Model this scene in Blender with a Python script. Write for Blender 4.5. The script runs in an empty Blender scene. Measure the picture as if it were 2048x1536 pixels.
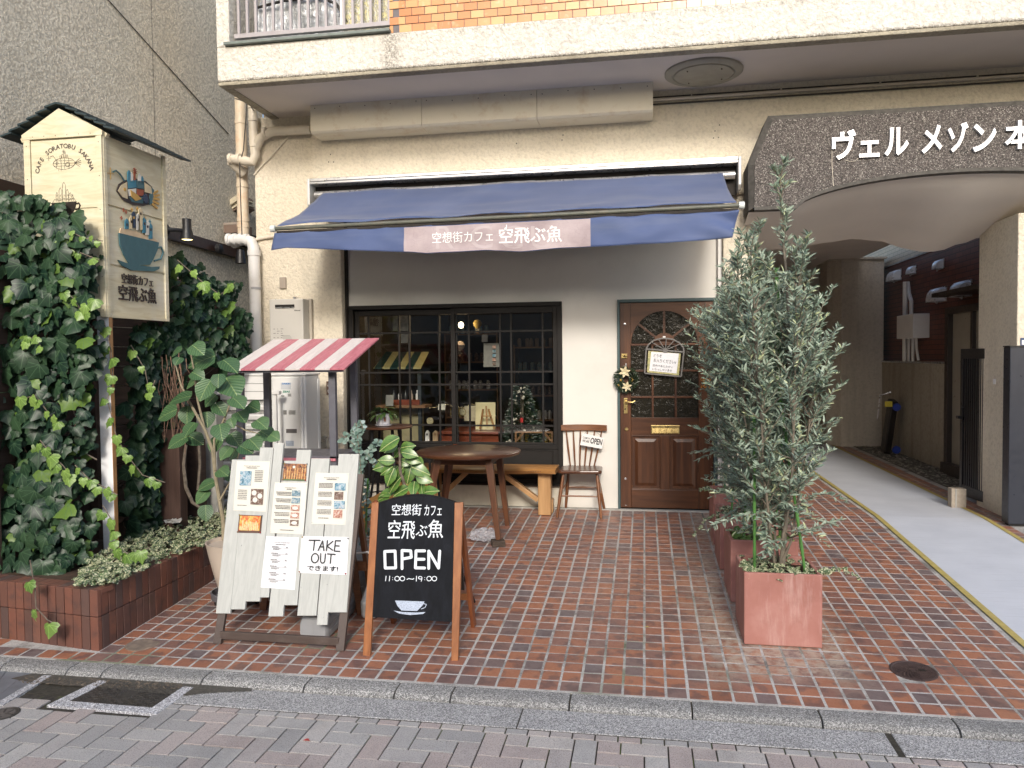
import bpy, math, random
import numpy as np
from mathutils import Vector, Matrix, Euler
PI = math.pi
# ------------------------------------------------------------------ camera, world, sun, exposure
F_PX, YAW, PITCH, ROLL = 1538.0, 0.17101, 0.03549, -0.01034
CAM = np.array([0.00843, -7.60639, 1.5268]); SLOPE = 0.05435
def _axes():
    cy, sy = math.cos(YAW), math.sin(YAW)
    f = np.array([-sy, cy, 0.]); r = np.array([cy, sy, 0.]); u = np.array([0, 0, 1.])
    cp, sp = math.cos(PITCH), math.sin(PITCH)
    f2 = f*cp - u*sp; u2 = u*cp + f*sp
    cr, sr = math.cos(ROLL), math.sin(ROLL)
    return r*cr + u2*sr, u2*cr - r*sr, f2
AR, AU, AW = _axes()
scene = bpy.context.scene
cam_data = bpy.data.cameras.new('camera'); camera = bpy.data.objects.new('camera', cam_data)
scene.collection.objects.link(camera)
camera.matrix_world = Matrix(((AR[0], AU[0], -AW[0], CAM[0]), (AR[1], AU[1], -AW[1], CAM[1]), (AR[2], AU[2], -AW[2], CAM[2]), (0, 0, 0, 1)))
cam_data.sensor_fit = 'HORIZONTAL'; cam_data.sensor_width = 36.0; cam_data.lens = F_PX/2048*36
cam_data.clip_start = 0.05; cam_data.clip_end = 500
scene.camera = camera
world = bpy.data.worlds.new('World'); scene.world = world; world.use_nodes = True
SUN_EL, SUN_AZ = 27.0, 8.0          # the soft key light stands over the street, a little to the right
wn = world.node_tree; bg = wn.nodes['Background']
sky = wn.nodes.new('ShaderNodeTexSky'); sky.sky_type = 'NISHITA'; sky.sun_disc = False
sky.sun_elevation = math.radians(SUN_EL); sky.sun_rotation = math.radians(180-SUN_AZ)
sky.air_density = 1.0; sky.dust_density = 2.5; sky.ozone_density = 1.0
wn.links.new(sky.outputs[0], bg.inputs[0]); bg.inputs[1].default_value = 0.15
sun_data = bpy.data.lights.new('sun', 'SUN'); sun_data.energy = 1.35; sun_data.angle = math.radians(10); sun_data.color = (1.0, 0.945, 0.87)
sun = bpy.data.objects.new('sun', sun_data); scene.collection.objects.link(sun)
_d = Vector((math.sin(math.radians(SUN_AZ))*math.cos(math.radians(SUN_EL)), -math.cos(math.radians(SUN_AZ))*math.cos(math.radians(SUN_EL)), math.sin(math.radians(SUN_EL))))
sun.rotation_euler = _d.to_track_quat('Z', 'Y').to_euler(); sun.location = (0, -5, 12)
scene.view_settings.view_transform = 'Standard'; scene.view_settings.look = 'None'
scene.view_settings.exposure = 0.80; scene.view_settings.gamma = 1.0
# ------------------------------------------------------------------ points at known depth
def _ray(px, py): return AW + AR*(px-1024)/F_PX - AU*(py-768)/F_PX
def aY(px, py, Y): d = _ray(px, py); t = (Y-CAM[1])/d[1]; return CAM + d*t
def aX(px, py, X): d = _ray(px, py); t = (X-CAM[0])/d[0]; return CAM + d*t
def aZ(px, py, Z): d = _ray(px, py); t = (Z-CAM[2])/d[2]; return CAM + d*t
def fl(px, py, dz=0.0):
    d = _ray(px, py); t = (CAM[2]-dz-SLOPE*CAM[1])/(SLOPE*d[1]-d[2]); return CAM + d*t
def gz(Y): return SLOPE*Y if Y < 0 else 0.0      # forecourt surface height
rnd = random.Random(7)
# ------------------------------------------------------------------ mesh building
class M:
    def __init__(s): s.v = []; s.f = []
    def add(s, vs, fs):
        o = len(s.v); s.v += [tuple(map(float, p)) for p in vs]; s.f += [tuple(i+o for i in q) for q in fs]; return s
    def box(s, x0, x1, y0, y1, z0, z1, rot=None, piv=None):
        vs = [Vector(p) for p in ((x0,y0,z0),(x1,y0,z0),(x1,y1,z0),(x0,y1,z0),(x0,y0,z1),(x1,y0,z1),(x1,y1,z1),(x0,y1,z1))]
        if rot is not None:
            c = Vector(piv) if piv is not None else Vector(((x0+x1)/2,(y0+y1)/2,(z0+z1)/2))
            R = Euler(rot).to_matrix(); vs = [R@(v-c)+c for v in vs]
        return s.add(vs, [(0,3,2,1),(4,5,6,7),(0,1,5,4),(1,2,6,5),(2,3,7,6),(3,0,4,7)])
    def bar(s, a, b, w, h=None, up=(0,0,1), w2=None, h2=None):
        h = w if h is None else h; w2 = w if w2 is None else w2; h2 = h if h2 is None else h2
        a, b = Vector(a), Vector(b); d = (b-a).normalized(); u = Vector(up)
        if abs(d.dot(u)) > .98: u = Vector((0,1,0))
        sd = d.cross(u).normalized(); u = sd.cross(d).normalized()
        vs = []
        for p, ww, hh in ((a, w, h), (b, w2, h2)):
            for i, j in ((-1,-1),(1,-1),(1,1),(-1,1)): vs.append(p + sd*i*ww/2 + u*j*hh/2)
        return s.add(vs, [(0,1,2,3),(7,6,5,4),(0,4,5,1),(1,5,6,2),(2,6,7,3),(3,7,4,0)])
    def tube(s, pts, r, n=10, cap=True):
        pts = [Vector(p) for p in pts]; rs = r if isinstance(r, (list, tuple)) else [r]*len(pts)
        o = len(s.v); prev = None
        for i, p in enumerate(pts):
            d = (pts[min(i+1, len(pts)-1)] - pts[max(i-1, 0)]).normalized()
            if prev is None:
                u = Vector((0,0,1)) if abs(d.z) < .9 else Vector((0,1,0)); u = (u - d*u.dot(d)).normalized()
            else:
                u = (prev - d*prev.dot(d)); u = u.normalized() if u.length > 1e-6 else Vector((1,0,0))
            prev = u; w = d.cross(u)
            for k in range(n):
                a = 2*PI*k/n; q = p + (u*math.cos(a)+w*math.sin(a))*rs[i]; s.v.append(tuple(q))
        for i in range(len(pts)-1):
            for k in range(n):
                s.f.append((o+i*n+k, o+i*n+(k+1)%n, o+(i+1)*n+(k+1)%n, o+(i+1)*n+k))
        if cap:
            s.f.append(tuple(o+k for k in range(n-1,-1,-1))); s.f.append(tuple(o+(len(pts)-1)*n+k for k in range(n)))
        return s
    def lathe(s, c, prof, n=28, axis='Z', cap=True):
        o = len(s.v); c = Vector(c)
        for (r, h) in prof:
            for k in range(n):
                a = 2*PI*k/n
                p = {'Z': (r*math.cos(a), r*math.sin(a), h), 'Y': (r*math.cos(a), h, r*math.sin(a)), 'X': (h, r*math.cos(a), r*math.sin(a))}[axis]
                s.v.append(tuple(c+Vector(p)))
        for i in range(len(prof)-1):
            for k in range(n): s.f.append((o+i*n+k, o+i*n+(k+1)%n, o+(i+1)*n+(k+1)%n, o+(i+1)*n+k))
        if cap:
            s.f.append(tuple(o+k for k in range(n-1,-1,-1))); s.f.append(tuple(o+(len(prof)-1)*n+k for k in range(n)))
        return s
    def prism(s, poly, y0, y1, plane='XZ'):
        def p3(a, b, d): return {'XZ': (a, d, b), 'XY': (a, b, d), 'YZ': (d, a, b)}[plane]
        n = len(poly); vs = [p3(a, b, y0) for a, b in poly] + [p3(a, b, y1) for a, b in poly]
        return s.add(vs, [tuple(range(n)), tuple(range(2*n-1, n-1, -1))] + [(i, i+n, (i+1)%n+n, (i+1)%n) for i in range(n)])
    def quad(s, a, b, c, d): return s.add([a, b, c, d], [(0,1,2,3)])
    def xf(s, mat):
        s.v = [tuple(mat@Vector(p)) for p in s.v]; return s
    def mesh(s, name, smooth=False):
        me = bpy.data.meshes.new(name); me.from_pydata(s.v, [], s.f); me.update()
        if smooth: me.shade_smooth()
        return me
WL = {}
def setuv(me, uv):
    l = me.uv_layers.new(name='leaf'); n = len(me.loops); vi = np.zeros(n, int); me.loops.foreach_get('vertex_index', vi); l.data.foreach_set('uv', np.asarray(uv, float)[vi].ravel())
def link(name, me, mat, parent=None, origin=None):
    o = bpy.data.objects.new(name, me); scene.collection.objects.link(o)
    if mat is not None and me is not None and not me.materials: me.materials.append(mat)
    if parent is not None: o.parent = parent
    return o
def fixnormals(me):
    import bmesh
    bm = bmesh.new(); bm.from_mesh(me); bmesh.ops.recalc_face_normals(bm, faces=bm.faces); bm.to_mesh(me); bm.free()
def O(name, m, mat, parent=None, smooth=False, bevel=0, origin=None, fix=True, seg=2):
    """link one mesh object; its origin goes to the middle of its foot, its place is kept"""
    v = np.array(m.v); c = np.array([(v[:,0].min()+v[:,0].max())/2, (v[:,1].min()+v[:,1].max())/2, v[:,2].min()]) if origin is None else np.array(origin)
    m.v = [tuple(p) for p in (v-c)]
    me = m.mesh(name, False)
    if hasattr(m, 'uv'): setuv(me, m.uv)
    if fix and len(m.f) < 20000: fixnormals(me)
    if smooth:
        me.shade_smooth()
    o = link(name, me, mat, parent)
    base = WL[parent.name] if parent is not None else np.zeros(3)
    o.location = tuple(c-base); WL[o.name] = c
    if smooth and len(m.f) < 60000:
        try: me.set_sharp_from_angle(angle=math.radians(42))
        except Exception: pass
    if bevel:
        b = o.modifiers.new('bevel', 'BEVEL'); b.width = bevel; b.segments = seg; b.limit_method = 'ANGLE'; b.angle_limit = math.radians(40)
    return o
def T(name, loc, label, cat, group=None):
    o = bpy.data.objects.new(name, None); scene.collection.objects.link(o); o.location = tuple(map(float, loc)); o.empty_display_size = .1
    WL[o.name] = np.array(loc, float); o['label'] = label; o['category'] = cat
    if group: o['group'] = group
    return o
def tag(o, label, cat, group=None):
    o['label'] = label; o['category'] = cat
    if group: o['group'] = group
    return o
def kind(o, k): o['kind'] = k; return o
def cp(o, parent, loc_world):
    c = o.copy(); scene.collection.objects.link(c); c.parent = parent
    c.location = tuple(np.array(loc_world) - (WL[parent.name] if parent is not None else 0)); WL[c.name] = np.array(loc_world, float); return c
def copy_tree(o, loc_world, label=None, group=None):
    r = o.copy(); scene.collection.objects.link(r); r.location = tuple(loc_world); WL[r.name] = np.array(loc_world, float)
    if label: r['label'] = label
    if group: r['group'] = group
    for ch in [x for x in scene.objects if x.parent == o]:
        c = ch.copy(); scene.collection.objects.link(c); c.parent = r
        for g in [x for x in scene.objects if x.parent == ch]:
            d = g.copy(); scene.collection.objects.link(d); d.parent = c
    return r
# ------------------------------------------------------------------ materials
def _rgba(c): return (c[0], c[1], c[2], 1.0)
class N:
    def __init__(s, name):
        s.m = bpy.data.materials.new(name); s.m.use_nodes = True; s.t = s.m.node_tree
        s.b = s.t.nodes['Principled BSDF']
    def n(s, ty, **kw):
        x = s.t.nodes.new(ty)
        for k, v in kw.items(): setattr(x, k, v)
        return x
    def l(s, a, b): s.t.links.new(a, b)
    def pos(s): return s.n('ShaderNodeNewGeometry').outputs['Position']
    def objc(s): return s.n('ShaderNodeTexCoord').outputs['Object']
    def mapping(s, vec, scale=(1,1,1), rot=(0,0,0), loc=(0,0,0)):
        x = s.n('ShaderNodeMapping'); s.l(vec, x.inputs[0]); x.inputs['Scale'].default_value = scale; x.inputs['Rotation'].default_value = rot; x.inputs['Location'].default_value = loc; return x.outputs[0]
    def noise(s, vec, scale=5, detail=4, rough=.55, dist=0):
        x = s.n('ShaderNodeTexNoise'); s.l(vec, x.inputs['Vector']); x.inputs['Scale'].default_value = scale; x.inputs['Detail'].default_value = detail; x.inputs['Roughness'].default_value = rough; x.inputs['Distortion'].default_value = dist; return x.outputs[0]
    def voro(s, vec, scale=5, feature='F1', out=0):
        x = s.n('ShaderNodeTexVoronoi', feature=feature); s.l(vec, x.inputs['Vector']); x.inputs['Scale'].default_value = scale; return x.outputs[out]
    def ramp(s, fac, stops, interp='LINEAR'):
        x = s.n('ShaderNodeValToRGB'); s.l(fac, x.inputs[0]); cr = x.color_ramp; cr.interpolation = interp
        while len(cr.elements) < len(stops): cr.elements.new(.5)
        for e, (p, c) in zip(cr.elements, stops): e.position = p; e.color = _rgba(c) if not isinstance(c, (int, float)) else (c, c, c, 1)
        return x.outputs[0]
    def mix(s, a, b, fac, mode='MIX'):
        x = s.n('ShaderNodeMix', data_type='RGBA', blend_type=mode)
        for sock, val in ((x.inputs[0], fac), (x.inputs[6], a), (x.inputs[7], b)):
            if hasattr(val, 'is_output'): s.l(val, sock)
            elif isinstance(val, (int, float)): sock.default_value = val if sock.type == 'VALUE' else (val, val, val, 1)
            else: sock.default_value = _rgba(val)
        return x.outputs[2]
    def math(s, op, a, b=0.0):
        x = s.n('ShaderNodeMath', operation=op)
        for sock, val in ((x.inputs[0], a), (x.inputs[1], b)):
            if hasattr(val, 'is_output'): s.l(val, sock)
            else: sock.default_value = val
        return x.outputs[0]
    def rand(s):
        a = s.n('ShaderNodeObjectInfo').outputs['Random']; g = s.n('ShaderNodeNewGeometry').outputs['Random Per Island']
        return s.math('FRACT', s.math('ADD', a, s.math('MULTIPLY', g, 7.31)))
    def sep(s, vec, i):
        x = s.n('ShaderNodeSeparateXYZ'); s.l(vec, x.inputs[0]); return x.outputs[i]
    def bump(s, h, strength=.3, dist=.01):
        x = s.n('ShaderNodeBump'); s.l(h, x.inputs['Height']); x.inputs['Strength'].default_value = strength; x.inputs['Distance'].default_value = dist
        prev = s.b.inputs['Normal'].links
        if prev: s.l(prev[0].from_socket, x.inputs['Normal'])
        s.l(x.outputs[0], s.b.inputs['Normal'])
    def col(s, c):
        if hasattr(c, 'is_output'): s.l(c, s.b.inputs['Base Color'])
        else: s.b.inputs['Base Color'].default_value = _rgba(c)
    def set(s, rough=None, metal=None, spec=None, **kw):
        if rough is not None:
            if hasattr(rough, 'is_output'): s.l(rough, s.b.inputs['Roughness'])
            else: s.b.inputs['Roughness'].default_value = rough
        if metal is not None: s.b.inputs['Metallic'].default_value = metal
        if spec is not None: s.b.inputs['Specular IOR Level'].default_value = spec
        for k, v in kw.items(): s.b.inputs[k].default_value = v
def paint(name, c, rough=.5, var=.12, scale=6, metal=0, grain=0, spec=.5, dirt=None, dirt_amt=.4, dscale=9):
    """plain painted, plastic or metal surface with uneven tone, fine relief and optional dirt"""
    k = N(name); p = k.pos(); ns = k.noise(p, scale, 5)
    a = tuple(x*(1-var) for x in c); b = tuple(min(1, x*(1+var)) for x in c)
    colr = k.ramp(ns, [(.3, a), (.7, b)])
    if dirt: colr = k.mix(colr, dirt, k.math('MULTIPLY', k.ramp(k.noise(p, dscale, 8, .7), [(.52, 0.), (.75, 1.)]), dirt_amt))
    k.col(colr); k.set(rough=k.ramp(k.noise(p, scale*4, 3), [(.3, max(0, rough-.08)), (.7, min(1, rough+.08))]), metal=metal, spec=spec)
    k.bump(k.noise(p, 160, 3), grain if grain else .04, .002)
    return k.m
def wood(name, dark, light, axis='X', scale=1.0, rough=.42, grain=.15, var=.25, coat=0.0):
    k = N(name); p = k.pos()
    r = k.rand(); off = k.n('ShaderNodeVectorMath', operation='ADD'); k.l(p, off.inputs[0]); cb = k.n('ShaderNodeCombineXYZ')
    for i in range(3): k.l(k.math('MULTIPLY', r, 13.7+i*3), cb.inputs[i])
    k.l(cb.outputs[0], off.inputs[1]); v = off.outputs[0]
    sc = {'X': (1.2, 14, 14), 'Y': (14, 1.2, 14), 'Z': (14, 14, 1.2)}[axis]; sc = tuple(q*scale for q in sc)
    n1 = k.noise(k.mapping(v, sc), 1.0, 6, .6, 1.2); n2 = k.noise(k.mapping(v, tuple(q*5 for q in sc)), 1.0, 3, .5)
    mixn = k.math('ADD', k.math('MULTIPLY', n1, .7), k.math('MULTIPLY', n2, .3))
    c = k.ramp(mixn, [(.32, dark), (.5, tuple((a+b)/2 for a, b in zip(dark, light))), (.66, light)])
    c = k.mix(c, (0, 0, 0), k.math('MULTIPLY', r, var), 'MIX'); k.col(c)
    k.set(rough=rough); k.bump(n2, grain, .002)
    if coat: k.b.inputs['Coat Weight'].default_value = coat; k.b.inputs['Coat Roughness'].default_value = .2
    return k.m
def stucco(name, c1, c2, scale=26, strength=.9, dist=.012, stain=(.12,.10,.08), stain_amt=.25, rough=.9, speck=.35, slo=.02, shi=.3):
    k = N(name); p = k.pos()
    big = k.noise(p, 1.1, 5); colr = k.ramp(big, [(.3, c1), (.7, c2)])
    v = k.voro(p, scale, 'SMOOTH_F1'); nz = k.noise(p, scale*1.6, 4, .6, .8)
    h = k.math('ADD', k.math('MULTIPLY', nz, 1.1), k.math('MULTIPLY', v, -.7))
    streak = k.noise(k.mapping(p, (5, 5, .5)), 1.0, 6, .65)
    colr = k.mix(colr, stain, k.math('MULTIPLY', k.ramp(streak, [(.52, 0.), (.72, 1.)]), stain_amt))
    colr = k.mix(colr, tuple(x*.62 for x in c1), k.math('MULTIPLY', k.ramp(h, [(slo, 1.), (shi, 0.)]), speck))
    k.col(colr); k.set(rough=rough, spec=.25); k.bump(h, strength, dist); return k.m
def emit(name, c, s):
    k = N(name); k.col((0,0,0)); k.b.inputs['Emission Color'].default_value = _rgba(c); k.b.inputs['Emission Strength'].default_value = s; return k.m
def leafmat(name, dark, light, tip=None, rough=.35, spec=.5, tipamt=.1, edge=None, trans=.12, veins=()):
    k = N(name); r = k.rand(); p = k.pos()
    c = k.mix(dark, light, k.ramp(r, [(.1, 0.), (.95, 1.)]))
    if tip is not None: c = k.mix(c, tip, k.ramp(r, [(1-tipamt-.02, 0.), (1-tipamt, 1.)]))
    c = k.mix(c, tuple(x*1.6 for x in light), k.math('MULTIPLY', k.ramp(k.noise(p, 60, 3), [(.5, 0.), (.8, 1.)]), .35))
    if veins:
        u = k.n('ShaderNodeUVMap').outputs[0]; ux, uy = k.math('ABSOLUTE', k.sep(u, 0)), k.sep(u, 1); vn = None
        for (an, x0_) in veins:
            a_ = math.radians(an); dd = k.math('ABSOLUTE', k.math('SUBTRACT', k.math('MULTIPLY', ux, math.cos(a_)), k.math('MULTIPLY', k.math('SUBTRACT', uy, x0_), math.sin(a_)))); li = k.ramp(dd, [(.006, 1.), (.024, 0.)]); vn = li if vn is None else k.math('MAXIMUM', vn, li)
        c = k.mix(c, tuple(min(1, x*1.9+.02) for x in light), k.math('MULTIPLY', vn, .6))
    if edge is not None: c = k.mix(c, edge, k.ramp(k.noise(p, 95, 2, .5), [(.5, 0.), (.56, 1.)]))
    k.col(c); k.set(rough=rough, spec=spec)
    out = k.t.nodes['Material Output']; tr = k.n('ShaderNodeBsdfTranslucent'); k.l(c, tr.inputs[0]); mx = k.n('ShaderNodeMixShader'); mx.inputs[0].default_value = trans
    k.l(k.b.outputs[0], mx.inputs[1]); k.l(tr.outputs[0], mx.inputs[2]); k.l(mx.outputs[0], out.inputs[0]); return k.m
def glassy(name, tint=(.9,.93,.92), refl=.12, rough=.0, bumpy=0, alpha_dark=.1):
    """thin pane: mostly clear with a mirror share"""
    k = N(name); out = k.t.nodes['Material Output']; t = k.n('ShaderNodeBsdfTransparent'); t.inputs[0].default_value = _rgba(tint)
    g = k.n('ShaderNodeBsdfGlossy'); g.inputs['Roughness'].default_value = rough; g.inputs[0].default_value = (.95, .95, .95, 1)
    fr = k.n('ShaderNodeFresnel'); fr.inputs[0].default_value = 1.5
    mx = k.n('ShaderNodeMixShader'); k.l(k.math('ADD', k.math('MULTIPLY', fr.outputs[0], 1.3), refl), mx.inputs[0]); k.l(t.outputs[0], mx.inputs[1]); k.l(g.outputs[0], mx.inputs[2]); k.l(mx.outputs[0], out.inputs[0])
    if bumpy:
        b = k.n('ShaderNodeBump'); k.l(k.noise(k.pos(), 28, 3, .5, 2.5), b.inputs['Height']); b.inputs['Strength'].default_value = bumpy; b.inputs['Distance'].default_value = .03; k.l(b.outputs[0], g.inputs['Normal'])
    return k.m
# shared materials ---------------------------------------------------------
MAT = {}
MAT['stucco'] = stucco('stucco_cream', (.68,.61,.485), (.745,.685,.565), scale=38, dist=.010, stain_amt=.11)
MAT['stucco_balcony'] = stucco('stucco_balcony', (.72,.69,.63), (.78,.755,.69), scale=30, dist=.016, strength=1.0, stain_amt=.12, speck=.5, slo=.08, shi=.34)
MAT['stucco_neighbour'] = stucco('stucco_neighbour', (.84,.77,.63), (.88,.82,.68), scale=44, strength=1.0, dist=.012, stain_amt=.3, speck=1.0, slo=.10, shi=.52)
MAT['stucco_dirty'] = stucco('stucco_dirty_edge', (.30,.27,.21), (.50,.46,.36), scale=40, stain_amt=.6)
def _grime():
    m = MAT['stucco_balcony']; t = m.node_tree; b = t.nodes['Principled BSDF']; k = N.__new__(N); k.m, k.t, k.b = m, t, b; p = k.pos(); src = b.inputs['Base Color'].links[0].from_socket
    z, x = k.sep(p, 2), k.sep(p, 0); n = k.noise(k.mapping(p, (9, 9, 3)), 1.6, 7, .75); n2 = k.noise(p, 70, 4, .7)
    top = k.math('MULTIPLY', k.ramp(k.math('ADD', k.math('SUBTRACT', z, 4.20), k.math('MULTIPLY', k.math('SUBTRACT', n, .5), .5)), [(.08, 0.), (.17, 1.)]), k.ramp(k.math('ADD', x, 3.0), [(.78, 0.), (.84, 1.)]))
    bot = k.ramp(k.math('SUBTRACT', z, 4.03), [(.008, 1.), (.035, 0.)]); st = k.ramp(k.math('ABSOLUTE', k.math('ADD', x, 2.15)), [(.03, .8), (.12, 0.)])
    f = k.math('MULTIPLY', k.math('MAXIMUM', k.math('MAXIMUM', k.math('MULTIPLY', top, .55), bot), st), k.ramp(n2, [(.42, 0.), (.56, 1.)])); k.col(k.mix(src, (.09, .075, .05), k.math('MULTIPLY', f, .75)))
_grime()
MAT['soffit'] = paint('soffit_paint', (.68,.62,.56), .8, .05, 2)
MAT['vault'] = paint('vault_plaster', (.72,.67,.61), .85, .05, 2)
MAT['shopwall'] = paint('shop_wall_paint', (.72,.70,.65), .8, .04, 2, dirt=(.4,.38,.33), dirt_amt=.15, dscale=3)
MAT['plinth'] = paint('plinth_plaster', (.62,.58,.49), .85, .08, 5, dirt=(.3,.27,.2), dirt_amt=.4, dscale=4)
MAT['concrete'] = paint('concrete', (.38,.37,.34), .9, .15, 8, grain=.5, dirt=(.18,.17,.15), dirt_amt=.5)
MAT['duct'] = paint('duct_board', (.74,.68,.55), .6, .05, 2, dirt=(.45,.27,.10), dirt_amt=.5, dscale=5)
MAT['pvc'] = paint('pvc_white', (.72,.71,.69), .35, .04, 4, dirt=(.35,.30,.22), dirt_amt=.35, dscale=5)
MAT['pvc_cream'] = paint('pvc_cream', (.66,.60,.50), .4, .06, 4, dirt=(.40,.30,.18), dirt_amt=.45, dscale=5)
MAT['rusty'] = paint('pipe_rusty', (.62,.53,.41), .5, .08, 4, dirt=(.48,.22,.07), dirt_amt=.85, dscale=4)
MAT['black'] = paint('black_paint', (.018,.016,.015), .35, .15, 6)
MAT['blackwood'] = paint('black_stained_wood', (.010,.0085,.0075), .55, .2, 8, spec=.3)
MAT['blackmetal'] = paint('black_metal', (.012,.012,.014), .45, .1, 6)
MAT['alu'] = paint('aluminium', (.62,.62,.62), .32, .05, 6, metal=.85)
MAT['steel'] = paint('brushed_steel', (.58,.58,.60), .3, .06, 6, metal=.9)
MAT['brass'] = paint('brass', (.62,.47,.20), .3, .1, 6, metal=.9)
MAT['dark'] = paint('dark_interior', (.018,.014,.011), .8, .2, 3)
MAT['paper'] = paint('paper', (.70,.68,.60), .8, .03, 3)
MAT['whitepaper'] = paint('white_paper', (.76,.76,.78), .8, .02, 3)
MAT['ink'] = paint('ink', (.02,.02,.02), .7, .05)
MAT['inkgrey'] = paint('ink_grey', (.13,.12,.115), .7, .05)
MAT['white'] = paint('white_paint', (.78,.77,.75), .5, .04, 5)
MAT['greyplastic'] = paint('grey_plastic', (.50,.50,.48), .45, .03, 4)
MAT['soil'] = paint('soil', (.06,.035,.02), .95, .5, 40, grain=1)
MAT['bark'] = paint('bark', (.16,.13,.10), .9, .4, 30, grain=.8)
MAT['greenstake'] = paint('green_stake', (.07,.19,.04), .45, .15, 30)
MAT['screw'] = paint('screw_head', (.12,.10,.08), .4, .1, metal=.6)
MAT['cable'] = paint('cable', (.05,.045,.04), .6, .1)
_FONT = None
def text_mesh(body, size=1.0, extrude=0.0, offset=0.0, align='LEFT'):
    """a mesh of the writing, lying in the XY plane"""
    cu = bpy.data.curves.new('t', 'FONT'); cu.body = body; cu.size = size; cu.extrude = extrude; cu.offset = offset; cu.resolution_u = 3; cu.align_x = align
    ob = bpy.data.objects.new('t', cu); scene.collection.objects.link(ob)
    dg = bpy.context.evaluated_depsgraph_get(); me = bpy.data.meshes.new_from_object(ob.evaluated_get(dg))
    v = np.zeros(len(me.vertices)*3); me.vertices.foreach_get('co', v); v = v.reshape(-1, 3)
    f = [tuple(p.vertices) for p in me.polygons]
    bpy.data.objects.remove(ob); bpy.data.curves.remove(cu); bpy.data.meshes.remove(me)
    return v, f
def write(name, body, mat, parent, o, ex, ey, w, h=None, extrude=.0005, offset=0.0, align='l'):
    """writing set on a plane: o lower left corner of its box, ex/ey unit directions, w width (and h height) of the box"""
    v, f = text_mesh(body, 1.0, .5, offset)
    mn, mx = v.min(0), v.max(0); sx = w/(mx[0]-mn[0]); sy = (h/(mx[1]-mn[1])) if h else sx
    o, ex, ey = np.array(o), np.array(ex, float), np.array(ey, float); nz = np.cross(ex, ey)
    P = o + np.outer((v[:,0]-mn[0])*sx, ex) + np.outer((v[:,1]-mn[1])*sy, ey) + np.outer(v[:,2]*2*extrude, nz)
    m = M(); m.v = [tuple(p) for p in P]; m.f = f
    return O(name, m, mat, parent, fix=False)
# leaf clouds ---------------------------------------------------------------
def ivy_leaf(v_=0):
    pts = [(0,0),(.22,-.12),(.46,-.04),(.60,.16),(.47,.36),(.50,.56),(.26,.70),(0,1.0),(-.26,.70),(-.50,.56),(-.47,.36),(-.60,.16),(-.46,-.04),(-.22,-.12)]
    v = [(0, .3, .04)] + [(x*(1,.86,1.08)[v_], y, -(.20,.05,.42)[v_]*abs(x) - (.16,.34,.02)[v_]*y*y + (.03,.05,-.04)[v_]*math.sin(x*9+y*5)) for i, (x, y) in enumerate(pts)]
    n = len(pts); return np.array(v)-np.array([0, .0, 0]), [(0, 1+i, 1+(i+1)%n) for i in range(n)]
def oval_leaf(w=.3, n=4, fold=.25, curl=.2, heart=0):
    v = []; f = []
    for i in range(n+1):
        t = i/n; ww = w*math.sin(PI*min(1, max(.03, t*.97+.02)))**.75*(1.15-.45*t)
        y = t - (heart*.12 if i == 1 else 0)
        z = -curl*t*t
        v += [(-ww, y, z+fold*ww), (0, t, z), (ww, y, z+fold*ww)]
    for i in range(n):
        a = 3*i; f += [(a, a+1, a+4, a+3), (a+1, a+2, a+5, a+4)]
    return np.array(v, float), f
def blade_leaf(w=.12):
    v = [(0,0,0),(w,.35,.03),(w*.8,.7,.02),(0,1,-.05),(-w*.8,.7,.02),(-w,.35,.03),(0,.5,-.02)]
    return np.array(v, float), [(0,1,6),(1,2,6),(2,3,6),(3,4,6),(4,5,6),(5,0,6)]
def basis(d, n):
    d = np.array(d, float); d /= np.linalg.norm(d)+1e-9; n = np.array(n, float); x = np.cross(d, n); x /= np.linalg.norm(x)+1e-9; z = np.cross(x, d); return np.stack([x, d, z], 1)
def cloud(leaf, places):
    """places: (position, tip direction, face normal, size) -> one M"""
    var = leaf if isinstance(leaf, list) else [leaf]; lf = var[0][1]; m = M(); nv = len(var[0][0]); V = []
    for i, (p, d, n, s) in enumerate(places): V.append(np.array(p) + (var[(i*7) % len(var)][0]*s)@basis(d, n).T)
    lv = var[0][0]
    V = np.concatenate(V); m.v = V.tolist(); m.f = [tuple(a+i*nv for a in q) for i in range(len(places)) for q in lf]
    m.uv = np.tile(lv[:, :2], (len(places), 1)); return m
def leaf_parts(name, leaf, places, mat, parent):
    """each leaf an object sharing one mesh"""
    mes = []
    for lv, lf in (leaf if isinstance(leaf, list) else [leaf]): m = M(); m.v = lv.tolist(); m.f = lf; me = m.mesh(name, True); me.materials.append(mat); setuv(me, lv[:, :2]); mes.append(me)
    for i_, (p, d, n, s) in enumerate(places):
        me = mes[(i_*7) % len(mes)]
        o = bpy.data.objects.new(name, me); scene.collection.objects.link(o); o.parent = parent
        B = basis(d, n); mw = Matrix(B.tolist()).to_4x4()
        o.matrix_local = Matrix.Translation(Vector(tuple(np.array(p)-WL[parent.name]))) @ mw @ Matrix.Diagonal((s, s, s, 1))
def inpoly(x, y, poly):
    c = False; n = len(poly); j = n-1
    for i in range(n):
        if (poly[i][1] > y) != (poly[j][1] > y) and x < (poly[j][0]-poly[i][0])*(y-poly[i][1])/(poly[j][1]-poly[i][1])+poly[i][0]: c = not c
        j = i
    return c
def jit(a): return rnd.uniform(-a, a)
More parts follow.
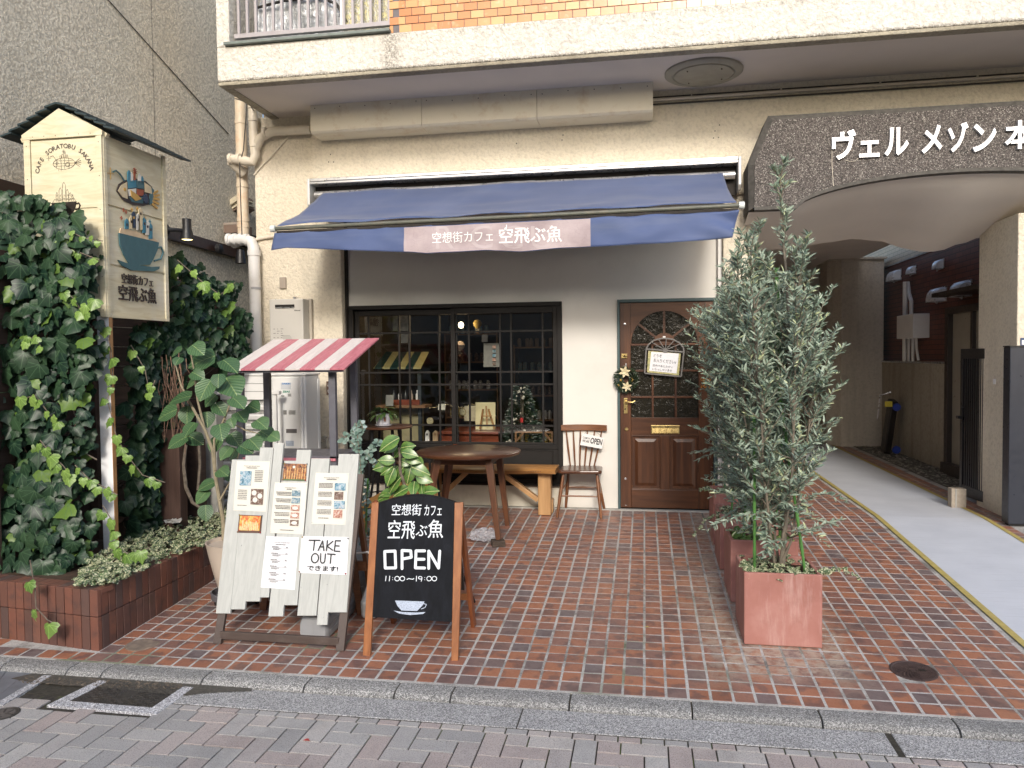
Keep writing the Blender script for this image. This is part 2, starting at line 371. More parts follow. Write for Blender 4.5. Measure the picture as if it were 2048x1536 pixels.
# ================================================================== GROUND
ground = kind(O('ground', M().quad((-60,-60,-.262),(60,-60,-.262),(60,60,-.262),(-60,60,-.262)), paint('asphalt', (.05,.05,.052), .9, .2, 20, grain=.5), fix=False), 'structure')
RP, CPX = .10908, .11
def tile_mat():
    k = N('quarry_tile'); p = k.pos(); r = k.rand(); r2 = k.math('FRACT', k.math('MULTIPLY', r, 91.7))
    c = k.ramp(r, [(0, (.28,.125,.080)), (.22, (.38,.165,.095)), (.45, (.32,.140,.088)), (.60, (.26,.130,.100)), (.76, (.23,.130,.105)), (.90, (.17,.140,.140)), (1, (.35,.155,.095))])
    n1 = k.noise(p, 11, 3, .5)
    c = k.mix(c, (.115,.080,.080), k.math('MULTIPLY', k.ramp(n1, [(.5, 0.), (.62, 1.)]), .62))          # flashed fire marks
    c = k.mix(c, (.02,.012,.01), k.math('MULTIPLY', k.ramp(k.noise(p, 90, 4, .7), [(.5, 0.), (.9, 1.)]), .4))
    c = k.mix(c, (.34,.20,.15), k.math('MULTIPLY', k.ramp(k.noise(p, 240, 2, .7), [(.62, 0.), (.75, 1.)]), .35))
    # limescale left round the planters: a stain with its own outline
    X, Y = k.sep(p, 0), k.sep(p, 1); wob = k.math('MULTIPLY', k.math('SUBTRACT', k.noise(p, 6, 5, .7), .5), .5)
    dx = k.math('ABSOLUTE', k.math('SUBTRACT', k.math('ADD', X, wob), .72)); 
    ring = k.ramp(dx, [(.18, .15), (.28, 1.), (.36, .6), (.52, 0.)])
    along = k.ramp(k.math('ADD', k.math('MULTIPLY', Y, .2), .9), [(.17, 0.), (.24, 1.), (.62, .7), (.8, 0.)])
    patch = k.ramp(k.noise(p, 19, 6, .72), [(.38, 0.), (.56, 1.)])
    fx = k.ramp(k.math('ABSOLUTE', k.math('SUBTRACT', k.math('ADD', X, wob), .76)), [(.26, 1.), (.46, 0.)]); fy = k.ramp(k.math('ADD', k.math('ADD', Y, wob), 4.0), [(.50, 0.), (.70, 1.)])
    c = k.mix(c, (.42,.35,.28), k.math('MULTIPLY', k.math('MAXIMUM', k.math('MULTIPLY', ring, along), k.math('MULTIPLY', fx, fy)), k.math('MULTIPLY', patch, .85)))
    dark = k.math('MULTIPLY', k.ramp(k.noise(p, 3.1, 6, .7), [(.5, 0.), (.75, 1.)]), .22)
    c = k.mix(c, (.06,.035,.028), dark)
    k.col(c); k.set(rough=k.ramp(k.noise(p, 30, 3), [(.3, .30), (.7, .55)]), spec=.45); k.bump(k.noise(p, 70, 4, .6), .12, .003); return k.m
def grout_mat():
    k = N('grout'); p = k.pos(); c = k.ramp(k.noise(p, 120, 4, .7), [(.3, (.34,.33,.31)), (.7, (.58,.57,.55))])
    c = k.mix(c, (.085,.075,.06), k.math('MULTIPLY', k.ramp(k.noise(p, 2.6, 6, .75), [(.48, 0.), (.66, 1.)]), .75))
    moss = k.math('MULTIPLY', k.ramp(k.noise(p, 1.7, 5, .6), [(.55, 0.), (.66, 1.)]), k.ramp(k.math('MULTIPLY', k.sep(p, 1), -.25), [(.45, 0.), (.75, .6)]))
    c = k.mix(c, (.10,.13,.04), moss); k.col(c); k.set(rough=.95, spec=.2); k.bump(k.noise(p, 220, 3), .5, .003); return k.m
MAT['tile'] = tile_mat(); MAT['grout'] = grout_mat()
fore = kind(O('forecourt', M().add([(-4.6,-3.72,gz(-3.72)-.0014),(3.9,-3.72,gz(-3.72)-.0014),(3.9,0,-.0014),(-4.6,0,-.0014),(-4.6,-3.72,-.3),(3.9,-3.72,-.3)], [(0,1,2,3),(4,5,1,0)]), MAT['grout'], fix=False), 'structure')
pfl = kind(O('passage_floor', M().add([(.95,0,-.0014),(4.4,0,-.0014),(4.4,9.4,-.0014),(.95,9.4,-.0014)], [(0,1,2,3)]), MAT['grout'], fix=False), 'structure')
def tilev(x, Y, w=.098, d=.0992, dz=0, tx=0, ty=0):
    s = SLOPE if Y < -.01 else 0.; b = .0025; hw, hd = w/2, d/2; out = []
    for (a, c, h) in ((hw, hd, -.008), (hw, hd, -b), (hw-b, hd-b, 0)):
        for i, j in ((-1,-1),(1,-1),(1,1),(-1,1)): out.append((i*a, j*c, h + s*j*c + tx*i*a + ty*j*c + dz))
    return out, [(8,9,10,11)] + [(q*4+i, q*4+(i+1)%4, q*4+4+(i+1)%4, q*4+4+i) for q in (0,1) for i in range(4)]
tv, tf = tilev(0, -1); tm = M(); tm.v, tm.f = tv, tf; tile_me = tm.mesh('tile'); tile_me.materials.append(MAT['tile'])
stuff = M(); ntile = 0
HOLES = [(1.42,-3.25,.125), (-2.99,-3.46,.10)]
for kr in range(-1, 33):
    Y = -(33-kr)*RP + RP/2
    for ic in range(-41, 29):
        X = ic*CPX + CPX/2
        if X < -3.19+.02 and Y+.048 > -3.585+.125*(-3.19-X): continue
        if X > 2.14 and X < 3.09: continue
        if X < -3.19 and Y < -3.64 - 0 and X < -4.1: pass
        if any((X-h[0])**2+(Y-h[1])**2 < (h[2]*.72)**2 for h in HOLES): continue
        z = gz(Y)
        if kr <= 4 and ntile < 300 and -3.9 < X < 2.2:
            o = bpy.data.objects.new('tile', tile_me); scene.collection.objects.link(o); o.parent = fore
            o.location = (X-WL['forecourt'][0]+jit(.0012), Y-WL['forecourt'][1]+jit(.001), z-WL['forecourt'][2]+jit(.0006)); o.rotation_euler = (jit(.005), jit(.005), jit(.006)); ntile += 1
        else:
            v, f = tilev(X, Y, dz=jit(.0006), tx=jit(.004), ty=jit(.004)); stuff.add([(a+X+jit(.0006), b+Y, c+z) for a, b, c in v], f)
kind(O('tile_field', stuff, MAT['tile'], fore, fix=False), 'stuff')
stuff = M()
for kr in range(0, 82):
    Y = kr*RP + RP/2 + .004
    for ic in range(9, 35):
        X = ic*CPX + CPX/2
        if 2.12 < X < 3.08: continue
        if X > 3.35 and Y > .9: continue
        v, f = tilev(X, 1, dz=jit(.0006), tx=jit(.004)); stuff.add([(a+X, b+Y, c) for a, b, c in v], f)
kind(O('tile_field', stuff, MAT['tile'], pfl, fix=False), 'stuff')
# ramp mat with yellow lines
def ramp_mat():
    k = N('ramp_grey'); p = k.pos(); c = k.ramp(k.noise(p, 3, 5), [(.3, (.50,.53,.59)), (.7, (.57,.60,.66))])
    c = k.mix(c, (.25,.26,.28), k.math('MULTIPLY', k.ramp(k.noise(k.mapping(p, (2, 22, 1)), 1.5, 6, .75), [(.55, 0.), (.75, 1.)]), .35)); k.col(c); k.set(rough=.55)
    br = k.n('ShaderNodeTexBrick'); k.l(k.mapping(p, (1/.11, 1/.109, 1)), br.inputs[0]); br.offset = 0; br.inputs['Mortar Size'].default_value = .06; br.inputs['Scale'].default_value = 1; br.inputs['Brick Width'].default_value = 1; br.inputs['Row Height'].default_value = 1
    k.bump(br.outputs['Fac'], -.25, .004); k.bump(k.noise(p, 12, 4), .25, .006); return k.m
def strip(x0, x1, y0, y1, dz): return [(x0,y0,gz(y0)+dz),(x1,y0,gz(y0)+dz),(x1,0,dz),(x0,0,dz),(x1,y1,dz),(x0,y1,dz)], [(0,1,2,3),(3,2,4,5)]
ramp = M(); ramp.add(*strip(2.15, 3.07, -3.70, 6.0, .004)); ramp_o = kind(O('ramp_path', ramp, ramp_mat(), fix=False), 'structure')
yl = paint('yellow_line', (.42,.34,.11), .6, .15, 20, dirt=(.2,.15,.06), dirt_amt=.4)
for x0 in (2.120, 3.05): 
    q = M(); q.add(*strip(x0, x0+.045, -3.70, 6.0, .008)); O('edge_line', q, yl, ramp_o, fix=False)
# kerb and gutter ------------------------------------------------------------
def granite(name, a, b, sc=300, stain=.35):
    k = N(name); p = k.pos(); v = k.voro(p, sc, 'F1', 1); g = k.ramp(k.sep(v, 0), [(.0, tuple(x*.38 for x in a)), (.35, a), (.7, b), (.92, tuple(min(1, x*1.6) for x in b))])
    g = k.mix(g, (.07,.065,.06), k.math('MULTIPLY', k.ramp(k.noise(p, 4, 6, .7), [(.5, 0.), (.75, 1.)]), stain)); g = k.mix(g, tuple(x*.6 for x in a), k.math('MULTIPLY', k.rand(), .35))
    k.col(g); k.set(rough=.85, spec=.3); k.bump(k.noise(p, 260, 3), .35, .003); return k.m
MAT['kerb'] = granite('kerb_granite', (.22,.22,.215), (.35,.345,.335), 240); MAT['gutter'] = granite('gutter_concrete', (.30,.30,.302), (.45,.445,.44), 240)
MAT['granite'] = granite('granite_frame', (.36,.36,.38), (.58,.58,.60), 220, .15); MAT['gap'] = paint('joint_dirt', (.045,.04,.03), .95, .4, 60, grain=.8)
zk, zg = gz(-3.72)-.001, -.236
kerb = kind(O('kerb', M().box(-4.6,4.2,-3.79,-3.722,-.3,zk-.006), MAT['gap']), 'structure')
xs = [-4.35,-3.62,-3.20,-2.98,-2.37,-1.78,-1.28,-.98,-.37,.23,.83,1.43,2.03,2.63,3.23,3.83]
for a, b in zip(xs[:-1], xs[1:]):
    q = M(); pr = [(-3.722,-.3),(-3.722,zk),(-3.80,zk-.001),(-3.832,zk-.008),(-3.849,zk-.026),(-3.852,-.3)]
    q.prism([(y, z) for y, z in pr], a+.004, b-.004, 'YZ'); O('kerb_stone', q, MAT['kerb'], kerb, bevel=.003)
gut = kind(O('gutter', M().box(-4.6,4.2,-4.066,-3.85,-.3,zg-.005), MAT['gap']), 'structure')
for a, b in ((-2.40,-.6),(-.6,1.10),(1.125,2.9),(2.9,4.2)): O('gutter_slab', M().box(a+.003,b-.003,-4.062,-3.855,-.3,zg), MAT['gutter'], gut, bevel=.004)
# road pavers ----------------------------------------------------------------
def paver_mat():
    k = N('paver'); p = k.pos(); r = k.rand()
    c = k.ramp(r, [(0, (.36,.35,.345)), (.35, (.46,.445,.43)), (.55, (.44,.375,.355)), (.75, (.47,.395,.37)), (1, (.52,.50,.475))], 'LINEAR')
    c = k.mix(c, (.33,.32,.31), k.math('MULTIPLY', k.ramp(k.noise(p, 150, 3, .85), [(.5, 0.), (.62, 1.)]), .6)); c = k.mix(c, (.03,.03,.03), k.math('MULTIPLY', k.ramp(k.noise(p, 190, 3, .85), [(.52, 0.), (.64, 1.)]), .6))
    c = k.mix(c, (.34,.30,.27), k.math('MULTIPLY', k.ramp(k.noise(p, 7, 5, .7), [(.55, 0.), (.75, 1.)]), .3)); c = k.mix(c, (.07,.07,.07), k.math('MULTIPLY', k.ramp(k.noise(p, 3, 5, .7), [(.5, 0.), (.8, 1.)]), .4))
    k.col(c); k.set(rough=.9, spec=.3); k.bump(k.noise(p, 240, 3), .45, .003); return k.m
MAT['paver'] = paver_mat()
def jointmat():
    k = N('paver_joint'); p = k.pos(); c = k.ramp(k.noise(p, 40, 5, .7), [(.4, (.025,.022,.02)), (.62, (.06,.052,.04))]); c = k.mix(c, (.10,.14,.03), k.ramp(k.noise(p, 3.3, 5, .6), [(.52, 0.), (.62, .7)])); k.col(c); k.set(rough=.95); return k.m
street = kind(O('street', M().quad((-8,-7.5,zg-.008),(8,-7.5,zg-.008),(8,-3.9,zg-.008),(-8,-3.9,zg-.008)), jointmat(), fix=False), 'structure')
mh = [aZ(x, y, zg) for x, y in ((93,1412),(312,1430),(388,1376),(196,1362))]      # granite frame of the drain cover
mhp = [(p[0], p[1]) for p in mh]
gr = [aZ(x, y, zg) for x, y in ((-60,1392),(0,1408),(92,1352),(-60,1330))]; grp = [(p[0], p[1]) for p in gr]
pav_cache = {}; pav_stuff = M(); npv = 0
def paver(x0, x1, y0, y1):
    global npv
    cx, cy = (x0+x1)/2, (y0+y1)/2
    if y1 > -4.072: y1 = -4.072
    if y1-y0 < .03: return
    if inpoly(cx, cy, mhp) or inpoly(cx, cy, grp): return
    w, d = x1-x0-.007, y1-y0-.007; key = (round(w, 3), round(d, 3))
    vis = cy > -4.88 and -3.7 < cx < 1.9
    if key not in pav_cache:
        b = .002; v = []
        for (a, c, h) in ((w/2, d/2, -.03), (w/2, d/2, -.0015), (w/2-b, d/2-b, 0)):
            for i, j in ((-1,-1),(1,-1),(1,1),(-1,1)): v.append((i*a, j*c, h))
        m = M(); m.v = v; m.f = [(8,9,10,11)] + [(q*4+i, q*4+(i+1)%4, q*4+4+(i+1)%4, q*4+4+i) for q in (0,1) for i in range(4)]
        me = m.mesh('paver'); me.materials.append(MAT['paver']); pav_cache[key] = (me, v, m.f)
    me, v, f = pav_cache[key]
    if vis and npv < 300:
        o = bpy.data.objects.new('paver', me); scene.collection.objects.link(o); o.parent = street
        o.location = (cx-WL['street'][0], (y0+y1)/2-WL['street'][1], zg-WL['street'][2]+jit(.001)); o.rotation_euler = (jit(.006), jit(.006), jit(.006)); npv += 1
    else: pav_stuff.add([(a+cx, b+(y0+y1)/2, c+zg+jit(.0004)) for a, b, c in v], f)
U = .105; Y0 = -4.125
x = -6.0
while x < 6: 
    if x > -2.45: paver(x, x+U, Y0, -4.07)
    elif x > -2.6: pass
    x += U
nx0 = -58
for i in range(-58, 60):
    for j in range(-1, -33, -1):
        d = (i-j) % 4
        if d == 0: paver(i*U, (i+2)*U, Y0+j*U, Y0+(j+1)*U)
        elif d == 3 and j < -1: paver(i*U, (i+1)*U, Y0+j*U, Y0+(j+2)*U)
        elif d == 3 and j == -1: paver(i*U, (i+1)*U, Y0+j*U, Y0+(j+1)*U)
# grey flat pavers between kerb and road on the left, beside the drain
yy = -3.86
for r_ in range(3):
    for q in range(5):
        xa = -4.2+q*.30+(r_ % 2)*.1
        if xa+.30 < -2.35+.1: paver(xa, xa+.30, yy-(r_+1)*.07, yy-r_*.07)
kind(O('paver_field', pav_stuff, MAT['paver'], street, fix=False), 'stuff')
# drain cover with a granite frame
castiron = paint('cast_iron', (.075,.07,.066), .42, .3, 40, metal=.3, grain=.6, dirt=(.10,.085,.06), dirt_amt=.5)
A, B, C_, D_ = [np.array(p) for p in mh]; cen = (A+B+C_+D_)/4
dc = T('drain_cover', (cen[0], cen[1], zg), 'square cast iron drain cover in a pale granite frame by the kerb', 'drain cover')
def inner(p, q, f): return p+(q-p)*f
def lerp2(u, v): return (A*(1-u)+B*u)*(1-v)+(D_*(1-u)+C_*u)*v
for (u0, u1, v0, v1) in ((0,1,0,.2),(0,.11,.2,1),(.89,1,.2,1)):
    q = M(); ps = [lerp2(*t) for t in ((u0,v0),(u1,v0),(u1,v1),(u0,v1))]
    q.add([(p[0],p[1],zg-.02) for p in ps]+[(p[0],p[1],zg+.005) for p in ps], [(0,1,2,3),(4,5,6,7),(0,1,5,4),(1,2,6,5),(2,3,7,6),(3,0,4,7)]); O('frame_stone', q, MAT['granite'], dc, bevel=.002)
def lid(q, u0, u1, v0, v1, z): 
    ps = [lerp2(*t) for t in ((u0,v0),(u1,v0),(u1,v1),(u0,v1))]; q.add([(p[0],p[1],z-.015) for p in ps]+[(p[0],p[1],z) for p in ps], [(0,1,2,3),(4,5,6,7),(0,1,5,4),(1,2,6,5),(2,3,7,6),(3,0,4,7)])
q = M(); lid(q, .115,.885,.205,1.0, zg+.0025); O('lid', q, castiron, dc)
q = M()
for i in range(30):
    for j in range(13):
        u, v = .13+i*.0255, .225+j*.06; s = 1 if (i//2+j) % 2 else -1
        if ((u-.5)**2*4+(v-.6)**2) < .02: continue
        a, b = lerp2(u, v), lerp2(u+.016, v+.03*s); q.bar((a[0],a[1],zg+.003), (b[0],b[1],zg+.003), .006, .006)
for vv in (.6,): a, b = lerp2(.12, vv), lerp2(.38, vv); q.bar((a[0],a[1],zg), (b[0],b[1],zg+.003), .008, .007); a, b = lerp2(.62, vv), lerp2(.88, vv); q.bar((a[0],a[1],zg), (b[0],b[1],zg+.003), .008, .007)
ring = [lerp2(.5+.09*math.cos(t/20*2*PI), .6+.2*math.sin(t/20*2*PI)) for t in range(21)]; q.tube([(p[0],p[1],zg) for p in ring], .005, 5, False)
kind(O('tread', q, castiron, dc, fix=False), 'stuff')
# grating at the left edge
gc = sum(np.array(p) for p in gr)/4
gt = T('drain_grating', (gc[0], gc[1], zg), 'galvanised steel bar grating over the gutter at the left edge of the street', 'grating')
A, B, C_, D_ = [np.array(p) for p in gr]; galv = paint('galvanised', (.38,.42,.48), .4, .1, 20, metal=.7)
q = M()
for i in range(46): u = (i+.5)/46; a, b = lerp2(0, u), lerp2(1, u); q.bar((a[0],a[1],zg-.006), (b[0],b[1],zg-.006), .005, .02)
kind(O('bearing_bar', q, galv, gt, fix=False), 'stuff')
q = M()
for i in range(5): u = i/4; a, b = lerp2(u, 0), lerp2(u, 1); q.bar((a[0],a[1],zg-.002), (b[0],b[1],zg-.002), .008, .012)
O('cross_bar', q, galv, gt, fix=False)
q = M(); a, b = lerp2(1.02, -.05), lerp2(1.02, 1.0); q.bar((a[0],a[1],zg-.01), (b[0],b[1],zg-.01), .05, .03); O('kerb_edge', q, MAT['granite'], gt)
# round lid in the left corner, metal and concrete lids in the tiles
p = aZ(6, 1428, zg); rl = T('valve_cover', (p[0], p[1], zg), 'round cast iron valve cover with mossy rim in the street at the left edge', 'valve cover')
O('rim', M().lathe((p[0],p[1],zg), [(.075,-.02),(.075,.003),(.068,.004),(.066,.001),(.055,.001)], 32), castiron, rl, smooth=True)
O('lid', M().lathe((p[0],p[1],zg), [(.055,-.01),(.055,.002),(.0,.002)], 32, cap=False), paint('lid_grey', (.14,.125,.115), .6, .2, 60, metal=.2), rl)
q = M()
for a in range(3): an = a*PI*2/3; q.bar((p[0]+.012*math.cos(an), p[1]+.012*math.sin(an), zg+.003), (p[0]+.055*math.cos(an), p[1]+.055*math.sin(an), zg+.003), .006, .003)
for a in range(3): an = a*PI*2/3+1; q.bar((p[0]+.03*math.cos(an), p[1]+.03*math.sin(an)-.01, zg+.003), (p[0]+.04*math.cos(an), p[1]+.04*math.sin(an)+.008, zg+.003), .004, .003)
O('pattern', q, castiron, rl)
p = (1.42, -3.245); z = gz(p[1]); iron2 = paint('cover_iron', (.085,.058,.054), .5, .25, 60, metal=.35, grain=.8)
ic = T('access_cover', (p[0], p[1], z), 'small oval looking rusty iron access cover with keyhole in the tiles right of the planters', 'access cover')
q = M().lathe((0,0,0), [(.118,-.01),(.118,.0035),(.108,.005),(.104,.002),(.0,.002)], 40, cap=False); q.xf(Matrix.Translation((p[0],p[1],z))@Matrix.Rotation(math.atan(SLOPE),4,'X')); O('lid', q, iron2, ic)
q = M()
for i in range(26):
    for j in range(9):
        t = i/26*2*PI+j*.3; r0 = .018+j*.0095
        if r0 < .1: q.bar((p[0]+r0*math.cos(t), p[1]+r0*math.sin(t), z+.0045), (p[0]+(r0+.006)*math.cos(t+.1), p[1]+(r0+.006)*math.sin(t+.1), z+.0045), .004, .003)
kind(O('pattern', q, iron2, ic, fix=False), 'stuff')
O('keyhole', M().box(p[0]+.03,p[0]+.06,p[1]-.008,p[1]+.012,z+.003,z+.0075,(0,0,.3)), MAT['black'], ic)
p = (-2.99,-3.46); z = gz(p[1]); cc = tag(O('cement_cover', M().lathe((p[0],p[1],z), [(.10,-.01),(.10,.001),(.09,.003),(.0,.002)], 30, cap=False).xf(Matrix.Identity(4)), paint('cement_lid', (.20,.155,.12), .9, .3, 25, grain=.6)), 'round worn cement cover in the tiles in front of the brick planter corner', 'access cover')
# wet silt lying along the kerb
q = M(); pts = []
top = [(30,1355),(70,1346),(140,1345),(220,1350),(300,1355),(360,1360),(400,1366),(450,1371),(500,1377)]; bot = [(500,1381),(450,1382),(400,1386),(372,1390),(300,1384),(200,1374),(130,1370),(90,1366),(50,1362),(20,1358)]
ring = [aZ(x+jit(4), y+jit(1.5), zg+.0045) for x, y in top+bot]; q.add([tuple(p) for p in ring], [tuple(range(len(ring)))])
silt = kind(O('silt', q, paint('wet_silt', (.085,.078,.066), .6, .4, 60, grain=1), fix=False), 'stuff')
q = M()
for i in range(260):
    t = rnd.random(); x = 40+t*330; y = 1352+t*14+rnd.random()*14; p = aZ(x, y, zg+.005); an = rnd.random()*6.28; s = .006+rnd.random()*.014
    q.bar(p, (p[0]+math.cos(an)*s, p[1]+math.sin(an)*s, p[2]+.002), .003, .002)
kind(O('twig_litter', q, MAT['bark'], silt, fix=False), 'stuff')
# a dead leaf or two
for (x, y, c, lb) in ((1597,1444,(.45,.25,.08),'small dry orange leaf lying in the gutter'), (1290,1254,(.5,.36,.12),'tiny dry yellow leaf on the tiles in front of the door'), (606,1481,(.45,.05,.04),'small red petal on the street pavers below the menu board')):
    p = aZ(x, y, zg+.004) if y > 1400 else fl(x, y, .004)
    q = cloud(oval_leaf(.3, 4, .3, .3), [(p, (1, .3, .1), (0, .1, 1), .035), (p+np.array([.012,0,0]), (.3, .8, .15), (.2, 0, 1), .025)]); tag(O('fallen_leaf', q, paint('dry_leaf', c, .7, .2, 30), fix=False), lb, 'leaf')
# ================================================================== BUILDINGS
ap = T('apartment_building', (-.4, 0, 0), 'cream stucco apartment building with ground floor cafe front, balcony and dark pebble arch', 'building')
def P(name, m, mat, **k): return O(name, m, MAT[mat] if isinstance(mat, str) else mat, ap, **k)
# piers, shop wall, beam
P('pier', M().box(-3.985,-3.05,-.10,.35,-.2,4.03), 'stucco', bevel=.012)
P('corner_joint', M().box(-3.049,-3.035,-.02,.05,-.1,3.2), 'dark')
P('pier', M().box(.74,1.02,-.10,.35,-.2,3.2), 'stucco', bevel=.01)
q = M(); q.box(-3.035,-3.045+.0,.05,.2,0,.1)
wall = M()
wall.box(-3.034,-3.0301,.05,.22,-.05,3.3); wall.box(-3.034,-.2551,.0505,.22,2.0735,3.3)
wall.box(-.8049,-.2551,.0506,.22,-.05,2.0733); wall.box(-.2549,.741,.0508,.22,2.0735,3.3); wall.box(.685,.741,.0507,.22,0,2.073)
P('shop_wall', wall, 'shopwall')
P('plinth', M().box(-3.034,-.805,.0515,.22,-.05,.245), 'plinth')
P('door_post', M().box(.70,.741,-.02,.05,0,2.9), 'white', bevel=.004)
P('threshold', M().box(-2.4,.74,-.012,.052,-.04,.012), 'concrete', bevel=.006)
P('beam', M().box(-3.34,4.6,-.14,.3,3.02,4.028), 'stucco', bevel=.01)
q = M(); 
for (x, y) in ((661,309),(657,324),(667,324),(1033,287),(1126,270),(1439,250),(1430,262),(1437,275),(1427,276),(1124,160+120)): p = aY(x, y, -.142); q.lathe((p[0],-.14,p[2]), [(.006,-.003),(.006,.002)], 8, 'Y')
P('plugged_hole', q, 'black')
q = M(); p = aY(515, 582, -.101); q.lathe((p[0],-.10,p[2]), [(.013,-.006),(.013,.002)], 10, 'Y'); P('wall_anchor', q, 'screw')
# duct boxing under the balcony
z0, z1 = 3.742, 4.026
for a, b in ((-3.22,-2.09),(-2.086,-.975),(-.971,.093)):
    m_ = M(); m_.prism([(-.405,z1),(-.405,z0+.02),(-.385,z0),(-.1395,z0-.004),(-.1395,z1)], a+.0, b, 'YZ')
    d = P('duct_panel', m_, 'duct', bevel=.002)
    qq = M()
    for t in range(5): x = a+.05+(b-a-.1)*t/4; qq.lathe((x,-.405,z1-.05+jit(.01)), [(.005,-.003),(.005,.0)], 8, 'Y')
    O('screw', qq, MAT['screw'], d)
# balcony: parapet band, stub wall, soffit
band = M(); band.box(-3.79,5.2,-1.11,-.98,4.034,4.345); P('balcony_parapet', band, 'stucco_balcony', bevel=.015)
P('balcony_stub_wall', M().box(-3.79,-3.665,-1.108,-.1,4.345,5.6), 'stucco_balcony', bevel=.01)
P('balcony_side', M().box(-3.789,-3.67,-.979,-.0,4.03,4.345), 'stucco_balcony')
P('drip_edge', M().box(-3.785,5.2,-1.106,-1.0,4.002,4.034), 'stucco_dirty', bevel=.008)
P('drip_edge', M().box(-3.785,-3.70,-1.0,-.1,4.0025,4.03), 'stucco_dirty')
P('soffit', M().box(-3.70,5.2,-1.0,.0,4.012,4.03), 'soffit')
P('balcony_floor', M().box(-3.67,5.2,-.98,.0,4.035,4.10), 'concrete')
c = aZ(1407,143,4.012); hm = paint('hatch_paint', (.33,.31,.25), .55, .1, 8, dirt=(.15,.13,.1), dirt_amt=.3)
h = P('soffit_hatch', M().lathe((c[0],c[1],4.012), [(.335,.01),(.335,-.016),(.315,-.028),(.27,-.03),(.262,-.022),(.255,-.022),(.250,-.034),(.0,-.040)], 56, cap=False), hm, smooth=True)
qq = M()
for a in (.6,2.2,3.9,5.5): qq.lathe((c[0]+.2*math.cos(a),c[1]+.2*math.sin(a),3.972), [(.006,-.004),(.006,.004)], 8)
O('screw', qq, MAT['screw'], h)
# metal flashing and railing
flash = paint('flashing', (.15,.18,.17), .5, .2, 12, dirt=(.3,.3,.27), dirt_amt=.5)
P('flashing', M().box(-3.70,-2.15,-1.15,-.96,4.346,4.372), flash, bevel=.003)
rail = T('balcony_railing', (-2.9,-1.04,4.372), 'grey lilac painted metal railing on the balcony above the rusty downpipe', 'railing')
rm = paint('railing_paint', (.36,.34,.36), .45, .06, 8, dirt=(.2,.18,.17), dirt_amt=.5)
O('bottom_rail', M().box(-3.64,-2.17,-1.065,-1.02,4.430,4.470), rm, rail, bevel=.003)
O('top_rail', M().box(-3.66,-2.17,-1.07,-1.01,5.20,5.24), rm, rail, bevel=.003)
for i in range(18):
    x = -3.60+i*.0835
    if x < -2.18: O('baluster', M().box(x-.011,x+.011,-1.056,-1.032,4.470,5.20), rm, rail)
# orange tiled parapet
ot = N('orange_tile'); p_ = ot.pos(); r_ = ot.rand(); cc_ = ot.ramp(r_, [(0,(.50,.19,.065)),(.3,(.56,.235,.085)),(.5,(.62,.32,.13)),(.75,(.63,.36,.155)),(1,(.57,.26,.10))]); cc_ = ot.mix(cc_, (.78,.62,.45), ot.math('MULTIPLY', ot.ramp(ot.noise(p_, 12, 4), [(.6,0.),(.7,1.)]), .3)); ot.col(cc_); ot.set(rough=.28); ot.bump(ot.noise(p_, 25, 3), .15, .004)
par = P('tiled_parapet', M().box(-2.165,5.2,-1.078,-.95,4.345,5.5), paint('tile_grout_dark', (.16,.15,.16), .9, .1, 30))
m_ = M().box(-.055,.055,-.008,0,-.0305,.0305); ome = m_.mesh('wall_tile'); ome.materials.append(ot.m); fixnormals(ome)
no = 0; ost = M()
for r in range(14):
    for cix in range(64):
        x = -2.165+.0575+cix*.116+(r % 2)*.058-.03; z = 4.345+.036+r*.0685
        if x-.055 < -2.163: 
            continue
        if x > 5: continue
        if r < 7 and x < 1.3 and no < 300:
            o = bpy.data.objects.new('wall_tile', ome); scene.collection.objects.link(o); o.parent = par
            o.location = tuple(np.array((x, -1.079+jit(.0006), z)) - WL[par.name]); o.rotation_euler = (jit(.008), 0, jit(.008)); no += 1
        else: ost.add([(a+x, b-1.079, cz+z) for a, b, cz in m_.v], m_.f)
for r in range(0, 14, 2):
    pass
kind(O('wall_tile_field', ost, ot.m, par, fix=False), 'stuff')
hh = M()
for r in range(7):
    z = 4.381+r*.0685; w = .055 if r % 2 else .02
    hh.box(-2.164,-2.164+(.03 if r % 2 == 0 else .082),-1.0875,-1.079,z-.0305,z+.0305)
O('wall_tile', hh, ot.m, par)
# upper wall with window behind the railing
P('upper_wall', M().box(-3.67,5.2,.0,.2,4.03,6.2), 'stucco')
P('window_glass', M().box(-3.3,-2.1,-.03,-.01,4.3,5.9), paint('upper_glass', (.35,.40,.44), .12, .3, 3, spec=.8))
P('curtain', M().box(-2.72,-2.68,-.06,-.03,4.12,5.9), 'white')
sv = N('silver_sheet'); sv.col((.62,.65,.68)); sv.set(rough=.28, metal=.55); sv.bump(sv.noise(sv.pos(), 9, 5, .6, 1.6), .9, .05)
un = T('covered_unit', (-3.05,-.6,4.1), 'air conditioner wrapped in a silver sheet with black straps behind the balcony railing', 'air conditioner')
q = M(); n = 18
for j in range(13):
    for i in range(n+1):
        a = i/n; zz = 4.1+j*.085; w = .46*(1-.06*max(0, j-8)); x = -3.02+(a-.5)*2*w; y = -.92+.03*math.sin(a*9+j*.8)+.02*math.sin(a*23+j)+(.05*max(0, j-9)); q.v.append((x, y, zz))
for j in range(12):
    for i in range(n): o_ = j*(n+1)+i; q.f.append((o_, o_+1, o_+n+2, o_+n+1))
O('sheet', q, sv.m, un, smooth=True, fix=False); O('casing', M().box(-3.45,-2.6,-.86,-.45,4.1,5.05), MAT['greyplastic'], un)
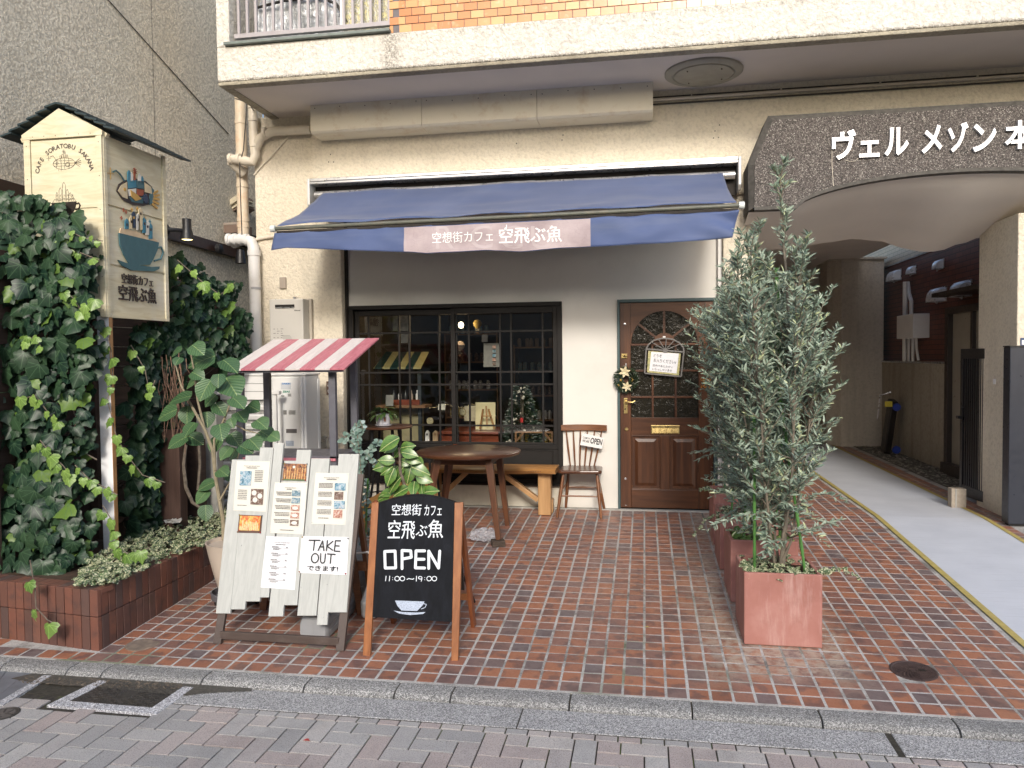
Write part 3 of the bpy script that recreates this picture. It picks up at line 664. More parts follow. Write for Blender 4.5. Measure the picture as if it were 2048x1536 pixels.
q = M(); q.tube([(-3.47,-.95,4.74),(-3.2,-.97,4.77),(-2.85,-.97,4.77),(-2.7,-.97,4.7),(-2.58,-.95,4.5),(-2.52,-.95,4.3)], .014, 6); O('strap', q, MAT['black'], un)
sc = T('reed_screen', (-2.4,-.95,4.12), 'torn yellowish plastic screen hanging inside the balcony beside the orange tiles', 'screen')
ys = N('torn_screen'); w_ = ys.noise(ys.mapping(ys.pos(), (9, 9, 4)), 2.2, 6, .65, 2.5); ys.col(ys.ramp(w_, [(.3,(.72,.66,.32)),(.47,(.62,.58,.35)),(.5,(.12,.12,.12)),(.54,(.70,.70,.66)),(.7,(.74,.68,.30))])); ys.set(rough=.4); ys.bump(w_, .8, .02)
O('sheet', M().box(-2.62,-2.18,-.965,-.955,4.36,5.4), ys.m, sc); O('frame', M().box(-2.66,-2.625,-.98,-.94,4.12,5.5), MAT['white'], sc)
# conduit along the beam
q = M(); q.tube([(.095,-.165,3.925),(5,-.165,3.925)], .014, 10); q2 = M()
P('conduit', q, 'pvc_cream', smooth=True)
q = M(); q.tube([(.095,-.155,3.885),(5,-.155,3.885)], .008, 6); q.tube([(.095,-.15,3.952),(5,-.15,3.952)], .006, 6); P('cable', q, 'cable')
q = M()
for x in (.45, 1.25, 2.1, 2.9): q.lathe((x,-.165,3.925), [(.017,-.006),(.017,.006)], 10, 'X'); q.box(x-.006,x+.006,-.17,-.14,3.93,3.955)
P('pipe_clip', q, 'pvc_cream')
# ---- shop window
win = P('shop_window', M().box(-3.03,-.805,.045,.06,.2455,.60), MAT['blackwood'])
fr = M(); fr.box(-3.035,-.80,.02,.14,2.03,2.0715); fr.box(-3.035,-2.985,.022,.14,.2455,2.03); fr.box(-.85,-.80,.022,.14,.2455,2.03); fr.box(-2.985,-.85,.023,.14,.2455,.30)
O('frame', fr, MAT['blackwood'], win, bevel=.004)
fr = M(); fr.box(-2.985,-1.94,.03,.09,.30,.335); fr.box(-2.985,-1.94,.03,.09,.595,.635); fr.box(-1.88,-.85,.035,.09,.30,.335); fr.box(-1.88,-.85,.035,.09,.595,.635)
for x0, x1 in ((-2.93,-1.96),(-1.86,-.90)): fr.box(x0,x1,.034,.05,.345,.352); fr.box(x0,x1,.034,.05,.578,.585); fr.box(x0,x0+.008,.034,.05,.352,.578); fr.box(x1-.008,x1,.034,.05,.352,.578)
O('kick_panel_rail', fr, MAT['blackwood'], win, bevel=.003)
glass = glassy('window_glass', (.86,.89,.88), .035); 
for s, (x0, x1, bars, yy) in enumerate(((-2.985,-1.885,(-2.838,-2.508,-2.398,-2.078),.095),(-1.945,-.85,(-1.755,-1.432,-1.318,-.998),.06))):
    st = M(); w = .045
    st.box(x0,x0+w,yy-.015,yy+.015,.635,2.0305); st.box(x1-w,x1,yy-.015,yy+.015,.635,2.0305); st.box(x0+w,x1-w,yy-.015,yy+.015,1.965,2.0305); st.box(x0+w,x1-w,yy-.015,yy+.015,.635,.66)
    O('sash', st, MAT['blackwood'], win, bevel=.003)
    for b in bars: O('muntin', M().box(b-.009,b+.009,yy-.010,yy+.010,.66,1.965), MAT['blackwood'], win)
    for zb in (1.785,1.374,1.247,.828): O('muntin', M().box(x0+w,x1-w,yy-.0085,yy+.0085,zb-.009,zb+.009), MAT['blackwood'], win)
    xsn = [x0+w]+list(bars)+[x1-w]; zsn = [.66,.828,1.247,1.374,1.785,1.965]
    for i in range(5):
        for j in range(5):
            e = .0085; tl = (jit(.0012), jit(.0012))
            a, b, c2, d2 = (xsn[i]+e, yy+.004+tl[0], zsn[j]+e), (xsn[i+1]-e, yy+.004+tl[1], zsn[j]+e), (xsn[i+1]-e, yy+.004-tl[0], zsn[j+1]-e), (xsn[i]+e, yy+.004-tl[1], zsn[j+1]-e)
            O('pane', M().quad(a, b, c2, d2), glass, win, fix=False)
O('sill', M().box(-3.03,-.805,.0,.05,.225,.2452), MAT['blackwood'], win, bevel=.003)
# ---- door
def doorwood():
    return wood('door_wood', (.038,.012,.005), (.135,.050,.018), 'Z', .55, .36, .2, .25, .15)
MAT['doorwood'] = doorwood(); MAT['doorwoodx'] = wood('door_wood_cross', (.038,.012,.005), (.135,.050,.018), 'X', .55, .36, .2, .25, .15)
teal = paint('teal_frame', (.055,.095,.10), .5, .1, 8)
fr = M(); fr.box(-.256,-.232,.02,.12,.012,2.075); fr.box(-.232,.69,.02,.12,2.045,2.075); fr.box(.665,.70,.02,.12,.012,2.045); P('door_frame', fr, teal, bevel=.003)
dx0, dx1, dz0, dz1 = -.230, .662, .022, 2.043; yf, yb = .045, .085
dr = P('shop_door', M().box(-.125,.522,yf+.002,yb-.002,.74,.915), 'doorwoodx', bevel=.002)
O('stile', M().box(dx0,-.126,yf,yb,dz0,dz1), MAT['doorwood'], dr, bevel=.003); O('stile', M().box(.523,dx1,yf,yb,dz0,dz1), MAT['doorwood'], dr, bevel=.003)
O('bottom_rail', M().box(-.125,.522,yf+.001,yb-.001,dz0,.205), MAT['doorwoodx'], dr, bevel=.003)
O('middle_stile', M().box(.157,.245,yf+.002,yb-.002,.2055,.7395), MAT['doorwood'], dr, bevel=.003)
for x0, x1 in ((-.125,.1565),(.2455,.522)):
    q = M(); q.box(x0,x1,yf+.018,yb-.01,.2055,.7395); O('door_panel', q, MAT['doorwood'], dr)
    q = M(); a, b, e, g = x0+.035, x1-.035, .24, .705
    q.add([(a,yf+.018,e),(b,yf+.018,e),(b,yf+.018,g),(a,yf+.018,g),(a+.03,yf+.006,e+.03),(b-.03,yf+.006,e+.03),(b-.03,yf+.006,g-.03),(a+.03,yf+.006,g-.03)], [(4,5,6,7),(0,1,5,4),(1,2,6,5),(2,3,7,6),(3,0,4,7)]); O('raised_field', q, MAT['doorwood'], dr)
    q = M(); q.box(x0,x1,yf+.004,yf+.018,.2055,.2155); q.box(x0,x1,yf+.004,yf+.018,.7295,.7395); q.box(x0,x0+.01,yf+.004,yf+.018,.2155,.7295); q.box(x1-.01,x1,yf+.004,yf+.018,.2155,.7295); O('moulding', q, MAT['doorwoodx'], dr, bevel=.002)
# arched top rail
cx, cz, R = .197, 1.640, .318
arc = [(cx+R*math.cos(t), cz+R*math.sin(t)) for t in np.linspace(0, PI, 25)]
q = M(); n = len(arc)
outer = []
for x, z in arc:
    pass
vs = []; 
for y in (yf+.001, yb-.001):
    for (x, z) in arc: vs.append((x, y, z))
    for (x, z) in arc: vs.append((x, y, 2.0425))
fs = []
for i in range(n-1):
    fs += [(i, i+1, n+i+1, n+i), (2*n+i, 3*n+i, 3*n+i+1, 2*n+i+1), (i, 2*n+i, 2*n+i+1, i+1), (n+i, n+i+1, 3*n+i+1, 3*n+i)]
q.add(vs, fs); q.box(.5155,.5225,yf+.0012,yb-.0012,cz,2.0425); q.box(-.1255,-.121,yf+.0012,yb-.0012,cz,2.0425); O('arched_top_rail', q, MAT['doorwoodx'], dr)
q = M(); r0 = .105; half = [(cx+r0*math.cos(t), cz+r0*math.sin(t)) for t in np.linspace(0, PI, 15)]; q.prism(half, yf+.004, yb-.004, 'XZ'); O('fan_hub', q, MAT['doorwoodx'], dr)
q = M()
for t in (36,72,90,108,144):
    if t in (72,108): continue
    a = math.radians({36:38, 90:90, 144:142}[t]); q.bar((cx+r0*.95*math.cos(a), yf+.018, cz+r0*.95*math.sin(a)), (cx+(R+.005)*math.cos(a), yf+.018, cz+(R+.005)*math.sin(a)), .022, .026, (0,1,0))
O('fan_bar', q, MAT['doorwood'], dr)
q = M()
for zb in (1.632,1.376,1.117): q.box(-.125,.522,yf+.006,yf+.032,zb-.010,zb+.010)
O('glazing_bar', q, MAT['doorwoodx'], dr, bevel=.002)
q = M()
for xb in (.084,.306): q.box(xb-.010,xb+.010,yf+.0055,yf+.0315,.915,1.622)
O('glazing_bar', q, MAT['doorwood'], dr, bevel=.002)
dg = N('patterned_glass'); out = dg.t.nodes['Material Output']; dg.col((.02,.018,.013)); dg.set(rough=.15, spec=.25); vv = dg.noise(dg.mapping(dg.pos(), (1,1,.7)), 17, 3, .55, 3.2); dg.bump(vv, .5, .012)
for j, (za, zb) in enumerate(((.915,1.107),(1.127,1.366),(1.386,1.622))):
    for (xa, xb) in ((-.125,.074),(.094,.296),(.316,.522)): O('door_pane', M().box(xa,xb,yf+.016,yf+.022,za,zb), dg.m, dr)
for a0, a1 in ((2,36),(40,88),(92,140),(144,178)):
    pl = [(cx+(R+.004)*math.cos(math.radians(t)), cz+(R+.004)*math.sin(math.radians(t))) for t in np.linspace(a0, a1, 8)]+[(cx+r0*.98*math.cos(math.radians(t)), cz+r0*.98*math.sin(math.radians(t))) for t in np.linspace(a1, a0, 5)]
    O('fan_pane', M().prism(pl, yf+.016, yf+.022, 'XZ'), dg.m, dr)
q = M(); q.box(.067,.341,yf-.006,yf+.001,.755,.842); O('letter_slot', q, MAT['brass'], dr, bevel=.004); O('letter_flap', M().box(.075,.333,yf-.012,yf-.006,.763,.812,(-.12,0,0)), MAT['brass'], dr, bevel=.003)
q = M(); q.box(-.197,-.158,yf-.008,yf,.955,1.108); O('handle_plate', q, MAT['brass'], dr, bevel=.003)
q = M(); q.tube([(-.178,yf-.005,1.072),(-.178,yf-.045,1.072),(-.165,yf-.052,1.072),(-.11,yf-.05,1.068),(-.085,yf-.045,1.082)], [.008,.008,.008,.006,.007], 8); O('lever', q, MAT['brass'], dr, smooth=True)
O('keyhole', M().box(-.181,-.174,yf-.010,yf-.007,.99,1.01), MAT['black'], dr)
O('deadbolt', M().lathe((-.170,yf,.80), [(.018,.0),(.018,-.006),(.012,-.012),(.0,-.012)], 18, 'Y', cap=False), MAT['brass'], dr, smooth=True)
q = M(); q.lathe((-.182,yf,1.835), [(.012,0),(.012,-.004),(.004,-.005)], 12, 'Y'); q.lathe((-.182,yf,.31), [(.012,0),(.012,-.004),(.004,-.005)], 12, 'Y'); q.lathe((-.18,yf,.045),[(.006,0),(.006,-.003)],8,'Y'); O('spy_cover', q, MAT['steel'], dr)
q = M(); q.box(-.218,-.16,yf-.012,yf,1.50,1.545); q.tube([(-.20,yf-.015,1.525),(-.17,yf-.03,1.525)], .007, 8); O('night_latch', q, MAT['brass'], dr, bevel=.003)
O('white_tag', M().box(.185,.21,yf-.006,yf,1.685,1.712), MAT['white'], dr)
q = M(); q.box(.655,.672,.005,.05,1.70,1.80); q.box(.655,.672,.005,.05,.22,.32); O('hinge', q, MAT['brass'], dr, bevel=.003)
# ---- interior room seen through the glass
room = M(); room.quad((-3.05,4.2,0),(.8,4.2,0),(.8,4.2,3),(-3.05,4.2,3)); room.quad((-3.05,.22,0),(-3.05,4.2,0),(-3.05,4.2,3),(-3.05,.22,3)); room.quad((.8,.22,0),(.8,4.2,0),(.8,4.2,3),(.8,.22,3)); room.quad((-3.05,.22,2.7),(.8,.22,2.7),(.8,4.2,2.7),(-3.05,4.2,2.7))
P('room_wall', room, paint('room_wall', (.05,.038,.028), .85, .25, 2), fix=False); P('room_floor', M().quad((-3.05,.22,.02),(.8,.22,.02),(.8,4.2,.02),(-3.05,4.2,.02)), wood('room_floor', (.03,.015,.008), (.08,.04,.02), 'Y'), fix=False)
# ---- arch with lettering
def pebble():
    k = N('pebble_dash'); p = k.pos(); v = k.voro(p, 150, 'F1', 1); r = k.sep(v, 0); n = k.noise(p, 60, 4, .7)
    c = k.ramp(r, [(0,(.035,.031,.03)),(.45,(.095,.083,.077)),(.75,(.16,.14,.13)),(.93,(.27,.25,.23)),(1,(.46,.44,.40))]); c = k.mix(c, (.03,.027,.025), k.math('MULTIPLY', k.ramp(n, [(.45,0.),(.7,1.)]), .6))
    c = k.mix(c, (.04,.037,.035), k.math('MULTIPLY', k.ramp(k.noise(k.mapping(p, (3,3,.8)), 1.0, 5, .7), [(.5,0.),(.75,1.)]), .55)); k.col(c); k.set(rough=.85); k.bump(k.voro(p, 150, 'F1', 0), .8, .006); return k.m
MAT['pebble'] = pebble(); MAT['pebble_dark'] = paint('weathered_edge', (.085,.08,.072), .9, .3, 25, grain=.8, dirt=(.03,.03,.028), dirt_amt=.7)
AY = -.50
zc = lambda x: 2.815+.251*max(0, 1-((x-2.68)/1.36)**2)**.60 if abs(x-2.68) < 1.36 else 2.815
xs = [.94,1.12,1.29]+[1.32+(4.04-1.32)*i/36 for i in range(37)]+[4.4,5.2]
bottom = [(x, zc(x)) for x in xs]
front = [(.97,2.825),(.965,3.19),(1.125,3.575)]; 
q = M(); topx = [1.125]+xs[3:]; nfront = []
# front face as strips between the arch line and the top line
def topz(x): return 3.575 if x >= 1.125 else 3.19+(x-.965)/.16*.385
X = [.97,1.0,1.05,1.09,1.125,1.2,1.29]+[1.32+(4.04-1.32)*i/36 for i in range(37)]+[4.4,5.2]
vs = []; n = len(X)
for x in X: vs.append((x, AY, zc(x)+.012)); vs.append((x, AY, topz(x)))
fs = [(2*i, 2*i+2, 2*i+3, 2*i+1) for i in range(n-1)]
q.add(vs, fs); P('arch_face', q, 'pebble', fix=False)
q = M()   # bevelled outer edge and returns
lo = [(.97,2.825),(.965,3.19),(1.125,3.575),(5.2,3.575)]; hi = [(.925,2.80),(.92,3.21),(1.09,3.625),(5.2,3.625)]
vs = [(a, AY, b) for a, b in lo]+[(a, AY+.045, b) for a, b in hi]+[(a, -.1, b) for a, b in hi]
q.add(vs, [(i, i+1, 5+i, 4+i) for i in range(3)]+[(4+i, 5+i, 9+i, 8+i) for i in range(3)]); P('arch_edge', q, 'pebble_dark')
q = M(); vs = []
for x in X: vs += [(x, AY, zc(x)+.012), (x, AY-.004, zc(x)-.018), (x, AY+.09, zc(x)-.02), (x, AY+.09, zc(x)+.002)]
fs = []
for i in range(n-1):
    for k_ in range(3): fs.append((4*i+k_, 4*i+k_+1, 4*i+4+k_+1, 4*i+4+k_))
q.add(vs, fs); P('arch_lip', q, 'pebble_dark', smooth=True)
# vault behind the arch
q = M(); nx, ny = 44, 14; XB = [(1.02,2.60),(1.5,2.61),(1.85,2.66),(2.1,2.69),(2.35,2.66),(2.6,2.575),(2.75,2.535),(2.9,2.535),(3.1,2.60),(3.3,2.66),(4.0,2.66),(5.2,2.66)]
def zb(x):
    for (a, za), (b, zb_) in zip(XB[:-1], XB[1:]):
        if a <= x <= b: t = (x-a)/(b-a); t = t*t*(3-2*t); return za+(zb_-za)*t
    return 2.62
for j in range(ny+1):
    t = j/ny; Yv = -.41+t*1.16; s = t**.75
    for i in range(nx+1):
        x = .93+(5.2-.93)*i/nx; zf = zc(x)-.018; q.v.append((x, Yv, zf+(zb(x)-zf)*s))
for j in range(ny):
    for i in range(nx): o_ = j*(nx+1)+i; q.f.append((o_, o_+1, o_+nx+2, o_+nx+1))
P('vault', q, 'vault', smooth=True, fix=False)
q = M(); vs = []
for i in range(nx+1): x = .93+(5.2-.93)*i/nx; vs += [(x, .75, zb(x)), (x, .75, 3.2)]
q.add(vs, [(2*i, 2*i+2, 2*i+3, 2*i+1) for i in range(nx)]); P('vault_end', q, 'vault', fix=False)
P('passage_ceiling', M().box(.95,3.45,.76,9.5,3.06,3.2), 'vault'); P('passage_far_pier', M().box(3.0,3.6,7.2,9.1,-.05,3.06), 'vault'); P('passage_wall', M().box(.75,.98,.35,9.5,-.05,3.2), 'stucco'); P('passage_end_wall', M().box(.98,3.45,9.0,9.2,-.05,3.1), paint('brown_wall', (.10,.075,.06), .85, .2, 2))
q = M(); q.box(3.27,5.2,-.1,.71,-.05,2.75); P('pier', q, 'stucco', bevel=.01)
cm = stucco('stucco_column', (.50,.46,.39), (.56,.51,.44), strength=.5, stain_amt=.3)
q = M(); q.prism([(3.17,5.69),(3.83,5.72),(3.83,6.5),(3.0,6.5),(3.0,5.95)], -.02, 3.07, 'XY'); P('column', q, cm, bevel=.01)
q = M(); q.box(2.98,3.86,5.66,6.6,3.045,3.075); P('column_cap', q, cm)
# arch letters
lm = paint('sign_letter', (.66,.68,.72), .3, .03, 10, metal=.35)
for ch, (x0, y0, x1, y1) in (('ヴ',(1663,262,1711,321)),('ェ',(1718,283,1758,316)),('ル',(1768,257,1816,313)),('メ',(1842,252,1883,308)),('ゾ',(1894,247,1935,306)),('ン',(1944,249,1991,305)),('本',(2008,243,2068,300))):
    a = aY(x0, y1, AY-.012); b = aY(x1, y1, AY-.012); t = aY(x0, y0, AY-.012); write('sign_letter', ch, lm, ap, (a[0], AY-.014, a[2]), (1,0,0), (0,0,1), b[0]-a[0], t[2]-a[2], extrude=.014, offset=.024)
q = M(); pts = [aY(x, y, AY-.006) for x, y in ((1664,300),(1664,330),(1667,372))]; q.tube(pts, .0022, 5); pts = [aY(x, y, AY-.006) for x, y in ((1690,320),(1700,323),(1710,322),(1717,316))]; q.tube(pts, .002, 5); P('loose_wire', q, 'pvc_cream')
# small house number sign on the pier
p = aY(2041,678,-.105); sg = P('address_plate', M().box(p[0]-.0,p[0]+.09,-.108,-.101,p[2]-.07,p[2]+.01), paint('plate_blue', (.04,.07,.16), .4, .05)); O('lettering', M().box(p[0]+.01,p[0]+.035,-.110,-.108,p[2]-.05,p[2]-.01), MAT['white'], sg)

# ================================================================== NEIGHBOURS
nb = T('neighbour_building', (-4.9,0,0), 'neighbouring building with rough grey beige stucco side wall, behind the cafe sign box', 'building')
O('side_wall', M().box(-5.3,-4.75,-5.5,1.6,-.2,7.5), MAT['stucco_neighbour'], nb, bevel=.02)
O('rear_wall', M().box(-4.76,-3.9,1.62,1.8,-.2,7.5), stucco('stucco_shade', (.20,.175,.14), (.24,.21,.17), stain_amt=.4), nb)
eave = T('rear_house_eave', (-4.3,.9,2.9), 'sloping metal porch roof with brown gutter between the two buildings behind the rusty pipe', 'eave')
em = paint('eave_cream', (.50,.45,.33), .5, .08, 8); eb = paint('eave_brown', (.16,.11,.085), .5, .1, 8)
p0, p1 = aY(420, 446, .9), aY(476, 408, .9)
for k_, (dy, w, mm) in enumerate(((0,.075,em),(.012,.04,eb),(-.055,.05,em),(-.09,.03,eb))):
    a, b = np.array(p0), np.array(p1); a[2] += dy; b[2] += dy; O('roof_sheet', M().bar((a[0]-.02*k_, .9+.02*k_, a[2]), (b[0]+.1, .9+.02*k_, b[2]+.06), .3, w*.8), mm, eave, bevel=.004)
p0, p1 = aY(420, 462, .75), aY(476, 461, .75); O('gutter', M().box(p0[0],p1[0]+.1,.6,.9,p0[2]-.06,p0[2]+.05), eb, eave, bevel=.006); O('gutter_lip', M().box(p0[0]-.003,p1[0]+.1,.595,.62,p0[2]+.035,p0[2]+.06), paint('lip', (.30,.25,.21), .5, .1), eave)
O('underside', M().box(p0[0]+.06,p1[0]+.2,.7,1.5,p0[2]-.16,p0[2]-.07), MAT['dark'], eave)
q = M(); q.tube([tuple(aX(x, y, -4.742)) for x, y in ((190,-30),(300,93),(457,268))], .005, 5); O('wall_cable', q, MAT['cable'], nb)
for px_ in (305,):
    a = aX(px_, 100, -4.75); O('wall_joint', M().box(-4.7505,-4.7485,a[1]-.0015,a[1]+.0015,0,7.4), MAT['gap'], nb)
# rail on the neighbour's wall with spot lamps
rl_ = T('wall_rail', (-4.7,-1.5,2.65), 'dark brown lamp rail running along the rough stucco side wall', 'rail')
a, b = aX(0,366,-4.72), aX(455,502,-4.72); O('rail_board', M().bar((-4.715,a[1]-2.2,a[2]), (-4.715,b[1]+.3,b[2]), .05, .115, (0,0,1)), paint('rail_brown', (.045,.025,.02), .5, .15, 8), rl_, bevel=.004)
def spot(name, px, py, X, label, lit):
    c = aX(px, py, X); s = T(name, (-4.69, c[1], c[2]), label, 'lamp', 'spot lamps on the wall rail')
    O('mount', M().lathe((-4.69, c[1]-.12, c[2]), [(.055,0),(.055,.05),(.03,.07)], 20, 'X'), MAT['blackmetal'], s, smooth=True); O('arm', M().tube([(-4.63,c[1]-.12,c[2]),(-4.56,c[1]-.08,c[2]),(-4.52,c[1],c[2])], .02, 8), MAT['blackmetal'], s, smooth=True)
    O('lamp_head', M().lathe((-4.50, c[1], c[2]), [(.0,.12),(.042,.12),(.044,.02),(.062,-.05),(.068,-.09),(.060,-.088),(.0,-.06)], 24, cap=False), MAT['blackmetal'], s, smooth=True)
    O('bulb_face', M().lathe((-4.50, c[1], c[2]-.082), [(.057,0),(.03,-.008),(.0,-.010)], 24, cap=False), emit('lamp_glow', (1,.78,.32), 3.2) if lit else MAT['greyplastic'], s, smooth=True)
spot('spot_lamp', 374, 462, -4.50, 'black spot lamp with lit warm yellow bulb beside the cafe sign box', True)
c = aX(476, 500, -4.5); s2 = T('spot_lamp', (-4.6, c[1], c[2]), 'unlit black spot lamp partly hidden behind the white elbow pipe', 'lamp', 'spot lamps on the wall rail')
O('mount', M().lathe((-4.66, c[1]-.16, c[2]-.0), [(.05,0),(.05,.05),(.03,.06)], 18, 'X'), MAT['blackmetal'], s2, smooth=True); O('lamp_head', M().lathe((-4.47, c[1], c[2]-.1), [(.0,.1),(.04,.1),(.06,-.05),(.0,-.03)], 20, cap=False), MAT['blackmetal'], s2, smooth=True)
# rear brick building with vents, beyond the passage
bb = T('rear_brick_building', (4.2,4,0), 'dark brown tiled building behind the passage with steel vent hoods', 'building')
bk = N('dark_brick'); br = bk.n('ShaderNodeTexBrick'); pp = bk.pos(); cmb = bk.n('ShaderNodeCombineXYZ'); bk.l(bk.sep(pp, 1), cmb.inputs[0]); bk.l(bk.sep(pp, 2), cmb.inputs[1]); bk.l(cmb.outputs[0], br.inputs[0])
br.inputs['Scale'].default_value = 1; br.inputs['Brick Width'].default_value = .227; br.inputs['Row Height'].default_value = .068; br.inputs['Mortar Size'].default_value = .004; br.inputs['Color1'].default_value = (.16,.050,.034,1); br.inputs['Color2'].default_value = (.115,.040,.028,1); br.inputs['Mortar'].default_value = (.012,.009,.008,1); bk.col(br.outputs[0]); bk.set(rough=.5); bk.bump(br.outputs['Fac'], -.5, .006)
O('tiled_wall', M().box(3.92,4.3,1.0,9.5,1.2,2.92), bk.m, bb)
bt = N('beige_tile'); br = bt.n('ShaderNodeTexBrick'); cmb = bt.n('ShaderNodeCombineXYZ'); pp = bt.pos(); bt.l(bt.sep(pp, 1), cmb.inputs[0]); bt.l(bt.sep(pp, 2), cmb.inputs[1]); bt.l(cmb.outputs[0], br.inputs[0]); br.inputs['Scale'].default_value = 1; br.inputs['Brick Width'].default_value = .2; br.inputs['Row Height'].default_value = .06; br.inputs['Mortar Size'].default_value = .004; br.inputs['Color1'].default_value = (.55,.42,.28,1); br.inputs['Color2'].default_value = (.48,.36,.24,1); br.inputs['Mortar'].default_value = (.2,.15,.1,1); bt.col(br.outputs[0]); bt.set(rough=.5)
O('upper_tiled_wall', M().box(3.93,4.3,1.0,9.5,2.94,6.5), bt.m, bb); O('string_course', M().box(3.90,4.3,1.0,9.5,2.92,2.94), MAT['concrete'], bb)
hoodm = paint('hood_steel', (.74,.75,.78), .32, .05, 6, metal=.35)
def hood(px0, py0, px1, py1, lab, X=3.92, wire=True):
    a, b = aX(px0, py1, X), aX(px1, py0, X); y0, y1 = min(a[1], b[1]), max(a[1], b[1]); z0, z1 = a[2], b[2]
    h = z1-z0; w = abs(y1-y0)*.62; yc = (y0+y1)/2; dpt = h*.8
    s = T('vent_hood', (X, yc, z0), lab, 'vent hood', 'steel vent hoods on the dark brown tiled wall'); vs = []; prof = [(0, 1.0), (.35, 1.0), (.65, .93), (.88, .72), (.99, .35), (1.0, .0)]
    q = M()
    for (dd, hz) in prof:
        for t in (-1, -.72, 0, .72, 1): q.v.append((X-dd*dpt, yc+t*w/2*(1-.12*dd if abs(t) == 1 else 1), z0+h*hz*(1 if abs(t) < .9 else .86)))
    n5 = 5
    for i in range(len(prof)-1):
        for k_ in range(4): o_ = i*n5+k_; q.f.append((o_, o_+1, o_+n5+1, o_+n5))
    for e in (0, 4): q.v.append((X, q.v[e][1], z0)); q.f.append(tuple(i*n5+e for i in range(len(prof)))+(len(q.v)-1,))
    O('hood', q, hoodm, s, smooth=True, fix=False); O('flange', M().box(X-.012,X,yc-w/2-.015,yc+w/2+.015,z0-.01,z1+.012), MAT['steel'], s); O('drip_cap', M().lathe((X-.05,yc,z0-.02), [(.012,-.012),(.012,.012)], 10), MAT['steel'], s)
hood(1783,537,1808,565,'steel vent hood above the grey pipes of the water heater, leftmost of the five')
hood(1820,530,1836,550,'smallest steel vent hood high on the brown tiled wall, second from the left')
hood(1874,517,1892,540,'uppermost steel vent hood in the middle of the brown tiled wall')
hood(1867,572,1900,606,'large steel vent hood, the lower left of the two biggest ones')
hood(1915,558,1951,596,'large steel vent hood nearest the pier, rightmost of the five')
X = 3.80
lw = T('low_wall', (3.9,4.4,0), 'low rendered wall along the gravel strip behind the passage', 'wall')
O('wall_body', M().box(3.81,3.99,2.91,9.4,-.05,1.375), stucco('stucco_low', (.34,.30,.245), (.40,.36,.29), strength=.4, stain_amt=.5), lw); O('coping', M().box(3.79,4.0,2.90,9.4,1.375,1.40), MAT['alu'], lw)
a, b = aX(1793,678,3.7), aX(1826,627,3.7); wh = T('water_heater', (3.8,a[1],a[2]), 'small white gas water heater with pipes on the dark tiled wall beyond the low wall', 'water heater')
yc = (a[1]+b[1])/2; ww = abs(a[1]-b[1])*.5
O('casing', M().box(3.70,3.92,yc-ww,yc+ww,a[2],b[2]), MAT['white'], wh, bevel=.01)
q = M(); q.tube([(3.82,yc+.1,b[2]),(3.82,yc+.1,b[2]+.2),(3.85,yc+.3,b[2]+.33),(3.85,yc+.35,b[2]+.5)], .028, 8); q.tube([(3.8,yc+.3,b[2]+.5),(3.8,yc+.3,1.4)], .035, 8); q.tube([(3.8,yc-.05,a[2]),(3.8,yc-.05,1.4)], .022, 8); q.tube([(3.8,yc+.12,a[2]),(3.8,yc+.12,1.4)], .02, 8); q.tube([(3.8,yc-.18,a[2]),(3.8,yc-.2,a[2]-.15),(3.8,yc-.28,1.42)], .018, 8); O('pipe', q, MAT['pvc'], wh, smooth=True)
sd = T('side_door', (3.85,2.4,0), 'brown framed frosted glass side door behind the black gate', 'door'); bm_ = paint('bronze_frame', (.045,.035,.03), .4, .1)
q = M(); q.box(3.74,3.86,2.80,2.90,.0,2.08); q.box(3.74,3.86,1.4,2.80,2.0,2.08); q.box(3.76,3.86,2.12,2.18,.1,2.0); q.box(3.70,3.90,1.4,2.9,0,.14); O('frame', q, bm_, sd, bevel=.004); O('glass', M().box(3.80,3.82,1.4,2.8,.14,2.0), paint('frosted', (.30,.27,.22), .35, .1, 3), sd); O('canopy', M().box(3.60,3.92,1.2,2.95,2.22,2.27), bm_, sd)
gv = kind(O('gravel', M().quad((3.36,.9,.004),(3.81,.9,.004),(3.81,9.4,.004),(3.36,9.4,.004)), paint('gravel_bed', (.10,.09,.075), .95, .5, 60, grain=1), fix=False), 'stuff')
ico = [(0,0,1),(.9,0,.3),(.28,.85,.3),(-.73,.53,.3),(-.73,-.53,.3),(.28,-.85,.3)]; icf = [(0,1,2),(0,2,3),(0,3,4),(0,4,5),(0,5,1)]
q = M()
for i in range(1500):
    s = .010+rnd.random()*.016; x, y = rnd.uniform(3.37,3.79), .9+rnd.random()**1.5*6; q.add([(x+a*s*1.2, y+b*s, .004+c_*s*.7) for a, b, c_ in ico], icf)
k = N('pebbles'); k.col(k.ramp(k.rand(), [(0,(.06,.055,.045)),(.5,(.16,.15,.12)),(1,(.34,.31,.26))])); k.set(rough=.8); kind(O('pebbles', q, k.m, gv, fix=False), 'stuff')
# far side of the street, outside the picture: what the windows mirror
ac = T('building_opposite', (0,-17,0), 'plain beige two storey building across the street', 'building')
O('facade', M().box(-14,10,-18,-16,-.2,5.2), paint('opposite_wall', (.34,.30,.25), .85, .1, 1), ac)
q = M()
for i in range(7):
    for z in (.6, 3.0): q.box(-12+i*3.1,-10.4+i*3.1,-16,-15.96,z,z+1.5)
O('window', q, paint('opposite_glass', (.05,.06,.07), .1, .2), ac)
from mathutils import noise as mnoise
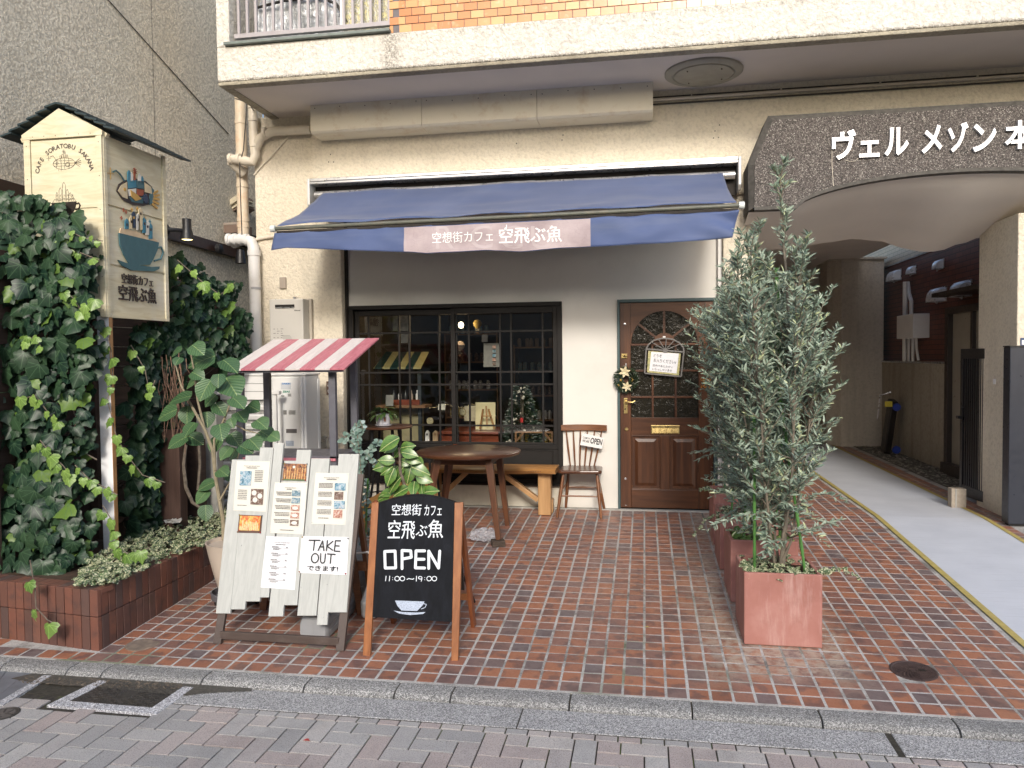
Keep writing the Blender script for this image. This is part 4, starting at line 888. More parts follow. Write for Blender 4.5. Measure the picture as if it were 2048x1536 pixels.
# ================================================================== AWNING
navy = N('navy_canvas'); p_ = navy.pos(); cc_ = navy.ramp(navy.noise(p_, 1.6, 5), [(.3,(.046,.074,.175)),(.7,(.068,.102,.225))]); cc_ = navy.mix(cc_, (.13,.16,.24), navy.math('MULTIPLY', navy.ramp(navy.noise(navy.mapping(p_, (.8,6,6)), 1.5, 5, .6), [(.5,0.),(.75,1.)]), .45)); navy.col(cc_); navy.set(rough=.62, spec=.35); navy.b.inputs['Sheen Weight'].default_value = .3; navy.bump(navy.noise(p_, 500, 2), .12, .001)
aw = T('awning', (-1.2,-.2,3.2), 'navy blue canvas awning with aluminium frame over the cafe front', 'awning')
fr = M(); fr.box(-3.27,.85,-.335,-.145,3.262,3.30); fr.box(-3.27,.85,-.345,-.30,3.285,3.318); O('top_rail', fr, MAT['alu'], aw, bevel=.006)
for x in (-3.30,.85):
    q = M(); q.prism([(-.345,3.318),(-.345,3.06),(-.30,3.02),(-.145,3.02),(-.145,3.318)], x, x+.03, 'YZ'); O('end_bracket', q, paint('bracket', (.60,.60,.58), .4, .05, metal=.3), aw, bevel=.008)
O('recess_shade', M().box(-3.27,.85,-.20,-.143,3.0,3.262), MAT['dark'], aw)  # dark coloured box stands in for the shade inside the housing
O('roller', M().tube([(-3.25,-.25,3.17),(.83,-.25,3.17)], .038, 14), MAT['alu'], aw, smooth=True)
for x, s in ((-2.6,1),(.2,-1)): 
    O('folding_arm', M().tube([(x,-.24,3.08),(x+s*.55,-.72,2.86),(x-s*.1,-1.17,2.68)], .02, 8), MAT['alu'], aw)
xl, xr, zl_, zr_ = -3.225, .768, 2.682, 2.715
def zb_(x): return zl_+(zr_-zl_)*(x-xl)/(xr-xl)
q = M(); nx, ny = 110, 16
for j in range(ny+1):
    t = j/ny
    for i in range(nx+1):
        u = i/nx; x = (-3.155+u*3.875)*(1-t)+(xl+.03+u*(xr-xl-.06))*t; Y = -.25-.95*t; z = 3.205*(1-t)+(zb_(x)+.028)*t
        z += -.045*math.sin(PI*t)*(1+.25*math.sin(u*7)) + .006*math.sin(u*31+t*5)*t + (.012*math.sin(t*9-u*6) if .55 < t < .97 else 0)*(.5+.5*math.sin(u*5+1)) + .010*mnoise.noise(Vector((x*2.3, Y*7, 1.7))) + .004*mnoise.noise(Vector((x*9, Y*16, 4)))
        q.v.append((x, Y, z))
for j in range(ny):
    for i in range(nx): o_ = j*(nx+1)+i; q.f.append((o_, o_+1, o_+nx+2, o_+nx+1))
AWV = [tuple(v_) for v_ in q.v]; cv = O('canopy', q, navy.m, aw, smooth=True, fix=False); s_ = cv.modifiers.new('s', 'SOLIDIFY'); s_.thickness = .003
q = M(); u = .46; pts = [(-3.155+u*3.875+(xl+.03+u*(xr-xl-.06)-(-3.155+u*3.875))*t, -.25-.95*t, 3.205*(1-t)+(zb_(-1.3)+.028)*t-.045*math.sin(PI*t)*(1+.25*math.sin(u*7))+.006) for t in np.linspace(0,1,12)]
for us in (.19, .56, .80):
    q = M()
    for t0 in np.linspace(.02, .97, 30):
        x_ = (-3.155+us*3.875)*(1-t0)+(xl+.03+us*(xr-xl-.06))*t0; j_ = min(16, int(round(t0*16))); i_ = int(round(us*110)); vv_ = AWV[j_*111+i_]
        t1_ = j_/16; q.v += [(vv_[0]-.006, vv_[1], vv_[2]+.003), (vv_[0]+.006, vv_[1], vv_[2]+.003)] if not q.v or q.v[-1][1] != vv_[1] else []
    n2_ = len(q.v)//2; q.f = [(2*i, 2*i+1, 2*i+3, 2*i+2) for i in range(n2_-1)]; O('seam', q, navy.m, aw, fix=False)
O('front_bar', M().tube([(xl,-1.2,zl_),(xr,-1.2,zr_)], .018, 12), paint('bar_olive', (.10,.105,.085), .5, .1, 10, dirt=(.28,.22,.15), dirt_amt=.5), aw, smooth=True)
q = M(); q.lathe((xl,-1.2,zl_), [(.027,-.03),(.030,-.028),(.030,.012),(.027,.014)], 16, 'X'); q2 = M().lathe((xr,-1.2,zr_), [(.027,-.014),(.030,-.012),(.030,.028),(.027,.03)], 16, 'X'); 
wp = paint('end_cap', (.60,.64,.62), .4, .1, 10); O('end_cap', q, wp, aw, smooth=True); O('end_cap', q2, wp, aw, smooth=True)
O('gap_shade', M().bar((xl+.03,-1.205,zl_-.033),(xr-.02,-1.205,zr_-.033), .018, .02), MAT['dark'], aw)  # dark strip stands in for the shaded gap between bar and valance
def vbot(x):
    pts = [(-3.26,2.487),(-3.1,2.505),(-2.9,2.492),(-2.5,2.462),(-2.2,2.443),(-1.95,2.428),(-1.82,2.413),(-1.65,2.418),(-1.3,2.425),(-1.02,2.402),(-.7,2.420),(-.3,2.425),(.1,2.430),(.45,2.440),(.71,2.455),(.9,2.46)]
    for (a, za), (b, zc2) in zip(pts[:-1], pts[1:]):
        if x <= b: return za+(zc2-za)*max(0, (x-a)/(b-a))
    return 2.45
def vY(x, s):     # s 0 top .. 1 bottom
    fold = max(0, (x-.25)/.5)
    return -1.212 - .018*s*math.sin(x*2.1+.6) - .006*math.sin(x*11+s*3)*s - .012*mnoise.noise(Vector((x*4.5, s*2, 0))) - .022*fold*math.sin((s*2.2-fold*1.6)*3.0)*min(1, fold) - .01*s
q = M(); nx, ny = 150, 12
for j in range(ny+1):
    s = j/ny
    for i in range(nx+1):
        u = i/nx; x = (-3.215+u*3.97)*(1-s)+(-3.245+u*(.70+3.245))*s; zt = zb_(x)-.042+.004*math.sin(x*17); q.v.append((x, vY(x, s), zt+(vbot(x)-zt)*s))
for j in range(ny):
    for i in range(nx): o_ = j*(nx+1)+i; q.f.append((o_, o_+1, o_+nx+2, o_+nx+1))
vl = O('valance', q, navy.m, aw, smooth=True, fix=False); s_ = vl.modifiers.new('s', 'SOLIDIFY'); s_.thickness = .002
xa, xb = aY(808,470,-1.22)[0], aY(1181,470,-1.22)[0]
sp = N('sign_patch'); p_ = sp.pos(); cr_ = sp.voro(sp.mapping(p_, (2.2,1,9)), 3.5, 'DISTANCE_TO_EDGE'); cc_ = sp.ramp(sp.noise(p_, 3, 6, .7), [(.35,(.30,.24,.255)),(.65,(.42,.35,.36))]); cc_ = sp.mix(cc_, (.16,.12,.13), sp.math('MULTIPLY', sp.ramp(cr_, [(.0,1.),(.012,0.)]), .5)); sp.col(cc_); sp.set(rough=.6)
q = M(); nx = 60
for j in range(9):
    s = .03+.945*j/8
    for i in range(nx+1):
        x = xa+(xb-xa)*i/nx; zt = zb_(x)-.042; q.v.append((x, vY(x, s)-.004, zt+(vbot(x)-zt)*s))
for j in range(8):
    for i in range(nx): o_ = j*(nx+1)+i; q.f.append((o_, o_+1, o_+nx+2, o_+nx+1))
O('sign_patch', q, sp.m, aw, smooth=True, fix=False)
def valance_text(name, body, px0, px1, py0, py1, mat, ext, off):
    v, f = text_mesh(body, 1, .5, off); mn, mx = v.min(0), v.max(0); a, b, t = aY(px0, py1, -1.22), aY(px1, py1, -1.22), aY(px0, py0, -1.22)
    m = M()
    for p in v:
        x = a[0]+(p[0]-mn[0])/(mx[0]-mn[0])*(b[0]-a[0]); z = a[2]+(p[1]-mn[1])/(mx[1]-mn[1])*(t[2]-a[2]); zt = zb_(x)-.042; s = (z-zt)/(vbot(x)-zt); m.v.append((x, vY(x, s)-(.0046 if 'ghost' in name else .0065)-ext*(p[2]+.5), z))
    m.f = f; return O(name, m, mat, aw, fix=False)
wl = paint('white_vinyl', (.82,.80,.80), .5, .02)
ghost = paint('ghost_vinyl', (.42,.36,.37), .6, .03)
[valance_text('ghost_letter', ch_, x0_, x1_, 452, 498, ghost, .0006, .0) for ch_, x0_, x1_ in (('R',872,908),('C',940,985),('C',1000,1045),('U',1062,1105))]
valance_text('lettering', '空想街カフェ', 865, 986, 465, 487, wl, .001, .002)
valance_text('lettering', '空飛ぶ魚', 998, 1124, 455, 488, wl, .001, .010)
q = M(); 
for (x, y, w, h) in ((1013,447,.006,.03),(1011,452,.024,.006)): p = aY(x, y+6, -1.235); q.box(p[0]-w/2,p[0]+w/2,-1.236,-1.232,p[2]-h/2,p[2]+h/2)
O('lettering', q, wl, aw)
# ================================================================== PIPES AND METERS
dp = T('downpipe', (-4.06,-.0,2.6), 'rust stained cream downpipe with collars at the left corner of the balcony', 'downpipe')
a, b = aY(484,190,.02), aY(484,470,.02); xx = (a[0]+b[0])/2
O('pipe', M().tube([(xx,.02,7.0),(xx,.02,b[2]-.02)], .060, 18), MAT['rusty'], dp, smooth=True)
for y in (245,333,372,440,452): z = aY(484,y,.02)[2]; O('collar', M().lathe((xx,.02,z), [(.060,-.022),(.066,-.02),(.066,.02),(.060,.022)], 20), MAT['rusty'], dp, smooth=True)
br_ = T('branch_pipe', (-3.9,-.13,3.9), 'cream branch drain pipe with elbows joining the downpipe under the balcony', 'drain pipe')
c1, c2, c3, c4, c5 = aY(505,200,-.17), aY(508,285,-.17), aY(511,315,-.17), aY(464,318,-.2), aY(486,345,-.1)
q = M(); q.tube([tuple(c1), tuple(c2), tuple(c3-np.array([0,0,-.02])), tuple(c3+np.array([-.03,-.01,-.045])), tuple(aY(492,322,-.18)), tuple(c4), tuple(c4+np.array([-.03,.03,-.02])), (c5[0]-.02,-.05,c5[2])], .048, 16); O('pipe', q, MAT['pvc_cream'], br_, smooth=True)
h0, h1, h2 = aY(522,275,-.17), aY(545,263,-.19), aY(622,259,-.19); q = M(); q.tube([tuple(aY(510,300,-.17)), tuple(h0), tuple(h1), tuple(h2)], .046, 16); O('pipe', q, MAT['pvc_cream'], br_, smooth=True)
for cpt, ax in ((aY(506,215,-.17),'Z'),(aY(507,240,-.17),'Z'),(aY(510,292,-.17),'Z'),(aY(530,266,-.19),'X'),(aY(478,318,-.19),'X'),(aY(462,318,-.2),'X')): O('collar', M().lathe(tuple(cpt), [(.050,-.018),(.055,-.016),(.055,.016),(.050,.018)], 20, ax), MAT['pvc_cream'], br_, smooth=True)
wp_ = T('white_drain_pipe', (-3.93,-.2,0), 'clean white drain pipe with elbow running down beside the water heater', 'drain pipe')
e = [aY(462,479,-.18), aY(488,479,-.19), aY(502,483,-.2), aY(507,495,-.2), aY(508,515,-.2)]; bt_ = (aY(514,680,-.2)[0], -.2, .3)
q = M(); q.tube([tuple(e[0]+np.array([-.02,.12,-.02]))]+[tuple(p) for p in e]+[bt_], [.056]*4+[.058,.058,.058], 18); O('pipe', q, MAT['pvc'], wp_, smooth=True)
for cpt, ax in ((aY(458,479,-.18),'X'),(aY(470,479,-.18),'X'),(aY(482,479,-.18),'X'),(aY(494,480,-.19),'X')): O('collar', M().lathe(tuple(cpt), [(.058,-.016),(.063,-.014),(.063,.014),(.058,.016)], 20, ax), MAT['pvc'], wp_, smooth=True)
cpt = aY(508,506,-.2); O('collar', M().lathe(tuple(cpt), [(.060,-.03),(.066,-.028),(.066,.028),(.060,.03)], 20), MAT['pvc'], wp_, smooth=True)
cpt = aY(511,577,-.2); O('tape_band', M().lathe((cpt[0],-.2,cpt[2]), [(.0595,-.012),(.0595,.012)], 20), paint('grey_band', (.38,.38,.39), .5, .05), wp_, smooth=True)
hs = T('refrigerant_hoses', (-4.02,-.25,1.2), 'bundle of thin cream hoses hanging behind the white drain pipe', 'hoses')
for i in range(3):
    x0 = -4.03+i*.022; q = M(); q.tube([(x0,-.12,2.55),(x0-.01,-.15,1.9),(x0-.05-.02*i,-.22,1.75),(x0-.18,-.3,1.55),(x0-.25,-.3,1.3)], .011, 6); O('hose', q, MAT['pvc_cream'], hs, smooth=True)
for k_, pts in enumerate((((470,197),(496,205),(508,222)), ((494,205),(487,300),(480,325)), ((479,325),(482,420),(484,470)), ((575,275),(545,310),(520,335),(508,350)), ((497,480),(498,560),(501,640)))):
    q = M(); q.tube([tuple(aY(x, y, -.22 if k_ != 3 else -.115)) for x, y in pts], .006 if k_ != 3 else .009, 5)
    tag(O('cable', q, MAT['cable'] if k_ != 3 else MAT['pvc_cream'], smooth=True), ['short dark cable looped over the top of the downpipe','thin dark cable beside the upper branch pipe','thin dark cable hanging along the rusty downpipe','curved grey cable crossing the cream pier below the branch pipe','thin dark cable hanging beside the white drain pipe'][k_], 'cable')
q = M(); q.tube([tuple(aY(x, y, -.12)) for x, y in ((500,487),(515,478),(530,475),(552,472))], .018, 10); tag(O('thin_pipe', q, MAT['pvc_cream'], smooth=True), 'thin cream pipe entering the pier behind the left end of the awning', 'pipe')
p = aY(567,566,-.102); bp = paint('taupe_plate', (.34,.29,.24), .5, .05); jb = tag(O('junction_plate', M().box(p[0]-.035,p[0]+.035,-.125,-.101,p[2]-.058,p[2]+.058), bp, bevel=.004), 'small taupe blank cover plate on the cream pier above the heater', 'cover plate')
p = aY(660,776,-.102); ob = T('outlet_box', (p[0],-.12,p[2]), 'brown outdoor socket plate on the cream pier beside the cafe window', 'outlet'); O('plate', M().box(p[0]-.03,p[0]+.03,-.13,-.101,p[2]-.07,p[2]+.07), paint('brown_plate', (.10,.055,.04), .4, .1), ob, bevel=.004); [O('socket_cover', M().lathe((p[0],-.13,p[2]+e_), [(.018,0),(.018,-.006),(.0,-.006)], 14, 'Y', cap=False), MAT['steel'], ob) for e_ in (.032,-.032)]
p = aY(652,884,-.102); tag(O('meter_box', M().box(p[0]-.035,p[0]+.035,-.16,-.101,p[2]-.06,p[2]+.06), MAT['alu'], bevel=.004), 'small aluminium box low on the cream pier beside the air conditioner', 'box')
# gas water heater
gh = T('water_heater', (-3.56,-.2,1.3), 'beige wall mounted gas water heater above the big air conditioner', 'water heater'); hp = paint('heater_paint', (.52,.50,.46), .4, .03, 4); hp2 = paint('heater_side', (.40,.36,.30), .5, .03, 4)
O('front_cover', M().box(-3.75,-3.385,-.30,-.155,1.30,2.135), hp, gh, bevel=.012, seg=3); O('back_case', M().box(-3.735,-3.36,-.155,-.102,1.29,2.145), hp2, gh, bevel=.012)
q = M(); q.box(-3.685,-3.475,-.303,-.2995,2.045,2.078); O('exhaust_slot', q, MAT['black'], gh, bevel=.004); O('slot_lip', M().box(-3.68,-3.48,-.308,-.3035,2.042,2.052), MAT['steel'], gh)
write('brand_lettering', 'Rinnai', MAT['ink'], gh, (-3.475,-.3012,2.010), (1,0,0), (0,0,1), .062, .014, offset=.02)
q = M()
for i in range(16):
    for j in range(3): 
        if rnd.random() < .75: w = .012+rnd.random()*.018; q.box(-3.71+j*.04,-3.71+j*.04+w,-.3006,-.3002,1.50+i*.022,1.50+i*.022+.005)
for i in range(22): q.box(-3.61,-3.61+.06+rnd.random()*.045,-.3006,-.3002,1.50+i*.0125,1.50+i*.0125+.003)
kind(O('warning_print', q, MAT['inkgrey'], gh, fix=False), 'stuff'); q = M(); q.box(-3.55,-3.52,-.17,-.12,2.14,2.165); q.lathe((-3.70,-.25,2.14),[(.006,-.004),(.006,.004)],8); q.lathe((-3.46,-.25,2.14),[(.006,-.004),(.006,.004)],8); O('top_bracket', q, MAT['steel'], gh)
# large outdoor unit
ou = T('air_conditioner', (-3.6,-.55,0), 'large white outdoor air conditioner with slatted grille standing before the pier', 'air conditioner'); acp = paint('ac_paint', (.82,.82,.80), .5, .03, 4)
x0, x1, yf_, yb_, zt = -4.08, -3.19, -.70, -.37, 1.378; xm = -3.545
O('right_casing', M().box(xm,x1,yf_,yb_,.02,zt-.012), acp, ou, bevel=.02, seg=3); O('left_casing', M().box(x0,xm-.003,yf_+.045,yb_,.02,zt-.012), MAT['dark'], ou); O('top_cover', M().box(x0-.01,x1+.008,yf_-.012,yb_+.005,zt-.012,zt+.012), acp, ou, bevel=.01)
O('top_panel', M().box(x0,xm-.003,yf_,yf_+.044,1.135,zt-.0125), acp, ou, bevel=.006)
for z in (1.29,1.215): O('panel_groove', M().box(x0,xm-.004,yf_-.0015,yf_+.001,z,z+.004), MAT['inkgrey'], ou)
for k_ in range(12):
    z = 1.06-k_*.093
    if z > .05: O('slat', M().box(x0,xm-.003,yf_-.01,yf_+.03,z-.022,z+.024,(.35,0,0)), acp, ou, bevel=.006)
q = M()
for i in range(40): x = x0+.01+i*(xm-x0-.03)/39; q.box(x-.0025,x+.0025,yf_+.032,yf_+.037,.08,1.13)
for k_ in range(26): z = .10+k_*.04; q.box(x0,xm-.01,yf_+.037,yf_+.041,z-.002,z+.002)
kind(O('fan_guard', q, MAT['white'], ou, fix=False), 'stuff')
O('vertical_pipe_cover', M().tube([(-3.225,-.715,zt-.02),(-3.225,-.715,.1)], .018, 10), acp, ou, smooth=True)
for x in (-.42,-.39): O('side_rib', M().box(x1-.001,x1+.006,x-.006,x+.006,.1,zt-.05), acp, ou)
q = M(); q.box(-3.395,-3.285,-.704,-.6995,.815,.855); O('hand_grip', q, MAT['inkgrey'], ou, bevel=.004); O('grip_frame', M().box(-3.40,-3.28,-.702,-.698,.81,.86), acp, ou, bevel=.004)
lab = O('brand_label', M().box(-3.44,-3.335,-.703,-.7,1.285-.05,1.30), paint('label_silver', (.62,.64,.66), .3, .03), ou); write('brand_lettering', 'DAIKIN', paint('label_blue', (.02,.20,.55), .4, .05), ou, (-3.425,-.704,1.282), (1,0,0), (0,0,1), .082, .016, offset=.03)
write('eco_lettering', 'ZEAS', paint('label_green', (.01,.28,.18), .4, .05), ou, (-3.425,-.704,1.205), (1,0,0), (.25,0,1), .075, .018, offset=.03); write('refrigerant_lettering', 'R32', MAT['ink'], ou, (-3.44,-.704,1.165), (1,0,0), (0,0,1), .035, .014, offset=.02)
q = M(); 
for i in range(5): q.box(-3.37,-3.335,-.704,-.7005,1.168+i*.006,1.170+i*.006)
for i in range(7): q.box(-3.42,-3.385,-.704,-.7005,.995+i*.006,.998+i*.006); q.box(-3.365,-3.295,-.704,-.7005,.995+i*.006,.997+i*.006)
kind(O('print_lines', q, MAT['inkgrey'], ou, fix=False), 'stuff'); O('data_plate', M().box(-3.40,-3.32,-.703,-.7,.69,.74), paint('plate_pale', (.42,.47,.55), .4, .2, 60), ou)
cr = T('clothes_prop', (-3.7,-.8,0), 'white metal bracket bars in front of the big air conditioner', 'bracket')
for px, yy0, yy1 in ((428,788,1000),(551,788,1000)):
    p = aY(px, yy0, -.86); O('post', M().box(p[0]-.012,p[0]+.012,-.872,-.848,0,p[2]), MAT['white'], cr); O('cap', M().box(p[0]-.03,p[0]+.05,-.89,-.83,p[2]-.005,p[2]+.03), MAT['white'], cr, bevel=.006)

# ================================================================== LEFT PLANTER, FENCE, SIGN BOX
bm2 = N('planter_brick'); p_ = bm2.pos(); r_ = bm2.rand(); c_ = bm2.ramp(r_, [(0,(.105,.055,.044)),(.3,(.195,.080,.055)),(.6,(.150,.068,.050)),(.8,(.095,.065,.060)),(1,(.21,.090,.060))]); c_ = bm2.mix(c_, (.075,.048,.045), bm2.math('MULTIPLY', bm2.ramp(bm2.noise(p_, 9, 4), [(.5,0.),(.66,1.)]), .6)); c_ = bm2.mix(c_, (.05,.045,.02), bm2.math('MULTIPLY', bm2.ramp(bm2.noise(p_, 5, 5, .7), [(.55,0.),(.75,1.)]), .5)); bm2.col(c_); bm2.set(rough=.48); bm2.bump(bm2.noise(p_, 50, 4), .2, .003)
bp_ = T('brick_planter', (-3.8,-3.0,-.2), 'low planter bed faced with dark red upright bricks on the left', 'planter bed')
Cn = np.array([-3.19,-3.585]); dF = np.array([-1.0,.125]); dF /= np.linalg.norm(dF); dS = np.array([0.,1.])
zt_, zm, zbq = .168, .008, -.205
def brk(c0, d, out, w, z0, z1, dep=.03):
    a = c0; b = c0+d*w; q = M(); e = .0; jt = jit(.0012)
    ps = [a+out*jt, b+out*jt, b-out*dep, a-out*dep]; q.add([(p[0],p[1],z0) for p in ps]+[(p[0],p[1],z1) for p in ps], [(0,1,2,3),(4,5,6,7),(0,1,5,4),(1,2,6,5),(2,3,7,6),(3,0,4,7)]); O('brick', q, bm2.m, bp_, bevel=.0025, seg=1)
nF = np.array([-dF[1]*-1, -1.0]); nF = np.array([dF[1], -dF[0]])*1.0
if nF[1] > 0: nF = -nF
nS = np.array([1.,0.]); pw = .0635
for i in range(24):
    c0 = Cn+dF*(i*pw+.003); brk(c0, dF, nF, pw-.005, zbq, zm-.004); brk(c0, dF, nF, pw-.005, zm, zt_)
    t = M(); ps = [c0-nF*.031, c0+dF*(pw-.005)-nF*.031, c0+dF*(pw-.005)-nF*.125, c0-nF*.125]; t.add([(p[0],p[1],zt_-.03) for p in ps]+[(p[0],p[1],zt_+jit(.001)) for p in ps], [(0,1,2,3),(4,5,6,7),(0,1,5,4),(1,2,6,5),(2,3,7,6),(3,0,4,7)]); O('brick', t, bm2.m, bp_, bevel=.0025, seg=1)
for i in range(19):
    c0 = Cn+dS*(i*pw+.034); gzb = gz(c0[1])-.03; brk(c0, dS, nS, pw-.005, gzb, zm-.004); brk(c0, dS, nS, pw-.005, zm, zt_)
    if i > 1:
        t = M(); ps = [c0-nS*.031, c0+dS*(pw-.005)-nS*.031, c0+dS*(pw-.005)-nS*.125, c0-nS*.125]; t.add([(p[0],p[1],zt_-.03) for p in ps]+[(p[0],p[1],zt_+jit(.001)) for p in ps], [(0,1,2,3),(4,5,6,7),(0,1,5,4),(1,2,6,5),(2,3,7,6),(3,0,4,7)]); O('brick', t, bm2.m, bp_, bevel=.0025, seg=1)
q = M(); a = Cn-nS*.012+dS*.02; ps = [a, Cn+dF*1.55-nF*.015+np.array([0,.0]), np.array([-4.72,-3.38]), np.array([-4.72,-2.35]), np.array([-3.202,-2.35])]
q.prism([(p[0],p[1]) for p in ps], -.25, zm-.003, 'XY'); ps2 = [p+np.array([-.05 if i in (0,4) else 0, .045 if i < 3 else 0]) for i, p in enumerate(ps)]; q.prism([(p[0],p[1]) for p in ps2], zm-.002, zt_-.032, 'XY'); O('mortar_core', q, MAT['gap'], bp_)
O('soil', M().box(-4.7,-3.31,-3.40,-2.3,zt_-.05,zt_-.03), MAT['soil'], bp_)
O('soil', M().box(-4.7,-3.2,-2.35,-1.2,-.1,zt_-.06), MAT['soil'], bp_)
# board fence along the neighbour's wall
wf = T('board_fence', (-4.3,-1.6,0), 'old dark brown horizontal board fence behind the ivy', 'fence'); fw = wood('fence_wood', (.045,.026,.020), (.105,.065,.050), 'Y', .8, .7, .5, .5)
for i in range(13): z = .18+i*.163; O('board', M().box(-4.335+jit(.004),-4.31,-3.3,-.12,z,z+.157), fw, wf, bevel=.003)
for y in (-3.2,-2.2,-1.2,-.16): O('fence_post', M().box(-4.30,-4.23,y-.04,y+.04,0,2.27), fw, wf, bevel=.003)
fw2 = wood('post_wood', (.055,.028,.020), (.14,.075,.055), 'Z', .8, .75, .6, .4)
f2 = T('trellis_wall', (-4.6,-2.6,0), 'weathered board screen facing the street that the big ivy climbs', 'fence')
for i in range(11): z = .12+i*.19; O('board', M().box(-5.0,-4.36,-2.62,-2.595,z,z+.182), fw, f2)
for x in (-4.9,-4.65,-4.39): O('fence_post', M().box(x-.03,x+.03,-2.594,-2.54,0,2.25), fw, f2)
for (px0, px1, y0, y1, Y, mm, lb, ct) in ((322,357,860,1040,-2.0,fw2,'thick reddish timber post standing in the planter right of the sign post','post'),(396,432,830,1010,-1.5,MAT['concrete'],'grey concrete post behind the big leaved plant','post'),(374,398,880,1010,-1.7,fw,'dark narrow boards leaning behind the twisted vine','boards')):
    a, b = aY(px0, y1, Y), aY(px1, y0, Y); tag(O('garden_post', M().box(a[0],b[0],Y,Y+.1,a[2]-.1,b[2]), mm, bevel=.005), lb, ct)
q = M(); q.tube([tuple(aY(x, y, -1.95)) for x, y in ((372,890),(367,930),(372,975),(385,1005),(400,1015))], [.012,.014,.016,.014,.01], 7); q.tube([tuple(aY(x, y, -1.9)) for x, y in ((398,880),(400,930),(396,980))], .012, 6); tag(O('twisted_vine', q, MAT['bark'], smooth=True), 'bare twisted woody vine stem in front of the dark boards', 'vine')
p = aY(352,1035,-2.0); q = M()
for i in range(9): a = rnd.random()*6.28; q.add([(p[0]+.05+math.cos(a)*.08*rnd.random()+x*.04, p[1]-.1+jit(.06)+y*.04, p[2]-.02+z*.03) for x, y, z in ico], icf)
kind(O('rubble', q, MAT['concrete'], fix=False), 'stuff')
# the sign box on its post
sx1 = -3.72; sy0 = -2.75; sx0 = aY(50,400,sy0)[0]; sy1 = aX(335,500,sx1)[1]; zb0, zt0 = 1.835, 3.135
pl = N('sign_plywood'); p_ = pl.pos(); n1 = pl.noise(pl.mapping(p_, (2,2,14)), 1.6, 6, .6, 1.6); c_ = pl.ramp(n1, [(.3,(.58,.51,.33)),(.5,(.66,.60,.42)),(.7,(.72,.67,.50))]); c_ = pl.mix(c_, (.62,.62,.60), pl.math('MULTIPLY', pl.ramp(pl.noise(p_, 2.2, 4), [(.55,0.),(.75,1.)]), .5)); pl.col(c_); pl.set(rough=.6); pl.bump(n1, .08, .002)
sb = T('cafe_sign_box', ((sx0+sx1)/2, (sy0+sy1)/2, 0), 'tall pale plywood cafe sign box with little dark roof on a white post', 'sign')
O('box_body', M().box(sx0+.02,sx1-.02,sy0+.02,sy1-.02,zb0+.03,zt0-.03), pl.m, sb)
zg2 = 3.09
for z0_, z1_, nm in ((zb0+.02,2.21,'panel'),(2.215,2.60,'panel'),(2.605,zg2-.0,'panel')): O('front_panel', M().box(sx0+.055,sx1-.05,sy0+.008,sy0+.019,z0_,z1_), pl.m, sb, bevel=.0015)
for z0_, z1_ in ((zb0,2.20),(2.205,2.62),(2.625,zt0-.02)): O('side_panel', M().box(sx1-.019,sx1-.008,sy0+.05,sy1-.04,z0_+.01,z1_), pl.m, sb, bevel=.0015)
q = M(); xc = -4.045; ridge = 3.335
for a, b in ((sx0,sx0+.05),(sx1-.045,sx1)): O('corner_strip', M().box(a,b,sy0,sy0+.018,zb0,zt0-.03), pl.m, sb, bevel=.002)
for a, b in ((sy0+.0185,sy0+.05),(sy1-.04,sy1)): O('corner_strip', M().box(sx1-.012,sx1+.003,a,b,zb0,zt0-.0), pl.m, sb, bevel=.002)
O('bottom_strip', M().box(sx1-.011,sx1+.002,sy0+.051,sy1-.041,zb0,zb0+.02), pl.m, sb)
q = M(); q.prism([(sx0-.01,zt0-.035),(sx1+.01,zt0-.035),(sx1+.01,zt0+.0),(xc,ridge-.03),(sx0-.01,zt0)], sy0-.004, sy0+.0075, 'XZ'); O('gable', q, pl.m, sb, bevel=.002)
rm_ = paint('roof_teal', (.022,.040,.046), .5, .15, 9)
for sgn in (-1, 1):
    W = .44; n_ = 6; drop = .222
    for i in range(n_):
        t0, t1 = i/n_, (i+1.25)/n_; t1 = min(t1, 1.03)
        a = (xc+sgn*W*t0, ridge-drop*t0+.010); b = (xc+sgn*W*t1, ridge-drop*t1+.026)
        m_ = M(); m_.add([(a[0],sy0-.03,a[1]-.016),(b[0],sy0-.03,b[1]-.010),(b[0],sy0-.03,b[1]+.004),(a[0],sy0-.03,a[1]-.002),(a[0],sy1+.15,a[1]-.016),(b[0],sy1+.15,b[1]-.010),(b[0],sy1+.15,b[1]+.004),(a[0],sy1+.15,a[1]-.002)], [(0,1,2,3),(4,7,6,5),(0,4,5,1),(1,5,6,2),(2,6,7,3),(3,7,4,0)])
        O('roof_slat', m_, rm_, sb, bevel=.0015)
    m_ = M().bar((xc+sgn*.06,sy0+.05,ridge-.07),(xc+sgn*(W-.1),sy0+.05,ridge-drop*.8-.05), .03, .03); O('rafter', m_, pl.m, sb)
q = M()
for z in np.linspace(zb0+.05, zt0-.08, 6): 
    for x in (sx0+.025, sx1-.022): q.lathe((x,sy0-.0,z), [(.0035,-.001),(.0035,.001)], 6, 'Y')
for x in np.linspace(sx0+.08, sx1-.08, 6): q.lathe((x,sy0-.004,zt0-.018), [(.0035,-.001),(.0035,.001)], 6, 'Y')
kind(O('nail_heads', q, MAT['screw'], sb, fix=False), 'stuff')
pc = aZ(228,1088,.13); px_ = -3.775; O('post', M().box(px_-.045,px_+.05,-2.72,-2.685,.05,zb0+.03), paint('post_white', (.84,.85,.87), .5, .05, 5, dirt=(.35,.25,.15), dirt_amt=.3, dscale=7), sb, bevel=.004)
O('post_edge', M().box(px_+.0505,px_+.054,-2.72,-2.685,.05,zb0), paint('post_edge', (.45,.24,.10), .6, .2, 9), sb)
